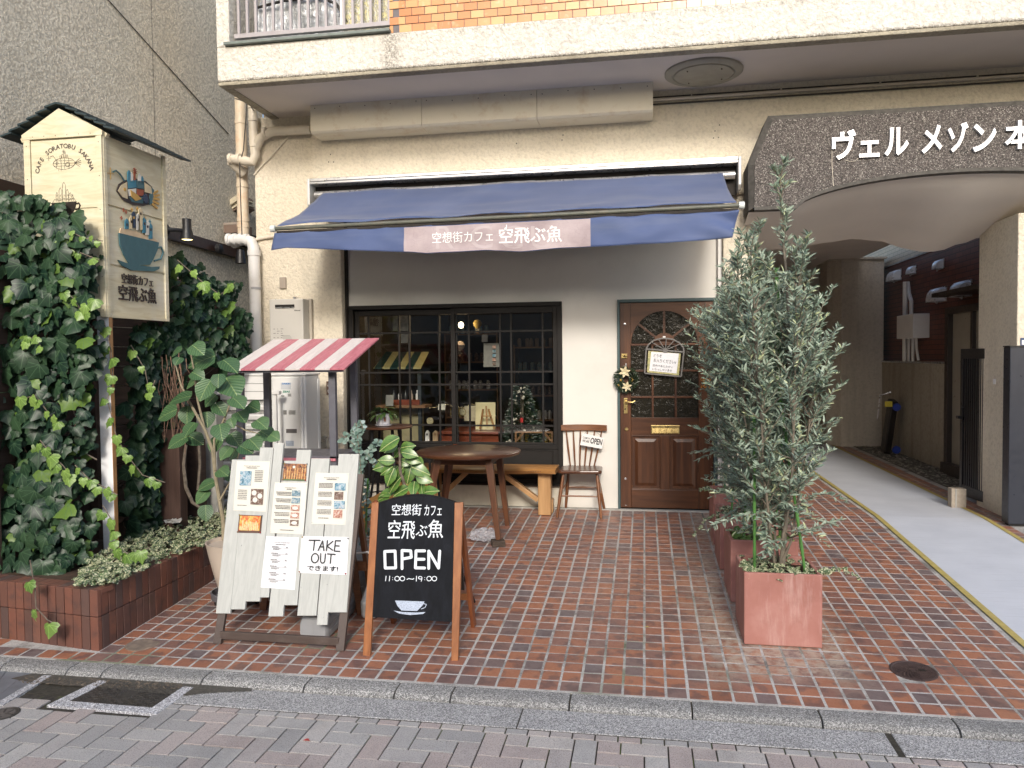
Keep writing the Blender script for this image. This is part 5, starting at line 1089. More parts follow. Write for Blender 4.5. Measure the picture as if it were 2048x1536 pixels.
# print on the front panel: arc of lettering, line-drawn fish, castle and cup
ink2 = paint('sign_ink', (.10,.085,.07), .6, .1)
def F(px, py): return aY(px, py, sy0+.006)
cA = F(128, 352); yF = sy0+.0055
tx = 'CAFE SORATOBU SAKANA'; a0, a1 = 152, 28; R0 = abs(F(190,345)[0]-F(128,345)[0])
R0 = .205
lt = M()
cA = (F(129,352)[0], 0, F(129,352)[2])
for i, ch in enumerate(tx):
    if ch == ' ': continue
    an = math.radians(168 - (168-12)*i/(len(tx)-1)); v, f = text_mesh(ch, .045, .0006, .0006); w = v[:,0].max()-v[:,0].min(); v[:,0] -= v[:,0].min()+w/2
    ex = np.array([math.sin(an), 0, -math.cos(an)]); ey = np.array([math.cos(an), 0, math.sin(an)])
    o_ = np.array([cA[0]+R0*math.cos(an), yF, cA[2]+R0*.95*math.sin(an)]); lt.add([tuple(o_+ex*p[0]+ey*p[1]+np.array([0,-p[2],0])) for p in v], f)
kind(O('arc_lettering', lt, ink2, sb, fix=False), 'stuff')
def polyline(q, pts, w, Y, plane='F'):
    for a, b in zip(pts[:-1], pts[1:]):
        q.bar(a, b, w, .001, (0,1,0) if plane == 'F' else (1,0,0))
q = M(); fx = F(128,327); sc_ = .0031
def FP(dx, dy): return (fx[0]+dx*sc_, yF, fx[2]-dy*sc_)
el = [FP(28*math.cos(t), 13*math.sin(t)) for t in np.linspace(0, 2*PI, 22)]; polyline(q, el, .0022, yF)
for dx in (-18,-8,2,12): h = 13*math.sqrt(max(0, 1-(dx/28)**2)); polyline(q, [FP(dx,-h), FP(dx+jit(2),h)], .0014, yF)
for dy in (-7,-1,5): h = 28*math.sqrt(1-(dy/13)**2); polyline(q, [FP(-h,dy), FP(h,dy+jit(1))], .0014, yF)
for an in (-.7,-.35,0,.35,.7): polyline(q, [FP(27,0), FP(27+17*math.cos(an),14*math.sin(an))], .0022, yF)
polyline(q, [FP(-20,-9), FP(-28,-19), FP(-35,-17)], .002, yF); polyline(q, [FP(-39,-20), FP(-39,-8)], .0012, yF); polyline(q, [FP(-45,-14), FP(-33,-14)], .0012, yF)
polyline(q, [FP(9+5*math.cos(t), 3+5*math.sin(t)) for t in np.linspace(0,2*PI,10)], .003, yF); polyline(q, [FP(-18+3*math.cos(t), -1+3*math.sin(t)) for t in np.linspace(0,2*PI,8)], .0018, yF)
for dx, h in ((-8,-18),(-3,-21),(3,-24),(8,-19)): polyline(q, [FP(dx-2,-12), FP(dx-2,h), FP(dx+2,h), FP(dx+2,-12)], .0014, yF)
for t in range(8): polyline(q, [FP(0,-27), FP(5*math.cos(t*PI/4), -27+5*math.sin(t*PI/4))], .001, yF)
for dx in (-14,-8): polyline(q, [FP(dx,12), FP(dx,17)], .001, yF)
kind(O('line_drawing', q, ink2, sb, fix=False), 'stuff')
q = M(); fx = F(128,405); 
for dx, w, h in ((-20,5,24),(-12,7,34),(-3,8,46),(6,6,30),(13,7,22),(20,5,16)): 
    polyline(q, [FP(dx,-2), FP(dx,-h+6), FP(dx+w/2,-h), FP(dx+w,-h+6), FP(dx+w,-2)], .0014, yF)
    for r in range(2): polyline(q, [FP(dx+w/2,-6-r*8), FP(dx+w/2,-10-r*8)], .002, yF)
polyline(q, [FP(-30,0), FP(-24,-8), FP(-10,-5), FP(0,-9), FP(14,-6), FP(26,-9), FP(31,0)], .0016, yF)
kind(O('line_drawing', q, ink2, sb, fix=False), 'stuff')
cupm = paint('cup_brown', (.030,.024,.020), .35, .3, 10)
q = M(); q.prism([(fx[0]+a*sc_, fx[2]-b*sc_) for a, b in ((-32,0),(32,-1),(31,6),(28,15),(22,24),(14,30),(-14,30),(-24,22),(-30,10))], yF-.004, yF, 'XZ'); q.tube([FP(31,4), FP(38,3), FP(41,8), FP(38,15), FP(29,17)], .006, 6); q.prism([(fx[0]+a*sc_, fx[2]-b*sc_) for a, b in ((-34,32),(34,30),(28,36),(10,39),(-14,39),(-30,36))], yF-.003, yF, 'XZ'); O('cup_emblem', q, cupm, sb)
# relief emblem on the right side
Xs = sx1-.004
def G(px, py): return aX(px, py, Xs)
sc3 = None
def GP(px, py, d=.0): p = G(px, py); return (Xs+d, p[1], p[2])
def gpoly(name, pts, mat, d=.008, d0=0.0): q = M(); ps = [G(x, y) for x, y in pts]; q.prism([(p[1], p[2]) for p in ps], Xs+d0, Xs+d0+d, 'YZ'); return O(name, q, mat, sb)
mp = {k_: paint('emblem_'+k_, c_, .5, .1, 20) for k_, c_ in dict(teal=(.055,.13,.15), blue=(.05,.20,.28), cream=(.60,.50,.32), gold=(.50,.30,.08), rust=(.30,.08,.04), dark=(.04,.03,.03), white=(.65,.63,.56), navy=(.03,.05,.09), froth=(.62,.47,.30)).items()}
gpoly('fish_body', [(232,382),(237,368),(250,360),(270,357),(290,362),(303,374),(305,392),(300,408),(285,412),(265,410),(245,400)], mp['dark'], .006)
gpoly('fish_patch', [(234,382),(240,371),(252,364),(253,398),(243,394)], mp['cream'], .004, .006); gpoly('fish_patch', [(254,363),(270,360),(271,375),(254,377)], mp['blue'], .004, .006); gpoly('fish_patch', [(272,361),(286,363),(286,378),(272,376)], mp['teal'], .004, .006); gpoly('fish_patch', [(254,379),(270,377),(270,392),(256,392)], mp['white'], .004, .006)
gpoly('fish_patch', [(272,378),(285,380),(285,392),(272,391)], mp['rust'], .004, .006); gpoly('fish_patch', [(287,365),(300,374),(302,388),(288,384)], mp['cream'], .004, .006); gpoly('fish_patch', [(256,394),(284,394),(284,407),(262,404)], mp['teal'], .004, .006)
gpoly('fish_fin', [(258,380),(272,390),(280,398),(268,402),(260,394)], mp['gold'], .005, .010)
q = M(); c = G(288,398); q.lathe((Xs+.010,c[1],c[2]), [(.028,0),(.028,.006),(.0,.006)], 16, 'X', cap=False); 
for t in range(10): a = t*PI/5; q.bar((Xs+.013,c[1]+.026*math.cos(a),c[2]+.026*math.sin(a)),(Xs+.013,c[1]+.036*math.cos(a),c[2]+.036*math.sin(a)),.008,.006)
O('gear', q, mp['navy'], sb)
gpoly('fish_tail', [(298,372),(306,380),(305,405),(297,410)], mp['teal'], .006, .004)
for a, b in (((304,388),(314,382)),((305,393),(317,390)),((304,397),(317,399)),((303,402),(316,408)),((302,407),(313,417))): q = M(); q.bar(GP(*a,.008), GP(*b,.008), .016, .006, (1,0,0)); O('tail_fin', q, mp['gold'], sb)
q = M(); q.tube([GP(247,362,.008), GP(238,348,.008), GP(230,341,.008), GP(224,344,.008)], .006, 6); O('lantern_rod', q, mp['teal'], sb)
q = M(); q.bar(GP(219,335,.006), GP(220,359,.006), .004, .004); q.bar(GP(213,346,.006), GP(226,348,.006), .004, .004); O('star', q, mp['gold'], sb)
for (x, y, w, h, mm) in ((253,345,6,14,'blue'),(259,350,5,10,'white'),(274,352,6,10,'white'),(280,357,5,8,'blue'),(266,345,3,16,'rust')): gpoly('tower', [(x,y+h+4),(x,y),(x+w/2,y-5),(x+w,y),(x+w,y+h+4)], mp[mm], .006, .004)
c = G(267,342); q = M()
for t in range(8): a = t*PI/4; q.bar((Xs+.012,c[1],c[2]),(Xs+.012,c[1]+.024*math.cos(a),c[2]+.024*math.sin(a)),.006,.004)
O('sun_wheel', q, mp['rust'], sb); q = M(); c = G(247,379); q.lathe((Xs+.010,c[1],c[2]), [(.013,0),(.013,.003),(.0,.004)], 12, 'X', cap=False); O('fish_eye', q, mp['gold'], sb)
gpoly('cup_bowl', [(236,466),(316,485),(313,500),(305,518),(298,530),(258,530),(246,510),(238,490)], mp['teal'], .010)
gpoly('froth', [(238,466),(240,456),(252,455),(258,461),(270,462),(285,470),(300,472),(312,481),(315,485)], mp['froth'], .008)
q = M(); q.tube([GP(314,496,.006), GP(321,494,.006), GP(325,505,.006), GP(320,518,.006), GP(307,522,.006)], .007, 6); O('cup_handle', q, mp['teal'], sb)
gpoly('saucer', [(234,520),(250,526),(300,534),(317,533),(316,538),(305,543),(262,541),(243,532)], mp['teal'], .012)
for (x, y, w, h, mm) in ((247,442,7,16,'blue'),(256,436,7,22,'cream'),(261,428,7,28,'navy'),(270,432,6,28,'white'),(274,420,8,40,'cream'),(282,440,7,26,'blue'),(288,446,8,24,'white'),(295,452,7,26,'blue')): 
    tw = gpoly('tower', [(x,y+h),(x,y),(x+w/2,y-5),(x+w,y),(x+w,y+h)], mp[mm], .006, .008)
    gpoly('tower_window', [(x+w*.3,y+5),(x+w*.7,y+5),(x+w*.7,y+10),(x+w*.3,y+10)], mp['dark' if mm != 'navy' else 'gold'], .001, .014)
for (x, y, mm) in ((246,420,'rust'),(251,424,'rust'),(263,419,'gold'),(274,417,'gold'),(283,424,'navy'),(289,437,'gold'),(242,436,'rust'),(299,443,'blue')): q = M(); c = G(x, y); q.bar((Xs+.004,c[1]-.012,c[2]),(Xs+.004,c[1]+.012,c[2]),.006,.006); q.bar((Xs+.0045,c[1],c[2]-.014),(Xs+.0045,c[1],c[2]+.014),.006,.005); O('star', q, mp[mm], sb)
def side_text(body, x0, x1, y0, y1, off):
    a, b, t = G(x0, y1), G(x1, y1), G(x0, y0); w = b[1]-a[1]; write('lettering', body, mp['dark'], sb, (Xs+.004, a[1], a[2]), (0,1,0), (0,0,1), w, t[2]-a[2], extrude=.004, offset=off)
side_text('空想街カフェ', 243, 305, 546, 566, .002); side_text('空飛ぶ魚', 237, 312, 568, 600, .008)
# ================================================================== FURNITURE AND BOARDS
MAT['walnut'] = wood('walnut', (.045,.017,.009), (.135,.055,.028), 'X', .7, .3, .1, .2, .3); MAT['walnutz'] = wood('walnut_leg', (.055,.020,.010), (.16,.065,.030), 'Z', .7, .34, .1, .2, .2)
MAT['honey'] = wood('honey_pine', (.20,.085,.022), (.50,.25,.080), 'X', .6, .35, .12, .15, .25); MAT['honeyz'] = wood('honey_pine_leg', (.36,.19,.075), (.58,.35,.16), 'Z', .6, .45, .12, .1, .1)
MAT['teak'] = wood('chair_wood', (.10,.035,.013), (.27,.105,.036), 'Z', .8, .33, .1, .2, .3); MAT['teakx'] = wood('chair_wood_x', (.10,.035,.013), (.27,.105,.036), 'X', .8, .33, .1, .2, .3)
# round table
tb = T('round_table', (-1.53,-1.0,-.05), 'round dark walnut table on splayed legs in the middle of the forecourt', 'table')
tc = (-1.535,-.96); O('tabletop', M().lathe((tc[0],tc[1],.70), [(.44,-.032),(.455,-.026),(.463,-.012),(.463,-.004),(.457,.0),(.0,.0)], 72, cap=False), MAT['walnut'], tb, smooth=True)
O('apron', M().box(tc[0]-.24,tc[0]+.24,tc[1]-.24,tc[1]-.21,.60,.667).box(tc[0]-.24,tc[0]+.24,tc[1]+.21,tc[1]+.24,.60,.667).box(tc[0]-.24,tc[0]-.21,tc[1]-.21,tc[1]+.21,.601,.667).box(tc[0]+.21,tc[0]+.24,tc[1]-.21,tc[1]+.21,.601,.667), MAT['walnut'], tb, bevel=.003)
for sx_, sy_, fx_, fy_ in ((1,-1,-1.215,-1.27),(1,1,-1.25,-.64),(-1,-1,-1.90,-1.28),(-1,1,-1.88,-.64)):
    f = gz(fy_)+(.05 if (sx_, sy_) == (1,-1) else 0); O('leg', M().bar((tc[0]+sx_*.225, tc[1]+sy_*.225, .668), (fx_, fy_, f), .062, .062, w2=.042, h2=.042), MAT['walnutz'], tb, bevel=.004)
wb = tag(O('wood_block', M().box(-1.275,-1.165,-1.325,-1.215,gz(-1.3),gz(-1.3)+.05,(0,0,.35)), wood('old_block', (.02,.014,.010), (.10,.07,.05), 'X', 2, .8, .5, .3), bevel=.003), 'small dark wooden block under the front leg of the round table', 'block')
# crumpled clear bag
bgm = N('clear_plastic'); bgm.col((.72,.74,.80)); bgm.set(rough=.12, spec=.9); bgm.b.inputs['Alpha'].default_value = .38; bgm.bump(bgm.noise(bgm.pos(), 38, 4, .6, 2), 1.0, .02)
import bmesh
bm = bmesh.new(); bmesh.ops.create_icosphere(bm, subdivisions=4, radius=1); me = bpy.data.meshes.new('bag')
from mathutils import noise as mnoise
for v in bm.verts:
    n_ = mnoise.noise(v.co*2.2)*.35+mnoise.noise(v.co*6)*.16; v.co *= 1+n_
    v.co = Vector((v.co.x*.125, v.co.y*.09, max(-.2, v.co.z)*.075+.02))
bm.to_mesh(me); bm.free(); bag = link('plastic_bag', me, bgm.m); bag.location = (-1.36,-1.17,gz(-1.17)+.02); WL['plastic_bag'] = np.array(bag.location); bag.rotation_euler = (.05,.1,.6)
tag(bag, 'crumpled clear plastic bag on the tiles behind the table leg', 'bag')
# live edge bench
bn = T('wooden_bench', (-1.5,-.25,0), 'long honey coloured pine bench with live edge seat under the cafe window', 'bench')
q = M(); nx = 40; xs_ = np.linspace(-2.25,-.83,nx+1); 
for x in xs_:
    yw = -.395+.018*math.sin(x*5)+.008*math.sin(x*17); 
    q.v += [(x,-.05,.405),(x,-.05,.452),(x,yw+.015,.452),(x,yw-.004,.437),(x,yw+.004+.01*math.sin(x*9),.412),(x,yw+.02,.403)]
for i in range(nx):
    for k_ in range(6): q.f.append((6*i+k_, 6*i+(k_+1)%6, 6*i+6+(k_+1)%6, 6*i+6+k_))
q.f += [tuple(range(5,-1,-1)), tuple(6*nx+k_ for k_ in range(6))]; O('seat', q, MAT['honey'], bn, smooth=True)
q = M(); 
for x in np.linspace(-2.2,-.86,60): q.add([(x+a*.008, -.392+.018*math.sin(x*5)+b*.004, .425+c_*.012) for a, b, c_ in ico], icf)
kind(O('live_edge', q, wood('bark_edge', (.09,.035,.015), (.28,.13,.05), 'X', 2, .6, .5), bn), 'stuff')
for x in (-2.14,-1.015):
    O('leg', M().box(x,x+.125,-.27,-.16,-.01,.403), MAT['honeyz'], bn, bevel=.005); O('leg', M().box(x+.02,x+.12,-.155,-.10,.02,.403), MAT['honeyz'], bn, bevel=.005); O('foot_block', M().box(x+.06,x+.135,-.20,-.09,.0,.13) if x > -2 else M().box(x-.01,x+.06,-.2,-.09,0,.13), MAT['honeyz'], bn, bevel=.004)
O('brace', M().bar((-1.02,-.215,.13),(-1.40,-.215,.40), .045, .07, (0,1,0)), MAT['honeyz'], bn, bevel=.004); O('brace', M().bar((-2.01,-.215,.13),(-1.72,-.215,.40), .045, .07, (0,1,0)), MAT['honeyz'], bn, bevel=.004)
# spindle chair
ch = T('spindle_chair', (-.6,-.05,0), 'brown wooden spindle back chair beside the cafe door', 'chair')
q = M(); pl_ = [(-.815,-.185),(-.79,-.21),(-.6,-.225),(-.42,-.21),(-.398,-.185),(-.405,.10),(-.44,.14),(-.77,.14),(-.805,.10)]; q.prism(pl_, .405, .438, 'XY'); O('seat', q, MAT['walnut'], ch, bevel=.010, seg=3)
for (a, b) in (((-.765,-.15,.405),(-.822,-.235,-.013)),((-.445,-.15,.405),(-.402,-.238,-.013)),((-.74,.10,.405),(-.775,.125,.0)),((-.47,.10,.405),(-.388,.12,.0))): O('leg', M().tube([a, tuple((np.array(a)+np.array(b))/2), b], [.013,.0175,.011], 12), MAT['teak'], ch, smooth=True)
O('stretcher', M().tube([(-.795,-.195,.19),(-.42,-.195,.19)], [.008,.008], 8), MAT['teakx'], ch, smooth=True); O('stretcher', M().tube([(-.755,.11,.22),(-.6,.11,.225),(-.43,.11,.22)], [.007,.011,.007], 8), MAT['teakx'], ch, smooth=True)
for s in ((-.80,-.19,.22,-.762,.11,.26),(-.41,-.19,.22,-.43,.11,.26)): O('stretcher', M().tube([s[:3], s[3:]], .008, 8), MAT['teak'], ch, smooth=True)
q = M(); n_ = 16
for i in range(n_+1):
    u = i/n_; x = -.815+.455*u; y = .085-.035*math.sin(PI*u)*-1+.03; q.v += [(x,y-.010,.785),(x,y+.010,.785),(x,y+.018,.842+.004*math.cos((u-.5)*3)),(x,y-.004,.842+.004*math.cos((u-.5)*3))]
for i in range(n_):
    for k_ in range(4): q.f.append((4*i+k_,4*i+(k_+1)%4,4*i+4+(k_+1)%4,4*i+4+k_))
q.f += [(3,2,1,0),tuple(4*n_+k_ for k_ in range(4))]; O('top_rail', q, MAT['teakx'], ch, smooth=True, bevel=.004)
for i in range(6):
    u = (i+.5)/6; xb_ = -.745+u*.28; xt_ = -.80+u*.425; O('spindle', M().tube([(xb_,.10,.435),((xb_+xt_)/2,.11,.6),(xt_,.125,.79)], [.0065,.0095,.0065], 8), MAT['teak'], ch, smooth=True)
ch.location.y -= .115
os_ = T('open_sign', (-.47,.0,.70), 'small white hanging sign reading COME IN WE ARE OPEN on the spindle chair', 'sign')
a = [np.array(aY(x, y, -.055)) for x, y in ((1160,890),(1204,898),(1209,876),(1165,866))]
q = M(); q.add([tuple(p) for p in a]+[tuple(p+np.array([0,-.006,0])) for p in a], [(3,2,1,0),(4,5,6,7),(0,1,5,4),(1,2,6,5),(2,3,7,6),(3,0,4,7)]); O('board', q, MAT['white'], os_, bevel=.003)
ex = (a[1]-a[0]); wS = np.linalg.norm(ex); ex /= wS; ey = a[3]-a[0]; hS = np.linalg.norm(ey); ey /= hS
write('lettering', 'OPEN', MAT['ink'], os_, a[0]+ex*wS*.42+ey*hS*.28+np.array([0,-.0075,0]), ex, ey, wS*.53, hS*.5, offset=.03); write('lettering', 'COME IN', MAT['ink'], os_, a[0]+ex*wS*.06+ey*hS*.58+np.array([0,-.0075,0]), ex, ey, wS*.32, hS*.16, offset=.01); write('lettering', 'WE ARE', MAT['ink'], os_, a[0]+ex*wS*.07+ey*hS*.30+np.array([0,-.0075,0]), ex, ey, wS*.31, hS*.2, offset=.02)
O('wire', M().tube([tuple(a[3]+(a[2]-a[3])*.1), tuple(aY(1182,853,.0)), tuple(a[2]-(a[2]-a[3])*.1)], .0015, 5), MAT['cable'], os_)
# tall bar table with fern pot and stool
bt2 = T('bar_table', (-2.4,-.75,0), 'tall round dark table on black metal legs at the left of the window', 'table')
O('tabletop', M().lathe((-2.375,-.75,.895), [(.24,-.02),(.25,-.014),(.25,-.003),(.245,0),(.0,0)], 48, cap=False), MAT['walnut'], bt2, smooth=True)
for i in range(4): a_ = PI/4+i*PI/2; O('leg', M().bar((-2.375+.13*math.cos(a_),-.75+.13*math.sin(a_),.876),(-2.375+.23*math.cos(a_),-.75+.23*math.sin(a_),gz(-.75)), .022), MAT['blackmetal'], bt2)
O('foot_ring', M().tube([(-2.375+.2*math.cos(t),-.75+.2*math.sin(t),.25) for t in np.linspace(0,2*PI,25)], .007, 6, False), MAT['blackmetal'], bt2)
st = T('bar_stool', (-2.42,-.62,0), 'dark round stool with black metal legs tucked under the tall table', 'stool'); O('seat', M().lathe((-2.40,-.68,.555), [(.16,-.02),(.172,-.012),(.172,0),(.165,.004),(.0,.004)], 36, cap=False), MAT['walnut'], st, smooth=True)
for i in range(4): a_ = i*PI/2+.3; O('leg', M().bar((-2.40+.1*math.cos(a_),-.68+.1*math.sin(a_),.54),(-2.40+.19*math.cos(a_),-.68+.19*math.sin(a_),gz(-.68)), .018), MAT['blackmetal'], st)
st2 = T('bar_stool', (-2.1,-.4,0), 'second dark round stool between the tall table and the pine bench', 'stool'); pS = aY(850,908,-.45); O('seat', M().lathe((pS[0],-.45,pS[2]), [(.15,-.02),(.16,-.012),(.16,0),(.0,.004)], 36, cap=False), MAT['walnut'], st2, smooth=True)
for i in range(4): a_ = i*PI/2+.7; O('leg', M().bar((pS[0]+.1*math.cos(a_),-.45+.1*math.sin(a_),pS[2]-.015),(pS[0]+.17*math.cos(a_),-.45+.17*math.sin(a_),gz(-.45)), .018), MAT['blackmetal'], st2)
ceramic = paint('pale_ceramic', (.62,.62,.66), .35, .06, 30); fp = T('fern_pot', (-2.375,-.78,.895), 'leafy plant in a pale ceramic pot with saucer on the tall round table', 'potted plant')
fpx = aY(766,845,-.80); fx0 = fpx[0]
O('saucer', M().lathe((fx0,-.80,.897), [(.05,0),(.075,.006),(.078,.013),(.065,.012),(.0,.008)], 36, cap=False), ceramic, fp, smooth=True); O('pot', M().lathe((fx0,-.80,.906), [(.045,0),(.062,.01),(.066,.05),(.062,.10),(.057,.10),(.055,.085),(.0,.085)], 40, cap=False), ceramic, fp, smooth=True)
O('leather_tag', M().box(fx0+.035,fx0+.05,-.872,-.865,.945,.985), paint('leather', (.20,.07,.03), .6, .1), fp)
pl2 = []
for i in range(46):
    a_ = rnd.random()*6.28; r_ = rnd.random(); L = .05+.03*rnd.random(); p = (fx0+math.cos(a_)*(.02+.085*r_), -.80+math.sin(a_)*(.02+.07*r_), 1.005+.05*(1-r_)+jit(.015)); pl2.append((p, (math.cos(a_), math.sin(a_), .45-.9*r_), (math.cos(a_)*.3, math.sin(a_)*.3, 1), L*1.25))
lf_fern = leafmat('fern_leaf', (.035,.075,.018), (.10,.17,.05), (.30,.36,.12), tipamt=.25); O('leaves', cloud(oval_leaf(.2,5,.3,.4), pl2), lf_fern, fp, fix=False, smooth=True)
# yellow plank bench standing sideways, left of the round table
sbn = T('side_bench', (-2.1,-1.6,0), 'low honey coloured plank bench standing lengthwise behind the chalkboard', 'bench'); pA = aY(776,946,-.85); 
P4 = [aZ(x, y, .36) for x, y in ((722,946),(776,946),(772,1004),(700,1036))]
hy = wood('honey_plank', (.34,.15,.035), (.58,.31,.085), 'Y', .6, .4, .1, .1, .2)
y0_, y1_ = -2.05, -.98; xl_, xr_ = -2.16, -1.86
for i in range(3): O('plank', M().box(xl_+i*.1,xl_+i*.1+.097,y0_,y1_,.385,.41), hy, sbn, bevel=.002)
for x in (xl_+.01,xr_-.05):
    for y in (y0_+.02,y1_-.08): O('leg', M().box(x,x+.04,y,y+.05,gz(y),.384), hy, sbn)
O('apron', M().box(xr_-.004,xr_+.012,y0_+.02,y1_-.02,.27,.384), hy, sbn)
# red and white roofed kiosk stand
ks = T('striped_roof_stand', (-2.8,-1.7,-.09), 'grey wooden display stand with pink and white striped plank roof', 'stand')
kg = paint('stand_grey', (.115,.115,.135), .5, .1, 12, dirt=(.3,.3,.3), dirt_amt=.25); kp = N('pink_plank'); p_ = kp.pos(); gn = kp.noise(kp.mapping(p_, (14,2,2)), 3, 6, .65, 1.2); kp.col(kp.ramp(gn, [(.3,(.42,.115,.155)),(.6,(.55,.20,.24)),(.72,(.62,.34,.36))])); kp.set(rough=.5); kp.bump(gn, .3, .002)
kw = N('white_plank'); p_ = kw.pos(); gn = kw.noise(kw.mapping(p_, (14,2,2)), 3, 6, .65, 1.2); kw.col(kw.ramp(gn, [(.3,(.60,.54,.52)),(.6,(.72,.67,.65))])); kw.set(rough=.5); kw.bump(gn, .3, .002)
rA, rB = (-2.06,1.452), (-1.28,1.70)
for i in range(8):
    x = -3.215+i*.1222; m_ = M(); m_.add([(x+.001,rA[0],rA[1]-.014),(x+.121,rA[0],rA[1]-.014),(x+.121,rB[0],rB[1]-.014),(x+.001,rB[0],rB[1]-.014),(x+.001,rA[0]-.004,rA[1]),(x+.121,rA[0]-.004,rA[1]),(x+.121,rB[0],rB[1]),(x+.001,rB[0],rB[1])], [(0,3,2,1),(4,5,6,7),(0,1,5,4),(1,2,6,5),(2,3,7,6),(3,0,4,7)]); O('roof_plank', m_, (kw if i % 2 == 0 else kp).m, ks, bevel=.0015)
O('eave_rail', M().bar((-3.17,-2.02,1.438),(-2.27,-2.02,1.438), .03, .03), kg, ks); O('ridge_rail', M().bar((-3.17,-1.33,1.655),(-2.27,-1.33,1.655), .03, .03), kg, ks)
for x, y in ((-3.215,-1.93),(-2.43,-1.93),(-3.215,-1.48),(-2.43,-1.48)): O('post', M().box(x,x+.055,y,y+.045,gz(y),1.44+(y+2.06)*.318-.014), kg, ks, bevel=.003)
for i in range(4): O('shelf_board', M().box(-3.16,-2.375,-1.93+i*.123,-1.93+i*.123+.121,.742,.76), kg, ks, bevel=.0015)
O('shelf_apron', M().box(-3.16,-2.43,-1.915,-1.90,.66,.741), kg, ks); O('red_trim', M().box(-3.16,-2.375,-1.945,-1.9305,.725,.745), kp.m, ks)
O('lower_shelf', M().box(-3.16,-2.43,-1.90,-1.45,.10,.12), kg, ks)
# ------- menu board
mb = T('menu_board', (-2.15,-3.35,-.185), 'leaning pale grey plank menu board with pinned paper menus', 'menu board')
B0 = np.array([-2.15,-3.365,-.02]); BU = np.array([0,.355,.935]); BU /= np.linalg.norm(BU); BN = np.cross([1.,0,0], BU)   # normal
if BN[1] > 0: BN = -BN
def onp(px, py, p0, n_): d = _ray(px, py); t = np.dot(p0-CAM, n_)/np.dot(d, n_); return CAM+d*t
def B(px, py, off=0): return onp(px, py, B0+BN*off, BN)
def Bc(cx, cy, off=0): return B(400+cx/3.339, 860+cy/3.339, off)
pw_ = N('grey_white_plank'); p_ = pw_.pos(); gn = pw_.noise(pw_.mapping(p_, (16,2,2)), 2.5, 6, .65, .8); c_ = pw_.ramp(gn, [(.3,(.40,.41,.385)),(.6,(.49,.50,.47))]); c_ = pw_.mix(c_, (.05,.05,.055), pw_.ramp(pw_.noise(pw_.mapping(p_, (1,1,.6)), 26, 5, .8), [(.665,0.),(.69,.85)])); pw_.col(c_); pw_.set(rough=.55); pw_.bump(gn, .35, .002)
tops = [(213,303,197),(303,400,170),(401,492,117),(497,560,87),(561,645,205),(646,742,132),(742,867,190),(867,926,237),(926,1062,160)]
bots = [(105,203,1225),(204,300,1198),(303,400,1145),(400,460,1118),(455,555,1245),(557,650,1170),(648,778,1240),(778,850,1302),(850,980,1218)]
for (a0_, a1_, ty), (b0_, b1_, by) in zip(tops, bots):
    c4 = [Bc(b0_+1,by), Bc(b1_-1,by), Bc(a1_-1,ty), Bc(a0_+1,ty)]; q = M(); j_ = abs(jit(.002)); q.add([tuple(p-BN*.018) for p in c4]+[tuple(p+BN*j_) for p in c4], [(3,2,1,0),(4,5,6,7),(0,1,5,4),(1,2,6,5),(2,3,7,6),(3,0,4,7)]); O('plank', q, pw_.m, mb, bevel=.0015)
db = paint('stand_brown', (.085,.062,.052), .5, .1, 12, dirt=(.2,.17,.15), dirt_amt=.3)
for (x, yt) in ((-2.535,-3.0),(-1.755,-3.0)): 
    bot = np.array([x+.0, -3.40, gz(-3.40)]); top = bot+BU*1.05; O('leg', M().bar(tuple(bot), tuple(top), .05, .028, (0,1,0)), db, mb, bevel=.002)
O('bottom_rail', M().box(-2.52,-1.765,-3.40,-3.375,-.155,-.11), db, mb, bevel=.002); O('rear_leg', M().bar((-2.50,-2.72,gz(-2.72)),(-2.50,-3.03,.80), .03, .04), db, mb); O('rear_leg', M().bar((-1.81,-2.70,gz(-2.70)),(-1.80,-3.03,.80), .03, .04), wood('brace_wood', (.09,.035,.014), (.22,.09,.035), 'Z', .8), mb)
def sheet(name, c, mat, lab, cat, off=.003, thick=.0012, parent=None):
    cs = [Bc(x, y, off) for x, y in c]; o_ = sum(cs)/4; t = T(name, tuple(cs[3]), lab, cat, 'papers pinned to the menu board'); q = M(); n_ = 8
    for j in range(n_+1):
        for i in range(n_+1):
            u, v = i/n_, j/n_; p = (cs[3]*(1-u)+cs[2]*u)*(1-v)+(cs[0]*(1-u)+cs[1]*u)*v; q.v.append(tuple(p+BN*(.0025*math.sin(PI*u)*math.sin(PI*v)+.0015*math.sin(u*5+v*3))))
    for j in range(n_):
        for i in range(n_): a_ = j*(n_+1)+i; q.f.append((a_,a_+1,a_+n_+2,a_+n_+1))
    O('sheet', q, mat, t, smooth=True, fix=False); ex = cs[2]-cs[3]; ey = cs[0]-cs[3]; return t, cs[3]+BN*.005, ex, ey
pinm = [paint('pin_'+str(i), c_, .3, .05) for i, c_ in enumerate(((.25,.12,.05),(.30,.03,.04),(.35,.25,.06),(.12,.12,.13)))]
def pins(t, o, ex, ey, big=True):
    for i, (u, v) in enumerate(((.02,.03),(.98,.03),(.02,.97),(.98,.97))):
        p = o+ex*u+ey*v; q = M(); q.add([tuple(p+np.array(w_)*(.0065 if big else .0025)) for w_ in ((1,0,0),(0,-1,0),(-1,0,0),(0,1,0),(0,0,1),(0,0,-1))], [(0,1,4),(1,2,4),(2,3,4),(3,0,4),(1,0,5),(2,1,5),(3,2,5),(0,3,5)]); O('push_pin', q, pinm[i % 4] if big else MAT['steel'], t, smooth=True)
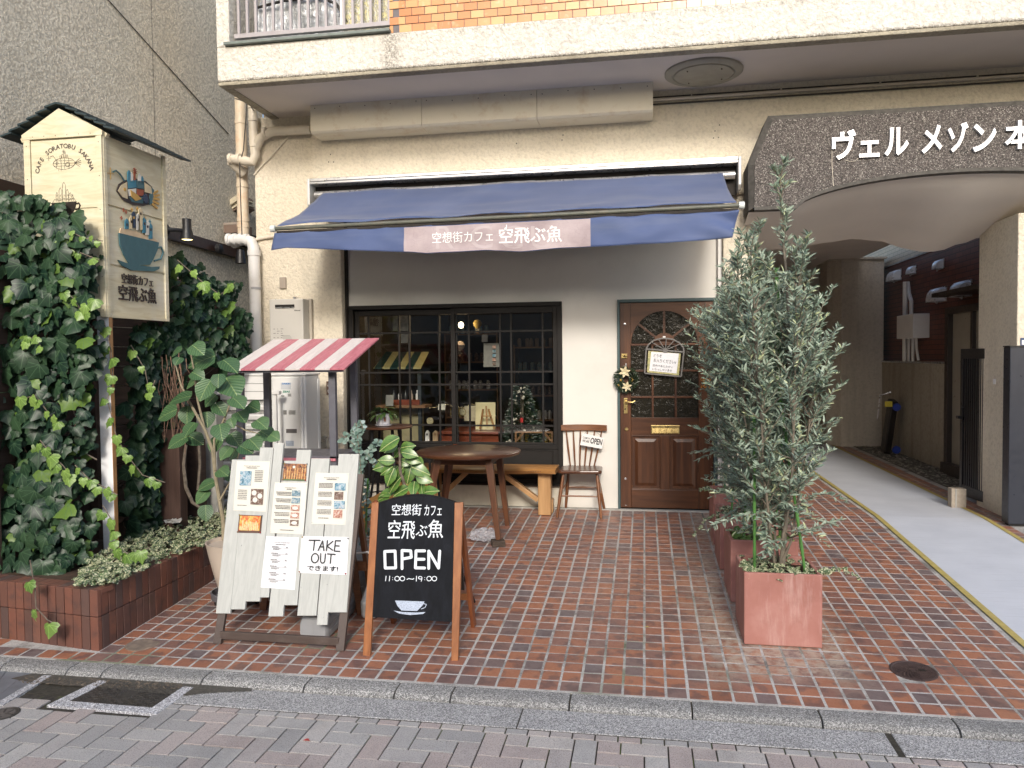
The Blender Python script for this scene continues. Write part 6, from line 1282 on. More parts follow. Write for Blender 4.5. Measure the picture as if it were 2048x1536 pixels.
def lines(t, o, ex, ey, spec, mat, name='print_lines'):
    """spec: rows of (u0, u1, v, height) in sheet units, broken into word-like dashes"""
    q = M(); nx_ = BN*.0004
    for (u0, u1, v, h) in spec:
        u = u0
        while u < u1:
            w = min(u1-u, .012+rnd.random()*.035); a_, b_ = o+ex*u+ey*v, o+ex*(u+w)+ey*v; hh = ey*h*1.5; q.add([tuple(a_+nx_), tuple(b_+nx_), tuple(b_+hh+nx_), tuple(a_+hh+nx_)], [(0,1,2,3)]); u += w+.008
    kind(O(name, q, mat, t, fix=False), 'stuff')
def photo_mat(name, cols, sc=40):
    k = N(name); p = k.pos(); c = k.ramp(k.noise(p, sc, 3, .6, .8), [(i/(len(cols)-1)*.5+.25, c_) for i, c_ in enumerate(cols)]); k.col(c); k.set(rough=.5); return k.m
def picture(t, o, ex, ey, u0, u1, v0, v1, mat, name='photo'):
    n_ = BN*.0006; ps = [o+ex*u0+ey*v0+n_, o+ex*u1+ey*v0+n_, o+ex*u1+ey*v1+n_, o+ex*u0+ey*v1+n_]; return O(name, M().quad(*[tuple(p) for p in ps]), mat, t, fix=False)
def title(t, o, ex, ey, s, u, v, w, h, mat=None):
    W_, H_ = np.linalg.norm(ex), np.linalg.norm(ey); write('title', s, mat or MAT['inkgrey'], t, o+ex*u+ey*v+BN*.0006, ex/W_, ey/H_, w*W_, h*H_, extrude=.0003)
ph_blue = photo_mat('photo_blue', ((.03,.02,.02),(.10,.25,.34),(.45,.52,.56),(.30,.08,.08))); ph_dark = photo_mat('photo_dark', ((.02,.015,.01),(.16,.09,.06),(.5,.45,.4)), 60); ph_red = photo_mat('photo_red', ((.15,.02,.02),(.45,.22,.15),(.70,.66,.6)), 70); ph_pl = photo_mat('photo_plate', ((.05,.12,.16),(.15,.25,.30),(.75,.72,.66)), 60)
t, o, ex, ey = sheet('menu_sheet', ((247,207),(468,210),(440,545),(222,537)), MAT['paper'], 'cream special drink menu with two photos at the upper left of the menu board', 'menu'); pins(t,o,ex,ey,False); title(t,o,ex,ey,'Kuusougai Special drink',.26,.885,.48,.028)
lines(t,o,ex,ey,[(.33,.66,.855,.010)]+[(.60,.85,.80-.035*i,.010) for i in range(7)]+[(.12,.40,.40-.035*i,.010) for i in range(6)]+[(.12,.42,.10,.008)], MAT['inkgrey']); picture(t,o,ex,ey,.14,.50,.50,.80,ph_blue); picture(t,o,ex,ey,.52,.90,.13,.44,ph_dark)
for (u, v) in ((.62,.36),(.80,.30),(.66,.22)): 
    c_ = o+ex*u+ey*v+BN*.0012; W_, H_ = ex*.075, ey*.052; q = M(); q.add([tuple(c_+W_*math.cos(a_)+H_*math.sin(a_)) for a_ in np.linspace(0, 2*PI, 13)[:-1]], [tuple(range(12))]); O('printed_cup', q, MAT['paper'], t, fix=False)
t, o, ex, ey = sheet('art_card', ((563,222),(715,228),(708,340),(550,336)), photo_mat('art_dark', ((.02,.01,.015),(.06,.02,.02),(.35,.14,.05),(.55,.40,.18)), 45), 'dark landscape art card of glowing towers pinned at the top of the menu board', 'card'); pins(t,o,ex,ey)
q = M(); n_ = BN*.0007
for i in range(9): u = .06+i*.105; h = .35+.4*abs(math.sin(i*2.1)); ps = [o+ex*u+ey*.08, o+ex*(u+.06)+ey*.08, o+ex*(u+.06)+ey*h, o+ex*(u+.03)+ey*(h+.1), o+ex*u+ey*h]; q.add([tuple(p+n_) for p in ps], [(0,1,2,3,4)])
kind(O('printed_towers', q, photo_mat('towers', ((.35,.05,.03),(.55,.30,.10),(.60,.50,.30)), 90), t, fix=False), 'stuff'); picture(t,o,ex,ey,.0,1,.0,.07,paint('card_green', (.10,.16,.06), .5, .3, 60)); c_ = o+ex*.45+ey*.78+BN*.0012; q = M(); q.add([tuple(c_+ex*.06*math.cos(a_)+ey*.08*math.sin(a_)) for a_ in np.linspace(0,2*PI,13)[:-1]], [tuple(range(12))]); O('printed_moon', q, MAT['paper'], t, fix=False)
t, o, ex, ey = sheet('art_card', ((263,565),(418,572),(407,690),(250,685)), paint('card_brown', (.10,.05,.035), .5, .2), 'red and gold landscape art card pinned at the left of the menu board', 'card'); pins(t,o,ex,ey); picture(t,o,ex,ey,.06,.94,.12,.94,photo_mat('art_red', ((.55,.04,.02),(.60,.12,.03),(.65,.45,.10),(.70,.62,.35)), 40)); 
q = M()
for i in range(10): u = .10+i*.08; h = .3+.35*abs(math.sin(i*1.7)); ps = [o+ex*u+ey*.14, o+ex*(u+.055)+ey*.14, o+ex*(u+.055)+ey*h, o+ex*(u+.027)+ey*(h+.09), o+ex*u+ey*h]; q.add([tuple(p+BN*.0014) for p in ps], [(0,1,2,3,4)])
kind(O('printed_towers', q, photo_mat('towers_gold', ((.60,.40,.10),(.70,.60,.35),(.40,.10,.04)), 90), t, fix=False), 'stuff')
t, o, ex, ey = sheet('menu_sheet', ((500,350),(717,352),(688,697),(468,688)), MAT['paper'], 'cream sweets menu with five small dessert photos in the middle of the board', 'menu'); pins(t,o,ex,ey,False); title(t,o,ex,ey,'Kuusougai Sweets',.34,.885,.34,.028); lines(t,o,ex,ey,[(.40,.56,.86,.010)]+[(.08+.02*(i%3), .55, .80-.135*(i//3)-.028*(i%3), .010) for i in range(15)]+[(.3,.72,.06,.010)], MAT['inkgrey'])
for i in range(5): picture(t,o,ex,ey,.57+.004*i,.83+.004*i,.735-.145*i,.85-.145*i,(ph_pl,ph_pl,ph_red,ph_red,ph_dark)[i]); c_ = o+ex*(.70+.004*i)+ey*(.79-.145*i)+BN*.0012; q = M(); q.add([tuple(c_+ex*.09*math.cos(a_)+ey*.035*math.sin(a_)) for a_ in np.linspace(0,2*PI,13)[:-1]], [tuple(range(12))]); O('printed_plate', q, (ph_pl,ph_pl,MAT['paper'],MAT['paper'],MAT['paper'])[i], t, fix=False)
t, o, ex, ey = sheet('menu_sheet', ((772,285),(995,290),(970,633),(745,628)), MAT['paper'], 'cream seasonal drink menu with four photos at the right of the menu board', 'menu'); pins(t,o,ex,ey,False); title(t,o,ex,ey,'Kuusougai Season drink',.28,.885,.46,.028); lines(t,o,ex,ey,[(.36,.66,.86,.010)]+[(.14, .56, .78-.17*(i//4)-.026*(i%4), .009) for i in range(16)]+[(.2,.5,.11,.010)], MAT['inkgrey'])
for i in range(4): picture(t,o,ex,ey,.62+.005*i,.95+.003*i-.06*(i%2),.65-.175*i,.80-.175*i,(ph_blue,ph_dark,ph_blue,ph_red)[i])
t, o, ex, ey = sheet('menu_sheet', ((442,708),(662,718),(632,1068),(405,1052)), MAT['whitepaper'], 'white price list of ruled lines pinned low on the menu board', 'menu'); pins(t,o,ex,ey,False); title(t,o,ex,ey,'Kuusougai original drink',.26,.875,.48,.026); rows = []
for i in range(6): v = .78-.125*i; rows += [(.22,.42,v+.012,.010),(.64,.70,v+.012,.010),(.26,.50,v-.022,.007),(.26,.44,v-.040,.007)]
lines(t,o,ex,ey,rows+[(.32,.62,.84,.009)], MAT['inkgrey']); q = M()
for i in range(6): v = .78-.125*i; a_, b_ = o+ex*.2+ey*v, o+ex*.72+ey*v; q.add([tuple(a_+BN*.0004),tuple(b_+BN*.0004),tuple(b_+ey*.004+BN*.0004),tuple(a_+ey*.004+BN*.0004)], [(0,1,2,3)])
kind(O('ruled_line', q, MAT['inkgrey'], t, fix=False), 'stuff'); 
t, o, ex, ey = sheet('takeout_notice', ((680,708),(995,715),(980,968),(658,955)), MAT['whitepaper'], 'white TAKE OUT notice in bold black hand lettering at the lower right of the board', 'notice'); pins(t,o,ex,ey); W_, H_ = np.linalg.norm(ex), np.linalg.norm(ey)
q = M(); c_ = lambda u, v: tuple(o+ex*u+ey*v+BN*.0006); seg = lambda a_, b_: q.bar(c_(*a_), c_(*b_), .0012, .0004, tuple(BN))
for a_ in np.linspace(0, 2*PI, 20)[:-1]: seg((.5+.24*math.cos(a_), .45+.2*math.sin(a_)), (.5+.24*math.cos(a_+.33), .45+.2*math.sin(a_+.33)))
for pts in (((.74,.45),(.86,.6),(.84,.45),(.86,.3),(.74,.45)),((.42,.66),(.46,.85),(.5,.9),(.56,.85),(.58,.66)),((.26,.62),(.2,.66),(.17,.58)),((.4,.25),(.42,.65)),((.58,.25),(.6,.65))):
    for a_, b_ in zip(pts[:-1], pts[1:]): seg(a_, b_)
kind(O('faint_drawing', q, paint('faint_ink', (.55,.55,.56), .7, .03), t, fix=False), 'stuff')
def strokes(name, t, o, ex, ey, glyphs, th, mat):
    q = M(); W_, H_ = np.linalg.norm(ex), np.linalg.norm(ey); nn = np.cross(ex/W_, ey/H_)
    for pts in glyphs:
        P_ = [o+ex*u+ey*v+BN*.0014 for u, v in pts]
        for a_, b_ in zip(P_[:-1], P_[1:]): q.bar(tuple(a_), tuple(b_), th, .0008, tuple(BN))
        for p in P_: q.add([tuple(p+(ex/W_*math.cos(k_*PI/4)+ey/H_*math.sin(k_*PI/4))*th/2+BN*.0005) for k_ in range(8)], [tuple(range(8))])
    return O(name, q, mat, t, fix=False)
def rd(cu, cv, ru, rv, a0=0, a1=360, n=14): return [(cu+ru*math.cos(math.radians(a)), cv+rv*math.sin(math.radians(a))) for a in np.linspace(a0, a1, n)]
def row2(y, hh): return y
T1 = [[(.17,.89),(.40,.895)],[(.285,.89),(.28,.62)],[(.38,.62),(.455,.88),(.50,.62)],[(.40,.72),(.49,.72)],[(.555,.895),(.55,.62)],[(.67,.88),(.555,.745),(.68,.64)],[(.83,.90),(.725,.90),(.715,.62),(.83,.615)],[(.72,.76),(.81,.76)]]
T2 = [rd(.325,.41,.075,.125),[(.44,.535),(.445,.36)]+rd(.49,.36,.045,.075,180,360,8)+[(.535,.535)],[(.58,.535),(.74,.53)],[(.655,.53),(.65,.29)]]
strokes('lettering', t, o, ex, ey, T1+T2, .0075, MAT['ink'])
write('lettering', 'できます!', MAT['ink'], t, o+ex*.18+ey*.075+BN*.0014, ex/W_, ey/H_, .64*W_, .14*H_, offset=.016)
# ------- chalkboard A-frame
cb = T('chalkboard_stand', (-1.33,-3.2,-.18), 'black chalkboard A-frame in orange brown wood with OPEN in white chalk', 'chalkboard')
cw = wood('stained_frame', (.23,.075,.022), (.42,.165,.055), 'Z', .8, .4, .2, .15, .1); K0 = np.array([-1.33,-3.44,-.187]); KT = np.array([-1.33,-3.205,.665]); KU = KT-K0; KU /= np.linalg.norm(KU); KN = np.cross([1.,0,0], KU)
if KN[1] > 0: KN = -KN
def K(px, py, off=0): return onp(px, py, K0+KN*off, KN)
for tl_, bl_ in ((((743,1006),(757,1004)),((725,1314),(740,1313))),(((909,1005),(926,1004)),((902,1323),(916,1322)))):
    c4 = [K(*bl_[0]), K(*bl_[1]), K(*tl_[1]), K(*tl_[0])]; q = M(); q.add([tuple(p-KN*.024) for p in c4]+[tuple(p) for p in c4], [(3,2,1,0),(4,5,6,7),(0,1,5,4),(1,2,6,5),(2,3,7,6),(3,0,4,7)]); O('front_leg', q, cw, cb, bevel=.003)
for xt, xb in ((-1.615,-1.575),(-1.085,-1.055)): O('rear_leg', M().bar((xb,-2.955,gz(-2.955)),(xt,-3.165,.655), .024, .042), wood('stained_frame_b', (.16,.045,.018), (.30,.10,.035), 'Z', .8, .4), cb, bevel=.003)
O('rear_rail', M().box(-1.58,-1.07,-3.01,-2.985,.02,.06), cw, cb); O('rear_board', M().bar((-1.33,-3.02,.09),(-1.33,-3.155,.62), .47, .01), MAT['black'], cb); 
kb = N('chalkboard'); p_ = kb.pos(); n1 = kb.noise(kb.mapping(p_, (7,7,1.2)), 2.2, 6, .7, .5); c_ = kb.ramp(n1, [(.38,(.005,.006,.008)),(.62,(.010,.0115,.016)),(.85,(.035,.04,.05))]); kb.col(c_); kb.set(rough=.75, spec=.2)
pts = [(744,1234),(905,1244),(916,1008)]; arc = [(918-(918-757)*i/14, 1006-17*math.sin(PI*i/14)-.3) for i in range(15)]
ps = [K(741,1234,-.006), K(903,1244,-.006)]+[K(x, y, -.006) for x, y in arc]
q = M(); n_ = len(ps); q.add([tuple(p-KN*.008) for p in ps]+[tuple(p) for p in ps], [tuple(range(n_-1,-1,-1)), tuple(range(n_,2*n_))]+[(i,(i+1)%n_,(i+1)%n_+n_,i+n_) for i in range(n_)]); O('chalk_panel', q, kb.m, cb)
q = M(); q.tube([tuple(K(x, y, -.004)) for x, y in arc], .0035, 6); O('top_edge', q, MAT['black'], cb)
ck = N('chalk'); p_ = ck.pos(); ck.col(ck.ramp(ck.noise(p_, 420, 3, .7), [(.3,(.62,.68,.74)),(.55,(.78,.82,.86))])); ck.set(rough=.9)
kx = K(905,1240)-K(741,1236); kx = np.array([1.,0,0])
def ktext(body, x0, x1, y0, y1, off=.0): a, b, c = K(x0,y1,-.0045), K(x1,y1,-.0045), K(x0,y0,-.0045); write('chalk_lettering', body, ck.m, cb, a, (b-a)/np.linalg.norm(b-a), KU, np.linalg.norm(b-a), np.dot(c-a, KU), extrude=.0004, offset=off)
ktext('空想街', 783, 842, 1008, 1031, .004); ktext('カフェ', 848, 883, 1010, 1031, .004); ktext('空飛', 775, 829, 1040, 1078, .006); ktext('ぶ', 831, 854, 1050, 1072, .006); ktext('魚', 855, 886, 1039, 1076, .006)
def kstrokes(gl, th, px0, px1, py0, py1):
    q = M()
    def Q(u, v): return K(px0+(px1-px0)*u, py1+(py0-py1)*v, -.0042)
    for pts in gl:
        P_ = [Q(u, v) for u, v in pts]
        for a_, b_ in zip(P_[:-1], P_[1:]): q.bar(tuple(a_), tuple(b_), th, .0008, tuple(KN))
        for p in P_: q.add([tuple(p+(np.array([1.,0,0])*math.cos(k_*PI/4)+KU*math.sin(k_*PI/4))*th/2+KN*.0005) for k_ in range(8)], [tuple(range(8))])
    O('chalk_lettering', q, ck.m, cb, fix=False)
kstrokes([[(.03,.90),(.20,.92),(.21,.06),(.03,.05),(.02,.90)],[(.32,.02),(.32,.95),(.47,.93),(.48,.60),(.34,.52)],[(.71,.93),(.56,.93),(.55,.06),(.71,.05)],[(.56,.50),(.70,.50)],[(.78,.03),(.78,.92),(.95,.05),(.97,.92)]], .0165, 767, 883, 1099, 1138)
kstrokes([[(.02,.1),(.03,.9)],[(.09,.1),(.10,.9)],[(.155,.3),(.156,.32)],[(.155,.65),(.156,.67)],rd(.24,.48,.045,.38),rd(.34,.48,.045,.38),[(.43,.35),(.46,.5),(.50,.42),(.54,.38),(.56,.5)],[(.605,.05),(.61,.9)],rd(.68,.62,.035,.22)+[(.715,.55),(.70,.05)],[(.765,.3),(.766,.32)],[(.765,.65),(.766,.67)],rd(.85,.48,.045,.38),rd(.95,.48,.045,.38)], .0042, 769, 874, 1151, 1163)
cf = lambda l: [tuple(K(x, y, -.0043)) for x, y in l]
q = M(); bowl = cf([(790,1201),(849,1203),(846,1210),(839,1217),(834,1222),(803,1221),(795,1212)]); q.add(bowl, [tuple(range(len(bowl)))]); sauc = cf([(787,1221),(805,1224),(832,1225),(851,1224),(846,1228),(820,1230),(798,1227)]); q.add(sauc, [tuple(range(len(sauc)))]); hd = cf([(847,1207),(853,1209),(850,1215),(842,1218)])
for a_, b_ in zip(hd[:-1], hd[1:]): q.bar(a_, b_, .004, .0006, tuple(KN))
ck2 = N('chalk_fill'); p_ = ck2.pos(); ck2.col(ck2.ramp(ck2.noise(p_, 260, 3, .8), [(.35,(.22,.26,.34)),(.6,(.55,.62,.74))])); ck2.set(rough=.9); O('chalk_cup', q, ck2.m, cb, fix=False)
O('black_prop', M().bar((-1.135,-2.56,gz(-2.56)),(-1.20,-2.95,.34), .010, .014), MAT['blackmetal'], cb)
# base weight
wt = T('base_weight', (-1.98,-3.0,-.17), 'grey blow moulded plastic base weight lying behind the menu board', 'weight'); gm = paint('weight_grey', (.32,.325,.335), .38, .05, 8)
q = M(); L0, L1 = -3.285, -2.80; zb2 = gz(-3.2)-.005
prof = [(-.088,.012),(-.094,.04),(-.092,.10),(-.078,.128),(-.05,.137),(.05,.137),(.078,.128),(.092,.10),(.094,.04),(.088,.012)]; ysn = [(L0,.86),(L0+.015,.95),(L0+.04,1),(L1-.04,1),(L1-.01,.95),(L1,.86)]
for (y, s_) in ysn: 
    for (x, z) in prof: q.v.append((-1.977+x*s_, y, gz(y)+.0+(z-.07)*s_+.07))
m10 = len(prof)
for i in range(len(ysn)-1):
    for k_ in range(m10): q.f.append((i*m10+k_, i*m10+(k_+1)%m10, (i+1)*m10+(k_+1)%m10, (i+1)*m10+k_))
q.f += [tuple(range(m10-1,-1,-1)), tuple((len(ysn)-1)*m10+k_ for k_ in range(m10))]; O('body', q, gm, wt, smooth=True); O('mould_seam', M().bar((-1.977,L0-.001,gz(L0)+.02),(-1.977,L0-.001,gz(L0)+.13), .006, .004), gm, wt)
for z in (.05,.085): O('side_rib', M().box(-1.887,-1.879,L0+.05,L1-.05,gz(-3.05)+z,gz(-3.05)+z+.005,(math.atan(SLOPE),0,0)), paint('rib', (.34,.35,.36), .4, .03), wt)
O('filler_cap', M().lathe((-1.98,-3.16,gz(-3.16)+.137), [(.035,0),(.035,.018),(.03,.022),(.0,.022)], 20, cap=False), MAT['black'], wt, smooth=True)
wt2 = T('base_weight', (-1.80,-2.75,-.15), 'second grey plastic base weight leaning upright behind the board edge', 'weight'); q = M(); q.prism([(-2.95,gz(-2.95)+.01),(-2.60,gz(-2.6)+.01),(-2.45,.16),(-2.50,.20),(-2.62,.20),(-2.97,gz(-2.9)+.12)], -1.80, -1.70, 'YZ'); O('body', q, gm, wt2, bevel=.02, seg=3)
for k_ in (0, 1): O('side_rib', M().bar((-1.698,-2.9+.03*k_,gz(-2.9)+.06+.04*k_),(-1.698,-2.55+.02*k_,.10+.03*k_), .006, .006), paint('rib2', (.34,.35,.36), .4, .03), wt2)
# black gate, cabinet and block on the right
gtm = paint('gate_black', (.013,.013,.015), .35, .1, 8); gate = T('black_gate', (3.3,.7,0), 'black metal slatted gate leaf standing open against the pier', 'gate')
G0, G1 = np.array([3.315,.30]), np.array([3.245,1.02]); gd = (G1-G0)/np.linalg.norm(G1-G0); gl = np.linalg.norm(G1-G0)
def gbox(u0, u1, z0, z1, off=0, th=.02): 
    q = M(); nn_ = np.array([-gd[1], gd[0]]); a_, b_ = G0+gd*u0+nn_*off, G0+gd*u1+nn_*off; q.add([(p[0]+nn_[0]*s_*th, p[1]+nn_[1]*s_*th, z) for z in (z0, z1) for p, s_ in ((a_,-1),(b_,-1),(b_,1),(a_,1))], [(0,3,2,1),(4,5,6,7),(0,1,5,4),(1,2,6,5),(2,3,7,6),(3,0,4,7)]); return q
for u0, u1, z0, z1 in ((0,.06,.05,1.56),(gl-.05,gl,.05,1.56),(.06,gl-.05,1.46,1.56),(.06,gl-.05,.05,.16)): O('frame', gbox(u0,u1,z0,z1), gtm, gate, bevel=.003)
O('backing_sheet', gbox(.06,gl-.05,.16,1.46,0,.004), gtm, gate)
for i in range(14): u = .075+i*(gl-.14)/14; O('slat', gbox(u,u+.018,.16,1.46,.012,.006), gtm, gate)
q = M(); q.box(3.30,3.36,.25,.31,1.38,1.48); q.box(3.30,3.36,.25,.31,.10,.18); O('hinge', q, MAT['blackmetal'], gate, bevel=.003); O('latch', M().box(3.18,3.245,.95,1.0,.84,.87).box(3.22,3.25,.95,1.0,.80,.96), gtm, gate, bevel=.003); O('white_sticker', M().box(3.262,3.272,.31,.35,1.22,1.27), MAT['white'], gate)
p = aY(2015,1052,-.24); q0 = p[0]; zc_ = aY(2016,694,-.24)[2]; cab = T('dark_cabinet', (q0+.3,-.15,0), 'tall dark navy metal gate housing at the right edge', 'gate housing'); cmn = paint('cabinet_navy', (.022,.026,.038), .35, .06, 6)
O('body', M().box(q0,q0+.6,-.25,-.12,.01,zc_), cmn, cab, bevel=.006); O('top_cap', M().box(q0-.004,q0+.6,-.256,-.118,zc_,zc_+.012), gtm, cab); O('foot', M().box(q0+.02,q0+.5,-.22,-.14,-.015,.01), gtm, cab)
cbk = T('concrete_block', (3.03,.52,0), 'hollow grey concrete block holding the black gate open', 'block'); O('body', M().box(2.965,3.10,.50,.60,.004,.19), paint('block_tan', (.36,.31,.25), .9, .15, 30, grain=.6), cbk, bevel=.004); O('side_rib', M().box(2.998,3.012,.494,.50,.004,.19), MAT['concrete'], cbk)
p = aZ(1785,905,0); ct = T('folded_cart', (3.55,4.6,0), 'folded black trolley with blue wheels and yellow tag leaning at the low wall', 'cart')
q = M(); q.bar((3.60,4.80,.02),(3.66,4.65,.82), .10, .22); O('body', q, MAT['black'], ct, bevel=.02); blu = paint('wheel_blue', (.02,.05,.30), .4, .1)
for z in (.12,.74): O('wheel', M().lathe((3.60,4.28,z), [(.0,-.02),(.05,-.02),(.058,0),(.05,.02),(.0,.02)], 20, 'Y', cap=False), blu, ct, smooth=True)
O('yellow_tag', M().box(3.46,3.56,4.35,4.36,.74,.82), paint('tag_yellow', (.6,.5,.05), .5, .1), ct); O('handle', M().tube([(3.40,4.5,.55),(3.42,4.45,.9),(3.56,4.42,.95)], .012, 6), MAT['steel'], ct)
# wreath and hanging frame on the door
wr = T('door_wreath', (-.172,.0,1.28), 'green Christmas wreath with two cream poinsettias hanging on the cafe door', 'wreath'); wc = aY(1252,759,.015); lw_ = leafmat('wreath_green', (.020,.040,.020), (.07,.10,.055), (.3,.32,.28), tipamt=.12)
pls = []
for i in range(700):
    a_ = rnd.random()*6.28; b_ = rnd.random()*6.28; R_, r_ = .072, .022; p = (wc[0]+(R_+r_*math.cos(b_))*math.cos(a_), .005+r_*math.sin(b_)*.7, wc[2]+(R_+r_*math.cos(b_))*math.sin(a_)*1.08); d = (math.cos(a_)*math.cos(b_)-.8*math.sin(a_), -abs(math.sin(b_))*.8-.2, math.sin(a_)*math.cos(b_)+.8*math.cos(a_)); pls.append((p, d, (jit(1), -1, jit(1)), .035+rnd.random()*.02))
kind(O('needles', cloud(blade_leaf(.09), pls), lw_, wr, fix=False), 'stuff'); pet = paint('poinsettia_cream', (.62,.54,.34), .5, .15, 30)
for (dx_, dz_, s_) in ((-.012,.075,.058),(.008,-.068,.052)):
    pp_ = []
    for k_ in range(6): a_ = k_*PI/3+.3; pp_.append(((wc[0]+dx_, -.035, wc[2]+dz_), (math.cos(a_), -.25, math.sin(a_)), (0,-1,0), s_))
    for k_ in range(5): a_ = k_*PI*.4+.1; pp_.append(((wc[0]+dx_, -.040, wc[2]+dz_), (math.cos(a_), -.5, math.sin(a_)), (0,-1,0), s_*.6))
    O('poinsettia', cloud(oval_leaf(.26,4,.2,.15), pp_), pet, wr, fix=False, smooth=True)
q = M()
for (dx_, dz_, r_) in ((-.05,-.005,.014),(.06,.01,.006),(.066,0,.006),(.06,-.012,.006),(-.075,-.05,.008),(-.068,-.058,.007)):
    q.lathe((wc[0]+dx_,-.035,wc[2]+dz_), [(0,-r_),(r_*.7,-r_*.7),(r_,0),(r_*.7,r_*.7),(0,r_)], 10, cap=False)
kind(O('gold_berries', q, paint('gold_ball', (.65,.45,.12), .25, .1, metal=.7), wr, smooth=True), 'stuff'); O('ribbon', M().box(wc[0]-.004,wc[0]+.006,.0,.003,wc[2]+.08,wc[2]+.16), MAT['steel'], wr)
hf = T('hanging_notice', (.22,-.0,1.42), 'arched grey metal frame with handwritten welcome notice hanging tilted on the door', 'notice')
def D_(px, py, off=0): return aY(px, py, .005-off)
gm_ = paint('frame_grey', (.16,.15,.14), .5, .1, 10)
def Dc(cx_, cy_): return (1200+cx_/3.267, 570+cy_/3.267)
arcp = [Dc(305,412)]+[Dc(427-122*math.cos(t)+ (math.sin(t)*4), 412-55*math.sin(t)+t*5) for t in np.linspace(0.05,PI,12)]
pth = [Dc(292,577), Dc(302,415), Dc(318,388), Dc(350,362), Dc(395,350), Dc(432,348), Dc(478,356), Dc(520,378), Dc(545,410), Dc(548,435), Dc(530,598), Dc(292,577)]
q = M(); P3 = [tuple(D_(*p_)) for p_ in pth]
for a_, b_ in zip(P3[:-1], P3[1:]): q.bar(a_, b_, .014, .010, (0,1,0))
a_, b_ = D_(*Dc(303,418)), D_(*Dc(548,438)); q.bar(tuple(a_), tuple(b_), .014, .010, (0,1,0)); hb = D_(*Dc(427,425))
for e_ in (Dc(335,372), Dc(380,352), Dc(433,350), Dc(485,362), Dc(525,385)): q.bar(tuple(hb), tuple(D_(*e_)), .008, .008, (0,1,0))
O('frame', q, gm_, hf, bevel=.002); q = M(); q.lathe((hb[0],-.002,hb[2]), [(.026,-.005),(.026,.003),(.0,.004)], 20, 'Y', cap=False); O('hub', q, gm_, hf)
pc4 = [D_(*Dc(*c_)) for c_ in ((308,570),(515,590),(528,448),(316,430))]; q = M(); q.add([tuple(p) for p in pc4], [(0,1,2,3)]); O('patterned_card', q, photo_mat('green_card', ((.10,.18,.12),(.45,.40,.15),(.55,.50,.35)), 60), hf, fix=False)
pc4 = [D_(*Dc(*c_), .003) for c_ in ((322,560),(500,578),(516,448),(335,436))]; q = M(); q.add([tuple(p) for p in pc4], [(0,1,2,3)]); O('paper', q, MAT['whitepaper'], hf, fix=False)
ex = pc4[1]-pc4[0]; ey = pc4[3]-pc4[0]; W_, H_ = np.linalg.norm(ex), np.linalg.norm(ey)
for s_, u, v, w, h in (('どうぞ',.10,.74,.30,.16),('お入りください♪',.12,.48,.82,.19),('店内であたたかい',.10,.24,.75,.13),('いらっしゃいませ',.10,.05,.72,.13)): write('lettering', s_, MAT['ink'], hf, pc4[0]+ex*u+ey*v+np.array([0,-.002,0]), ex/W_, ey/H_, W_*w, H_*h, extrude=.0004)
# ================================================================== INSIDE THE CAFE
warm = bpy.data.lights.new('pendant_light', 'POINT'); warm.energy = 6; warm.color = (1, .72, .42); warm.shadow_soft_size = .2; warm.specular_factor = .1
hb_ = aY(922,650,.9); 
bl = T('balloon_lamp', tuple(hb_), 'small hot air balloon lamp with a glowing bulb hanging in the cafe window', 'lamp'); lo = bpy.data.objects.new('lamp_light', warm); scene.collection.objects.link(lo); lo.parent = bl; lo.location = (0,-.12,.0)
O('bulb', M().lathe(tuple(hb_), [(0,.035),(.02,.03),(.032,.0),(.02,-.03),(0,-.035)], 16, cap=False), emit('bulb_glow', (1,.8,.5), 9), bl, smooth=True)
silk = paint('balloon_silk', (.40,.32,.26), .6, .2, 12); silk2 = paint('balloon_yellow', (.45,.33,.08), .6, .2, 30)
def balloon(t, c, r, mat):
    O('envelope', M().lathe(tuple(c), [(0,r),(r*.6,r*.85),(r,r*.2),(r*.85,-r*.4),(r*.35,-r*.95),(r*.3,-r)], 18, cap=False), mat, t, smooth=True); O('basket', M().box(c[0]-r*.25,c[0]+r*.25,c[1]-r*.25,c[1]+r*.25,c[2]-r*2.1,c[2]-r*1.7), wood('basket', (.10,.05,.02), (.25,.13,.06)), t); q = M()
    for a_ in range(4): q.bar((c[0]+r*.5*math.cos(a_*PI/2),c[1]+r*.5*math.sin(a_*PI/2),c[2]-r*.8),(c[0]+r*.2*math.cos(a_*PI/2),c[1]+r*.2*math.sin(a_*PI/2),c[2]-r*1.7),.002)
    kind(O('ropes', q, MAT['paper'], t), 'stuff')
c = aY(920,692,.8); balloon(bl, c, .055, silk)
c = aY(955,648,.85); t = T('balloon_ornament', tuple(c), 'yellow striped toy hot air balloon hanging right of the lamp in the window', 'ornament'); balloon(t, c, .05, silk2)
# striped toy awning over an inner counter
t = T('green_striped_canopy', tuple(aY(788,720,1.0)), 'green and cream striped plank canopy of a counter inside the cafe', 'canopy')
gs = [paint('stripe_green', (.015,.055,.05), .5, .1), paint('stripe_cream', (.50,.46,.22), .5, .1)]
for i in range(8):
    a_, b_ = aY(718+i*15.5,738,.8), aY(718+(i+1)*15.5-.6,738,.8); c_, d_ = aY(742+i*14.5,706,1.25), aY(742+(i+1)*14.5-.6,706,1.25); q = M(); ps = [a_,b_,d_,c_]; q.add([tuple(p) for p in ps]+[tuple(p+np.array([0,0,.015])) for p in ps], [(0,3,2,1),(4,5,6,7),(0,1,5,4),(1,2,6,5),(2,3,7,6),(3,0,4,7)]); O('plank', q, gs[i % 2], t)
for px in (742, 838): a_ = aY(px,740,.95); O('post', M().box(a_[0]-.02,a_[0]+.02,.95,.99,.02,a_[2]), paint('post_dark', (.03,.04,.05), .5), t)
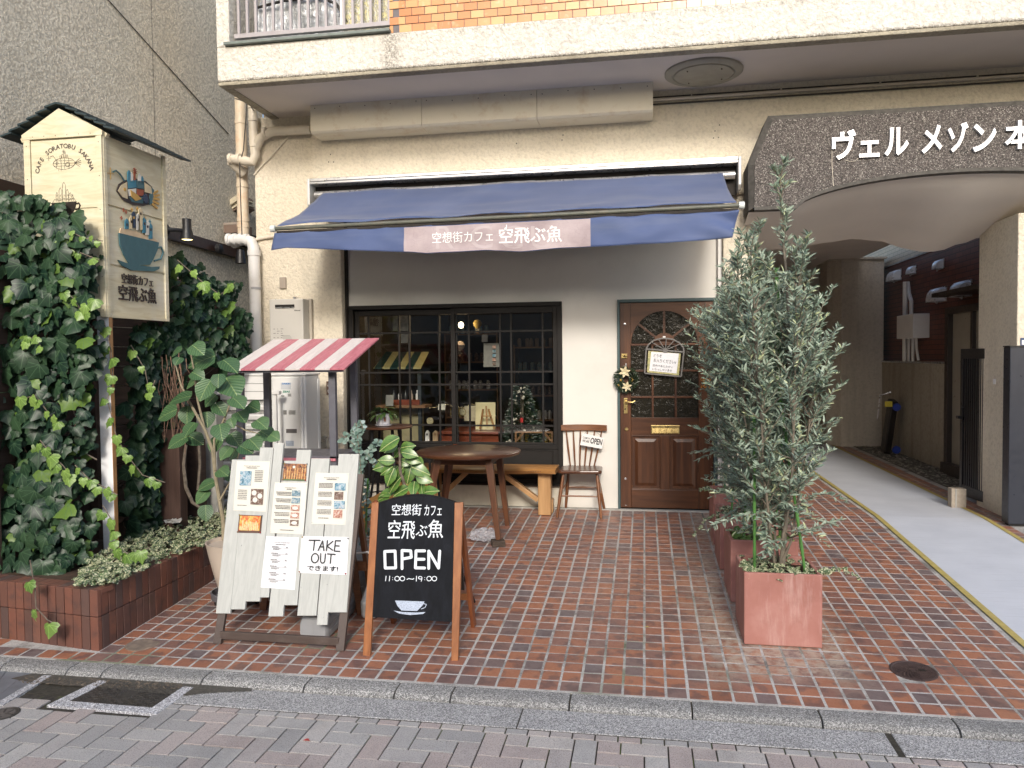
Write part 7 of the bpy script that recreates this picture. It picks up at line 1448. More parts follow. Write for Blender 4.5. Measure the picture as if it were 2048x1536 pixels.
cw2 = wood('counter_wood', (.20,.09,.04), (.42,.24,.12), 'X'); rdw = wood('red_wood', (.16,.035,.018), (.34,.085,.038), 'X', .7, .3, .1, .2, .3)
a_, b_ = aY(735,812,.9), aY(852,812,.9); t = T('counter_shelf', (float(a_[0]),.9,float(a_[2])), 'wooden counter board with small cups and boxes inside the cafe window', 'shelf'); O('board', M().box(a_[0],b_[0],.85,1.15,a_[2]-.02,a_[2]+.01), cw2, t); O('back_panel', M().box(a_[0]+.1,b_[0]-.1,1.1,1.15,.3,a_[2]-.02), paint('cream_panel', (.42,.36,.20), .7, .2, 9), t); O('crate', M().box(a_[0]+.28,a_[0]+.62,.92,1.02,a_[2]+.011,a_[2]+.07), rdw, t)
for i in range(5): O('bottle', M().lathe((a_[0]+.3+i*.07,.97,a_[2]+.07), [(.018,0),(.02,.01),(.02,.06),(.008,.08),(.008,.11),(0,.11)], 10, cap=False), [MAT['black'],MAT['white'],MAT['black'],silk,MAT['white']][i], t, smooth=True)
a_, b_ = aY(888,862,.55), aY(1000,862,.55); zt_2 = a_[2]; t = T('red_brown_desk', (float(a_[0]),.6,.02), 'red brown wooden desk standing just inside the cafe window', 'desk'); O('desktop', M().box(a_[0]-.02,b_[0]+.01,.40,1.0,zt_2-.02,zt_2+.01), rdw, t, bevel=.004); O('front', M().box(a_[0],b_[0],.45,.48,.1,zt_2-.021), rdw, t); O('stile', M().box(a_[0]+.13,a_[0]+.145,.44,.449,.1,zt_2-.03), rdw, t); O('legs_panel', M().box(a_[0],a_[0]+.03,.481,.95,.02,zt_2-.02), rdw, t)
es = T('small_easel', tuple(aY(972,862,.5)), 'small wooden tabletop easel in front of a bright cream card on the desk', 'easel'); ew = wood('easel_wood', (.35,.17,.06), (.55,.30,.12), 'Z')
for p_, q_ in (((960,858),(966,818)),((989,858),(977,818)),((974,850),(972,812))): O('leg', M().bar(tuple(aY(*p_,.5)), tuple(aY(*q_,.54)), .014), ew, es)
O('ledge', M().bar(tuple(aY(962,832,.485)), tuple(aY(984,832,.485)), .02, .012), ew, es)
def card(px0, py0, px1, py1, Y, mat, lab, ct='card', nm='card', tilt=.02): a, b = aY(px0, py1, Y), aY(px1, py0, Y); o = O(nm, M().add([(a[0],Y,a[2]),(b[0],Y,a[2]),(b[0],Y+tilt,b[2]),(a[0],Y+tilt,b[2]),(a[0],Y+.006,a[2]),(b[0],Y+.006,a[2]),(b[0],Y+tilt+.006,b[2]),(a[0],Y+tilt+.006,b[2])], [(0,1,2,3),(7,6,5,4),(0,4,5,1),(1,5,6,2),(2,6,7,3),(3,7,4,0)]), mat); tag(o, lab, ct); return o
card(951,805,990,859,.58,paint('lit_card', (.72,.64,.38), .6, .04),'bright cream card with small print standing behind the little easel'); card(928,812,955,842,.75,paint('dim_card', (.50,.44,.30), .6, .2, 20),'dim cream menu card hanging left of the bright card'); c0 = card(967,686,1000,734,.30,paint('grey_menu', (.20,.19,.17), .6, .15, 25),'grey menu sheet with a column of photos hung high inside the window','menu','hung_menu'); card(963,669,975,684,.33,MAT['inkgrey'],'tiny grey note hung above the grey menu sheet'); card(785,628,816,662,.5,paint('poster_grey', (.26,.26,.25), .6, .35, 30),'pale poster with dark shapes at the upper left of the window','poster','poster'); card(802,668,815,686,.5,paint('poster_b', (.20,.20,.20), .6, .2),'small pale card under the poster at the upper left of the window'); card(876,808,890,820,.6,MAT['paper'],'two small white price cards standing on the dark shelf'); card(771,790,786,812,.7,paint('note_grey', (.28,.27,.25), .6, .2),'grey note sheet standing above the counter at the left')
for i in range(5): a_ = aY(985, 692+i*8.5, .29); O('photo', M().box(a_[0],a_[0]+.035,.287,.29,a_[2]-.025,a_[2]+.005), [ph_red,ph_pl,ph_blue,ph_red,ph_dark][i], c0)
a_ = aY(845,887,.30); tag(O('window_ledge_board', M().box(a_[0],a_[0]+.25,.25,.5,a_[2]-.02,a_[2]), cw2), 'light wooden board carrying two little houses inside the window', 'board')
for px, c_, lb, w in ((856,MAT['white'],'tiny white wooden house with a dark window inside the cafe window',.042),(872,wood('little_house', (.32,.21,.12), (.50,.36,.22), 'Z'),'tiny plain wooden house beside the white one inside the window',.055)):
    a_ = aY(px,884,.36); t = T('model_house', tuple(a_), lb, 'ornament'); O('wall', M().prism([(a_[0]-w/2,a_[2]),(a_[0]+w/2,a_[2]),(a_[0]+w/2,a_[2]+.10),(a_[0],a_[2]+.128),(a_[0]-w/2,a_[2]+.10)], .33, .37, 'XZ'), c_, t); O('window', M().box(a_[0]-.008,a_[0]+.008,.325,.33,a_[2]+.075,a_[2]+.095), MAT['black'] if px == 856 else cw2, t)
tr = T('christmas_tree', tuple(aY(1045,890,.85)), 'dark green Christmas tree with white ornaments inside the right half of the window', 'christmas tree'); apx = aY(1043,772,.85); bs = aY(1045,890,.85); Ht = apx[2]-.35
pls, orn = [], M()
for i in range(2600):
    t_ = rnd.random()**.7; z = apx[2]-t_*Ht; R_ = .03+.27*t_*(1+.12*math.sin(t_*40)); a_ = rnd.random()*6.28; r_ = R_*rnd.uniform(.6,1); pls.append(((apx[0]+r_*math.cos(a_), .85+r_*math.sin(a_), z), (math.cos(a_), math.sin(a_), .15+jit(.4)), (jit(1),-1,1), .05+rnd.random()*.03))
kind(O('needles', cloud(blade_leaf(.10), pls), leafmat('fir', (.010,.030,.016), (.05,.09,.06), (.35,.38,.36), tipamt=.12), tr, fix=False), 'stuff')
for i in range(70): t_ = rnd.random()**.7; z = apx[2]-t_*Ht; R_ = .03+.28*t_; a_ = -PI*rnd.random(); r_ = .008+.012*rnd.random(); orn.lathe((apx[0]+R_*math.cos(a_), .85+R_*math.sin(a_), z), [(0,-r_),(r_*.7,-r_*.7),(r_,0),(r_*.7,r_*.7),(0,r_)], 8, cap=False)
kind(O('ornaments', orn, paint('ornament_white', (.62,.58,.50), .3, .35, 40), tr, smooth=True), 'stuff'); O('trunk', M().tube([(bs[0],.85,.02),(bs[0],.85,apx[2]-.1)], .02, 8), MAT['bark'], tr); a_ = aY(1044,841,.56); O('red_gift', M().box(a_[0]-.015,a_[0]+.015,.54,.56,a_[2]-.02,a_[2]+.03), paint('gift_red', (.45,.02,.02), .4), tr)
a_, b_ = aY(1030,888,.35), aY(1106,864,.35); t = T('wooden_crate', tuple(a_), 'open wooden crate frame with diagonal corner braces inside the window', 'crate')
for q in (M().box(a_[0],b_[0],.34,.36,b_[2]-.012,b_[2]+.006), M().box(a_[0],a_[0]+.02,.34,.36,a_[2]-.1,b_[2]-.012), M().box(b_[0]-.02,b_[0],.34,.36,a_[2]-.1,b_[2]-.012)): O('rail', q, cw2, t)
O('brace', M().bar((a_[0]+.02,.35,b_[2]-.09),(a_[0]+.09,.35,b_[2]-.012),.02,.03,(0,1,0)), cw2, t); O('brace', M().bar((b_[0]-.02,.35,b_[2]-.09),(b_[0]-.09,.35,b_[2]-.012),.02,.03,(0,1,0)), cw2, t)
for px, py, lb in ((860,842,'round cut paper ornament hanging low in the left part of the window'),(925,824,'round gold ornament hanging beside the dim menu card')):
    a_ = aY(px,py,.45); t = T('disc_ornament', tuple(a_), lb, 'ornament'); O('disc', M().lathe(tuple(a_), [(.035,-.003),(.036,.003)], 24, 'Y'), paint('disc_gold', (.34,.30,.18), .5, .4, 50), t); O('rim', M().tube([(a_[0]+.037*math.cos(u),a_[1],a_[2]+.037*math.sin(u)) for u in np.linspace(0,2*PI,20)], .003, 5, False), MAT['brass'], t)
sl = M()
for i in range(46): u = i/45; p = aY(848+u*130, 812+3*math.sin(u*14)+jit(1), 1.3); sl.lathe(tuple(p), [(0,-.0018),(.0018,0),(0,.0018)], 5, cap=False)
kind(tag(O('fairy_lights', sl, emit('fairy_glow', (1,.72,.35), 5)), 'string of tiny warm fairy lights across the back of the cafe', 'string lights'), 'stuff')
for i, (x, z0_, z1_, Y) in enumerate(((-2.9,.02,1.9,3.4),(-1.9,.02,1.7,3.6),(-.5,.02,2.0,3.2))):
    t = T('back_shelf', (x,Y,.02), ['dark shelf of jars far back at the left inside the cafe','dark shelf of jars far back in the middle of the cafe','dark shelf of jars far back at the right inside the cafe'][i], 'shelf', 'shelves at the back of the cafe')
    O('side', M().box(x,x+.02,Y,Y+.3,z0_,z1_), cw2, t); O('side', M().box(x+.78,x+.80,Y,Y+.3,z0_,z1_), cw2, t)
    for k_ in range(5): z = z0_+.2+k_*(z1_-z0_-.25)/4; O('board', M().box(x+.02,x+.78,Y,Y+.3,z,z+.02), cw2, t); q = M(); [q.lathe((x+.08+j*.09+jit(.02),Y+.12,z+.02), [(.028,0),(.03,.02),(.03,.09+.03*rnd.random()),(.012,.13)], 8) for j in range(7)]; kind(O('jars', q, [silk,silk2,ceramic,ph_dark,ph_blue][(k_+i) % 5], t, smooth=True), 'stuff')
# ================================================================== TERRACOTTA PLANTERS AND OLIVES
tk = N('terracotta'); p_ = tk.pos(); c_ = tk.ramp(tk.noise(p_, 3.5, 6, .6), [(.3,(.30,.125,.100)),(.55,(.37,.165,.135)),(.75,(.45,.235,.20))]); c_ = tk.mix(c_, (.60,.42,.38), tk.math('MULTIPLY', tk.ramp(tk.noise(tk.mapping(p_, (12,12,1.6)), 1.2, 6, .7), [(.54,0.),(.75,1.)]), .5)); c_ = tk.mix(c_, (.20,.09,.07), tk.math('MULTIPLY', tk.ramp(tk.noise(p_, 6, 6, .7), [(.55,0.),(.75,1.)]), .35)); tk.col(c_); tk.set(rough=.62, spec=.4); tk.bump(tk.noise(p_, 22, 5), .15, .006)
PLN = [(.572,-3.024,.263),(.567,-2.357,.293),(.56,-1.697,.328),(.568,-1.063,.369)]
plab = ['square terracotta pink planter box, nearest to the street','square terracotta pink planter box, second from the street','square terracotta pink planter box, third from the street','square terracotta planter box nearest to the cafe door']
olive_lf = leafmat('olive_leaf', (.12,.18,.13), (.35,.42,.325), (.46,.51,.29), rough=.42, tipamt=.06, trans=.1); obark = paint('olive_bark', (.17,.145,.11), .85, .3, 40, grain=.8); vivy = leafmat('variegated_ivy', (.05,.09,.04), (.12,.17,.08), (.16,.22,.10), edge=(.52,.52,.34))
LEAF_O = blade_leaf(.115)
def olive(base, ztop, zbot, R, nshoot, seed, label, lean=0):
    rr = random.Random(seed); t = T('olive_tree', tuple(base), label, 'olive tree', 'olive trees in the planter boxes'); stems = []; q = M(); q2 = M()
    for k_ in range(7):
        a_ = k_*PI*2/7+rr.random(); rad = R*rr.uniform(.15,.6) if k_ else .03; top = np.array([base[0]+rad*math.cos(a_)+lean, base[1]+rad*math.sin(a_), zbot+(ztop-zbot)*(rr.uniform(.55,.88) if k_ else .97)])
        b0 = np.array([base[0]+.02*math.cos(a_), base[1]+.02*math.sin(a_), base[2]-.02]); pts = []
        for s_ in np.linspace(0,1,9): c_ = b0*(1-s_)+top*s_; w = math.sin(PI*s_)*.06; pts.append(c_+np.array([w*math.cos(a_)+rr.uniform(-.012,.012), w*math.sin(a_)+rr.uniform(-.012,.012), 0]))
        stems.append(pts); q.tube([tuple(p) for p in pts], [.013*(1-.85*s_)*(1.25 if k_ == 0 else .6)+.0015 for s_ in np.linspace(0,1,9)], 7)
    O('trunk', q, obark, t, smooth=True, fix=False); pls = []
    for i in range(nshoot):
        pts = stems[rr.randrange(7)]; 
        for tries in range(6):
            s_ = rr.uniform(.06,1)**.8; f_ = s_*(len(pts)-1); i0 = min(int(f_), len(pts)-2); p0 = pts[i0]*(1-f_+i0)+pts[i0+1]*(f_-i0)
            if p0[2] > zbot-.05: break
        hz = (p0[2]-zbot)/(ztop-zbot); env = R*(.62+.55*math.sin(PI*min(1,max(0,hz*.75+.22))))*(1 if hz < .6 else max(.2, 1-(hz-.6)*1.9))
        a_ = rr.random()*2*PI; ctr = np.array([base[0]+lean*hz, base[1], p0[2]]); L = env*rr.uniform(.45,1.05); up = rr.uniform(.55,2.3)+(hz > .7)*1.2-(hz < .12)*1.1
        d = np.array([math.cos(a_), math.sin(a_), up]); d /= np.linalg.norm(d); out = p0+d*max(.10, L-.5*np.linalg.norm((p0-ctr)[:2])); 
        if out[2] > ztop: out[2] = ztop-rr.random()*.1
        n_ = max(6, int(np.linalg.norm(out-p0)/.017)); droop = rr.uniform(-.02,.07); tw = []
        for j in range(n_+1):
            u = j/n_; p = p0*(1-u)+out*u+np.array([0,0,droop*math.sin(PI*u)]); tw.append(tuple(p))
            if j < n_*.18: continue
            for s2 in (-1, 1):
                ax = rr.random()*6.28; sd = np.array([math.cos(ax), math.sin(ax), rr.uniform(-.2,.6)])*s2; dd = d*.75+sd*.8; pls.append((p, dd, (rr.uniform(-.6,.6), -.6+rr.uniform(-.8,.8), .8), rr.uniform(.038,.064)*(1-.3*(u > .9))))
        q2.tube([tw[0], tw[len(tw)//2], tw[-1]], [.004,.0028,.0015], 4, False)
    kind(O('twigs', q2, obark, t, fix=False), 'stuff'); kind(O('crown', cloud(LEAF_O, pls), olive_lf, t, fix=False, smooth=True), 'stuff'); return t
for k_, (x0, y0, zt_3) in enumerate(PLN):
    t = T('planter_box', (x0+.215, y0+.215, gz(y0)), plab[k_], 'planter', 'terracotta planter boxes'); zb_3 = gz(y0)+.004; w = .4325; x1, y1 = x0+w, y0+.43; th = .022; q = M()
    o_ = [(x0,y0),(x1,y0),(x1,y1),(x0,y1)]; i_ = [(x0+th,y0+th),(x1-th,y0+th),(x1-th,y1-th),(x0+th,y1-th)]
    q.add([(a,b,zb_3) for a,b in o_]+[(a,b,zt_3) for a,b in o_]+[(a,b,zt_3) for a,b in i_]+[(a,b,zt_3-.07) for a,b in i_], [(3,2,1,0)]+[(i,(i+1)%4,4+(i+1)%4,4+i) for i in range(4)]+[(4+i,4+(i+1)%4,8+(i+1)%4,8+i) for i in range(4)]+[(8+i,8+(i+1)%4,12+(i+1)%4,12+i) for i in range(4)]); O('box', q, tk.m, t, bevel=.006, seg=3)
    O('soil', M().box(x0+th,x1-th,y0+th,y1-th,zt_3-.09,zt_3-.055), MAT['soil'], t)
    pls = []
    for i in range(150 if k_ else 170):
        x, y = rnd.uniform(x0+.03,x1-.03), rnd.uniform(y0+.03,y1-.03)
        if rnd.random() < .5: y = y0+.02+rnd.random()**2*.2
        pls.append(((x,y,zt_3-.045+rnd.random()*.05), (jit(1),jit(1),jit(.3)), (jit(.5),-.5,1), rnd.uniform(.022,.045)))
    sprays = {0: [((x1-.01,y0+.05,zt_3+.01),(.22,-.02,-.03)),((x0+.03,y0+.03,zt_3),(-.04,0,.03))], 1: [((x0+.05,y0+.1,zt_3),(.0,-.06,.06))], 2: [((x0+.02,y0+.05,zt_3),(-.22,-.05,-.16)),((x0+.1,y0+.05,zt_3),(-.1,-.1,.05))], 3: [((x0+.02,y0+.1,zt_3),(-.13,-.05,.02))]}[k_]
    for p, d in sprays:
        for j in range(16): u = j/15; pls.append((np.array(p)+np.array(d)*u+np.array([0,0,.03*math.sin(u*PI)+jit(.01)]), (jit(1),jit(.6),jit(.6)), (jit(.4),-.6,1), .038-.014*u))
    gc_ = O('ground_ivy', cloud(ivy_leaf(), pls), vivy if k_ != 1 else leafmat('creeper', (.06,.12,.03), (.16,.26,.07), (.25,.32,.10)), t, fix=False, smooth=True); kind(gc_, 'stuff')
    for sx_ in (-.14, .15) if k_ == 0 else (-.12, .13):
        b_ = np.array([x0+.215+sx_, y0+.12, zt_3-.05]); tp = np.array([x0+.20+sx_*.15, y0+.26, zt_3+(1.1 if k_ else 1.15)])
        if k_ == 0 and sx_ < 0: tp = np.array([x0+.08, y0+.18, zt_3+.9])
        q = M(); n_ = 22
        pts = [tuple(b_*(1-s_)+tp*s_) for s_ in np.linspace(0,1,n_)]; q.tube(pts, [.0085 if j % 3 else .0105 for j in range(n_)], 8); O('support_stake', q, MAT['greenstake'], t, smooth=True)
olive((.80,-2.80,.26), 2.66, .34, .41, 500, 3, 'tall bushy olive tree in the planter nearest the street', -.03)
olive((.78,-2.15,.29), 2.42, .44, .44, 290, 8, 'olive tree in the second planter, partly hidden by the nearest olive', -.04)
olive((.77,-1.50,.33), 2.30, .55, .42, 220, 12, 'olive tree in the third planter with long sprays toward the door', -.08)
olive((.78,-.86,.37), 2.25, .6, .38, 200, 19, 'olive tree in the planter closest to the cafe door', -.05)
st_ = M(); a_ = np.array([.86,-2.62,.25]); b_ = np.array([.80,-2.70,2.05]); st_.tube([tuple(a_*(1-s_)+b_*s_) for s_ in np.linspace(0,1,40)], [.012 if j % 3 else .0145 for j in range(40)], 8); tag(O('bamboo_stake', st_, MAT['greenstake'], smooth=True), 'long green bamboo stake standing inside the nearest olive tree', 'stake')
be = M(); c_ = aY(1412,766,-1.75)
for i in range(60): p = c_+np.array([jit(.035),jit(.03),jit(.035)]); r_ = .0045; be.lathe(tuple(p), [(0,-r_),(r_,0),(0,r_)], 6, cap=False)
kind(tag(O('orange_berries', be, paint('berry_orange', (.60,.24,.03), .35, .2, 60), fix=False), 'small cluster of orange berries among the olive leaves before the door', 'berries'), 'stuff')
# ================================================================== CLIMBING IVY
ivm = leafmat('ivy_leaf', (.008,.027,.017), (.032,.068,.031), (.11,.19,.035), rough=.40, spec=.32, tipamt=.035, trans=.08, veins=((0,0),(36,.02),(68,.04))); ivl = [ivy_leaf(0), ivy_leaf(1), ivy_leaf(2)]
iv_br = leafmat('ivy_fresh', (.085,.165,.03), (.18,.29,.065), rough=.4, veins=((0,0),(36,.02),(68,.04)))
polyA = [(-60,372),(0,374),(45,380),(90,392),(125,408),(142,440),(160,480),(168,520),(150,560),(175,590),(172,600),(180,636),(176,665),(164,700),(168,745),(158,770),(154,810),(160,850),(152,900),(150,950),(158,985),(152,1030),(160,1080),(150,1110),(130,1150),(95,1175),(30,1185),(-60,1185)]
polyB = [(246,640),(330,648),(336,500),(352,512),(385,530),(420,556),(455,560),(450,600),(486,628),(482,660),(470,720),(440,735),(385,700),(352,720),(330,760),(330,850),(322,900),(330,960),(318,1030),(300,1090),(246,1110)]
def ivy(name, poly, Yf, n, size, label, nparts, layers, seed, hang=(0,-.25,-1)):
    rr = random.Random(seed); xs = [p[0] for p in poly]; ys_ = [p[1] for p in poly]; pl_ = []; A0 = aY(sum(xs)/len(xs), max(ys_), Yf(200, 900)); t = T(name, tuple(A0), label, 'ivy')
    k_ = 0
    while k_ < n:
        x, y = rr.uniform(min(xs), max(xs)), rr.uniform(min(ys_), max(ys_))
        if not inpoly(x, y, poly): continue
        lay = rr.random()*layers; Y = Yf(x, y)+lay; p = aY(x, y, Yf(x, y)); p = np.array([p[0], Y, p[2]]); d = (rr.uniform(-.75,.75), hang[1]+rr.uniform(-.25,.15), hang[2]+rr.uniform(-.1,.6)); nn = (rr.uniform(-.7,.7)+.15, -1, rr.uniform(-.2,1.1)); s_ = size*rr.uniform(.42,1.25)*(1-.25*(lay > layers*.5)); pl_.append((lay, (p, d, nn, s_))); k_ += 1
    pl_.sort(key=lambda e: e[0]); leaf_parts('leaf', ivl, [e[1] for e in pl_[:nparts]], ivm, t); kind(O('leaves', cloud(ivl, [e[1] for e in pl_[nparts:]]), ivm, t, fix=False, smooth=True), 'stuff')
    q = M()
    for i in range(26):
        x, y = rr.uniform(min(xs)+10, max(xs)-20), rr.uniform(min(ys_)+60, max(ys_)-150)
        if inpoly(x, y, poly) and inpoly(x, y+90, poly): a_ = Yf(x, y)+layers*.8; q.tube([tuple(aY(x+rr.uniform(-12,12)*j_, y+j_*38, a_+rr.uniform(-.02,.02))) for j_ in range(5)], .005, 5)
    kind(O('stems', q, MAT['bark'], t, fix=False), 'stuff'); return t
YA = lambda x, y: -2.93-.08*math.sin(min(1, max(0, (1190-y)/800))*PI)-.0008*max(0, 110-abs(x-60))-.30*max(0, (y-930)/260)
tA = ivy('climbing_ivy', polyA, YA, 1300, .114, 'large dark ivy mass covering the screen left of the sign post', 300, .20, 5)
YB = lambda x, y: -2.30 if x < 335 else -2.25+(x-335)*.0085
YB2 = lambda x, y: -2.45+max(0, x-250)*.0072
tB = ivy('climbing_ivy', polyB, YB2, 1050, .115, 'ivy covering the side fence between the sign post and the drain pipe', 300, .28, 6)
def trail(name, pts, Y, n, size, label, fresh=True, parent=None):
    P_ = [aY(x, y, Y(x, y) if callable(Y) else Y) for x, y in pts]; t = T(name, tuple(P_[-1]), label, 'ivy shoot', 'trailing ivy shoots'); q = M(); q.tube([tuple(p) for p in P_], .0035, 5); O('stem', q, MAT['bark'], t, smooth=True); pl_ = []
    for i in range(n):
        f_ = (i+.5)/n*(len(P_)-1); i0 = int(f_); p = P_[i0]*(1-f_+i0)+P_[min(i0+1, len(P_)-1)]*(f_-i0); pl_.append((p+np.array([jit(.02),-.015,jit(.015)]), (jit(.6),-.3,-1+jit(.4)), (jit(.5),-1,.3+jit(.3)), size*rnd.uniform(.7,1.15)))
    leaf_parts('leaf', ivl, pl_, iv_br if fresh else ivm, t)
YP = -2.80
trail('ivy_shoot', [(125,575),(150,600),(172,640),(180,610),(196,600)], -3.0, 6, .075, 'fresh lime ivy shoot hanging in front of the lower sign panel')
trail('ivy_shoot', [(135,460),(165,475),(205,482)], -2.96, 5, .05, 'thin ivy shoot reaching across the pale panel toward the corner strip'); trail('ivy_shoot', [(140,495),(160,505),(198,520)], -2.95, 3, .055, 'second thin ivy shoot curling over the sign panel')
trail('ivy_shoot', [(208,640),(222,700),(226,760),(215,800),(232,870),(250,905),(285,950),(330,965)], YP, 13, .075, 'long fresh ivy shoot crossing the white sign post')
trail('ivy_shoot', [(150,930),(180,960),(210,975),(235,990)], -3.10, 6, .07, 'pale green ivy shoot low left of the sign post'); trail('ivy_shoot', [(40,800),(70,790),(100,830),(120,850)], -3.13, 6, .08, 'bright young ivy leaves in the middle of the big ivy')
trail('ivy_shoot', [(80,880),(100,905),(125,930),(150,960)], -3.13, 6, .085, 'bright young ivy leaves below the middle of the big ivy'); trail('ivy_shoot', [(48,690),(70,670),(85,700)], -3.12, 4, .065, 'small group of yellow green ivy leaves high on the big ivy')
trail('ivy_shoot', [(205,1010),(230,1050),(225,1090),(260,1110),(300,1095)], -3.12, 8, .085, 'fresh ivy shoot at the foot of the white post'); trail('ivy_shoot', [(60,1120),(70,1180),(72,1215),(95,1240),(115,1250)], -3.66, 3, .09, 'single bright ivy leaf hanging over the brick planter front')
trail('ivy_shoot', [(355,520),(400,560),(440,590),(470,565)], -2.0, 7, .075, 'fresh ivy shoot at the top of the side fence by the drain pipe'); trail('ivy_shoot', [(262,690),(290,740),(300,790),(310,760)], -2.5, 5, .065, 'few lime ivy leaves right of the white sign post')
for pts, Y in ((((255,700),(275,820),(262,940)),-2.3),(((340,640),(372,700),(350,760)),-2.05),(((300,860),(312,900),(306,990)),-2.2)): pass
# dead stems hanging where the ivy thins out
q = M()
for i in range(70): x, y = rnd.uniform(318,372), rnd.uniform(700,850); Y = -2.0+jit(.1); q.tube([tuple(aY(x, y, Y)), tuple(aY(x+jit(6), y+20, Y+jit(.03))), tuple(aY(x+jit(10), y+rnd.uniform(30,70), Y+jit(.03)))], .0035, 4)
kind(tag(O('dead_stems', q, paint('dead_stem', (.20,.12,.08), .85, .4, 30), fix=False), 'tangle of dry brown ivy stems above the timber post', 'stems'), 'stuff')
# variegated ground ivy on the bed
polyG = [(175,1120),(300,1062),(330,1020),(395,1002),(455,1010),(462,1060),(420,1085),(330,1120),(262,1150),(222,1170),(150,1172)]; pl_ = []
while len(pl_) < 1500:
    x, y = rnd.uniform(120,470), rnd.uniform(1000,1176)
    if inpoly(x, y, polyG): p = aZ(x, y, .15+rnd.random()*.05); pl_.append((p+np.array([0,0,rnd.random()*.03]), (jit(1),-.4+jit(.8),jit(.4)), (jit(.6),-.7,1), rnd.uniform(.022,.042)))
kind(O('ground_ivy', cloud(ivl, pl_), vivy, bp_, fix=False, smooth=True), 'stuff')
# ================================================================== BIG LEAVED PLANT IN THE BEIGE POT
pot = T('rubber_plant', (-2.73,-2.80,-.14), 'big leaved rubber plant in a tall beige pot on a wheeled saucer', 'potted plant'); px0, py0_ = -2.745, -2.80; beige = paint('pot_beige', (.55,.47,.39), .5, .03, 4)
O('pot', M().lathe((px0,py0_,-.06), [(.105,0),(.112,.01),(.150,.15),(.178,.27),(.192,.34),(.197,.352),(.187,.352),(.182,.33),(.0,.32)], 48, cap=False), beige, pot, smooth=True); O('soil', M().lathe((px0,py0_,.245), [(.178,0),(.1,.01),(0,.012)], 24, cap=False), MAT['soil'], pot)
O('saucer', M().lathe((px0,py0_,-.10), [(.14,0),(.165,.012),(.170,.05),(.160,.055),(.155,.02),(0,.02)], 36, cap=False), paint('saucer_grey', (.12,.12,.13), .5, .05), pot, smooth=True)
for a_ in (.4,1.8,3.4,4.9): O('castor', M().lathe((px0+.13*math.cos(a_),py0_+.13*math.sin(a_),gz(-2.8)+.022), [(0,-.018),(.018,-.014),(.024,0),(.018,.014),(0,.018)], 14, 'X', cap=False), MAT['black'], pot, smooth=True)
YU = -2.72
q = M()
for pts, r0, r1 in (([(448,1080),(446,1040),(432,960),(425,900),(410,860),(385,815)],.016,.009),([(410,860),(395,800),(388,740),(380,700)],.009,.005),([(385,815),(362,770),(350,725)],.008,.004),([(430,940),(428,880),(452,830),(466,790)],.010,.005),([(452,840),(490,860),(520,868)],.006,.003),([(440,1000),(462,960),(480,900)],.007,.004)): P_ = [tuple(aY(x, y, YU+.02*math.sin(i))) for i, (x, y) in enumerate(pts)]; q.tube(P_, list(np.linspace(r0, r1, len(P_))), 7)
O('trunk', q, paint('pale_bark', (.28,.24,.16), .8, .2, 30, grain=.5), pot, smooth=True)
um = N('big_leaf'); p_ = um.objc(); r_ = um.rand(); ax = um.math('ABSOLUTE', um.sep(p_, 0)); vv = um.math('SINE', um.math('ADD', um.math('MULTIPLY', um.sep(p_, 1), 42), um.math('MULTIPLY', ax, -40))); c_ = um.mix((.025,.075,.030), (.080,.155,.065), r_); c_ = um.mix(c_, (.16,.24,.09), um.math('MULTIPLY', um.ramp(vv, [(.88,0.),(.98,1.)]), .5)); c_ = um.mix(c_, (.20,.28,.11), um.ramp(ax, [(.008,1.),(.02,0.)])); c_ = um.mix(c_, (.35,.32,.12), um.ramp(um.noise(p_, 3, 3), [(.70,0.),(.73,.6)])); um.col(c_); um.set(rough=.38); um.bump(vv, .25, .01)
L_ = [(401,720,62,-1.2),(460,729,48,1.0),(462,770,66,.75),(409,778,50,-.2),(359,795,50,-1.1),(333,826,48,-.9),(373,829,42,.1),(395,749,34,.9),(440,817,36,.5),(414,838,36,.2),(441,862,42,.3),(430,888,42,0),(378,857,38,-.2),(354,882,44,-.7),(391,878,40,.8),(476,803,42,.9),(482,832,38,1.0),(463,845,25,.4),(470,878,38,.6),(492,897,34,.8),(466,907,28,-.1),(445,943,34,.9),(412,970,38,-.8),(403,992,38,-.5),(411,1026,34,.1),(352,703,30,-.9),(394,697,42,.6),(355,721,24,.0),(505,814,40,1.2),(522,846,40,1.1),(532,868,42,1.2),(508,886,42,.9),(465,952,34,.6),(548,873,30,1.3),(450,905,34,-.4),(420,800,34,-.6),(436,760,32,.2),(383,765,34,-.5)]
pl_ = []
for x, y, s_, a_ in L_:
    sz = s_/300*.98; ce = aY(x, y, YU-.03+jit(.14)); d = np.array([math.sin(a_)*.9, -.35+jit(.2), -.45*math.cos(a_)+jit(.15)]); d /= np.linalg.norm(d); pl_.append((ce-d*sz*.5, d, (jit(.35),-.75,.85+jit(.3)), sz))
leaf_parts('leaf', oval_leaf(.52, 6, .10, .22, 1), pl_, um.m, pot)
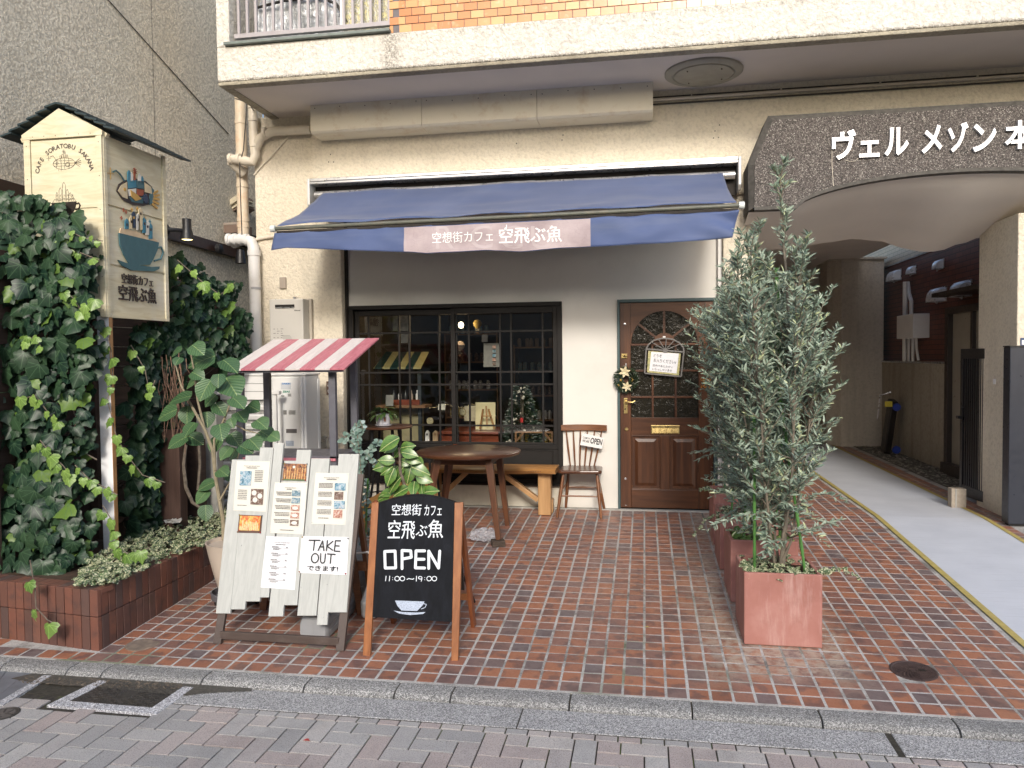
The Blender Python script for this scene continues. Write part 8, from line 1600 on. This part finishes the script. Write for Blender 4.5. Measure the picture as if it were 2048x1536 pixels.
# variegated ficus behind the chalkboard
fc = T('variegated_ficus', (-1.42,-2.72,-.13), 'variegated green and yellow leaved plant rising behind the chalkboard', 'potted plant'); YF = -2.74
O('pot', M().lathe((-1.40,-2.70,gz(-2.7)), [(.10,0),(.13,.22),(.14,.24),(.125,.24),(.12,.22),(0,.215)], 32, cap=False), paint('pot_dark', (.05,.05,.055), .5, .1), fc, smooth=True)
q = M(); q.tube([(-1.40,-2.70,.06)]+[tuple(aY(x, y, YF)) for x, y in ((812,1010),(810,975),(800,940),(800,912),(797,895))], [.014,.012,.012,.011,.008,.006], 7); O('trunk', q, MAT['bark'], fc, smooth=True)
vm = N('ficus_leaf'); p_ = vm.objc(); ax = vm.math('ABSOLUTE', vm.sep(p_, 0)); n1 = vm.noise(p_, 3.2, 3, .5, .6); e_ = vm.math('ADD', vm.math('MULTIPLY', ax, 1.55), vm.math('MULTIPLY', n1, .9)); c_ = vm.ramp(e_, [(.45,(.035,.095,.022)),(.66,(.085,.18,.035)),(.90,(.13,.23,.05)),(1.0,(.42,.48,.14))]); c_ = vm.mix(c_, (.45,.50,.20), vm.ramp(ax, [(.010,1.),(.022,0.)])); vv = vm.math('SINE', vm.math('ADD', vm.math('MULTIPLY', vm.sep(p_, 1), 48), vm.math('MULTIPLY', ax, -55))); c_ = vm.mix(c_, (.25,.33,.12), vm.math('MULTIPLY', vm.ramp(vv, [(.9,0.),(.99,1.)]), .4)); vm.col(c_); vm.set(rough=.3)
L_ = [(777,886,40,-1.15),(781,896,26,-.8),(813,893,28,1.9),(818,907,28,1.4),(773,920,28,-1.5),(763,933,30,-1.1),(772,940,26,-.9),(789,940,18,-.2),(799,944,22,-.3),(819,946,36,.1),(840,940,34,.9),(825,919,26,1.3),(847,957,30,1.1),(780,953,32,-.5),(787,969,34,-.9),(827,974,30,.1),(842,976,26,.2),(856,982,34,2.0),(766,995,26,-1.2),(802,981,30,-1.0),(808,925,22,.9),(795,905,20,-.4),(838,922,22,.7),(774,985,28,-1.4)]
pl_ = []
for x, y, s_, a_ in L_: sz = s_/300*1.15; ce = aY(x, y, YF-.02+jit(.09)); d = np.array([math.sin(a_)*1.2+jit(.3), -.45+jit(.3), -math.cos(a_)*.7+jit(.3)]); d /= np.linalg.norm(d); pl_.append((ce-d*sz*.5, d, (jit(.4),-1,.5+jit(.3)), sz))
leaf_parts('leaf', oval_leaf(.36, 6, .18, .32), pl_, vm.m, fc)
# eucalyptus in the pale textured pot
eu = T('eucalyptus', (-1.86,-2.55,-.13), 'silvery round leaved eucalyptus in a rough white pot behind the menu board', 'potted plant'); tp_ = N('rough_pot'); p_ = tp_.pos(); tp_.col(tp_.ramp(tp_.noise(p_, 8, 5), [(.3,(.42,.41,.38)),(.7,(.58,.57,.54))])); tp_.set(rough=.9); tp_.bump(tp_.noise(tp_.mapping(p_, (1,1,2.5)), 34, 5, .65, .6), 1., .02)
pcx = aY(735,1130,-2.62)[0]-.15
O('pot', M().lathe((pcx,-2.6,gz(-2.6)+.03), [(.115,0),(.135,.02),(.170,.34),(.172,.36),(.155,.36),(.15,.33),(0,.32)], 40, cap=False), tp_.m, eu, smooth=True); O('pot_saucer', M().lathe((pcx,-2.6,gz(-2.6)+.012), [(.17,0),(.18,.018),(.165,.018),(0,.01)], 32, cap=False), MAT['white'], eu, smooth=True)
em_ = leafmat('eucalyptus_leaf', (.10,.17,.135), (.20,.29,.245), (.30,.38,.36), rough=.5, tipamt=.15); YE = -2.55; pl_ = []; q = M()
for pts in ([(728,1085),(722,1010),(722,940),(716,880),(712,845)],[(722,940),(735,905),(752,888),(758,880)],[(718,900),(700,882),(680,880)],[(714,880),(706,862),(690,872)],[(720,960),(716,930),(722,900)],[(712,1080),(702,1010),(714,930)],[(735,1070),(733,1000),(735,958)],[(716,870),(726,856),(720,842)],[(735,905),(745,920),(752,935)]):
    P_ = [aY(x, y, YE+jit(.03)) for x, y in pts]; q.tube([tuple(p) for p in P_], .003, 5)
    n_ = int(3+sum(np.linalg.norm(a-b) for a, b in zip(P_[:-1], P_[1:]))/.028)
    for i in range(n_):
        f_ = i/n_*(len(P_)-1); i0 = int(f_); p = P_[i0]*(1-f_+i0)+P_[i0+1]*(f_-i0)
        if p[2] < .42 and rnd.random() < .6: continue
        for s2 in (-1, 1): pl_.append((p, (s2*rnd.uniform(.5,1), jit(.6), jit(.6)), (jit(.8),-1,.4+jit(.6)), rnd.uniform(.022,.042)))
O('stems', q, paint('euc_stem', (.16,.13,.09), .7, .2), eu, smooth=True, fix=False); leaf_parts('leaf', oval_leaf(.48, 4, .06, .05), pl_, em_, eu)
q = M(); 
for (x0_, y0_2, x1_, y1_2) in ((731,1080,736,957),(724,1080,720,948)): a_, b_ = aY(x0_, y0_2, YE), aY(x1_, y1_2, YE); q.tube([tuple(a_*(1-s_)+b_*s_) for s_ in np.linspace(0,1,14)], [.0045 if j % 3 else .006 for j in range(14)], 6); O('support_stake', q, MAT['greenstake'], eu, smooth=True); q = M()
# low wooden stool carrying the pot, white hose
ps = T('pot_stand', (pcx,-2.62,gz(-2.6)), 'low reddish wooden stand under the rough white pot behind the boards', 'stand'); rw = wood('stand_wood', (.11,.045,.02), (.26,.11,.05), 'X')
O('top', M().box(pcx-.55,pcx+.24,-2.80,-2.77,gz(-2.7)+.0,gz(-2.7)+.035), rw, ps); O('upper_rail', M().box(pcx+.0,pcx+.22,-2.84,-2.81,.13,.19), rw, ps); O('leg', M().bar((pcx+.19,-2.86,gz(-2.86)),(pcx+.10,-2.86,.50), .045, .02, (0,1,0)), rw, ps); O('leg', M().bar((pcx-.5,-2.86,gz(-2.86)),(pcx-.42,-2.86,.40), .045, .02, (0,1,0)), rw, ps)
q = M(); q.tube([tuple(aY(x, y, -2.86)) for x, y in ((700,1112),(712,1106),(735,1104),(742,1108))], .007, 6); tag(O('white_hose', q, MAT['white'], smooth=True), 'thin white hose lying over the wooden stand behind the menu board', 'hose')
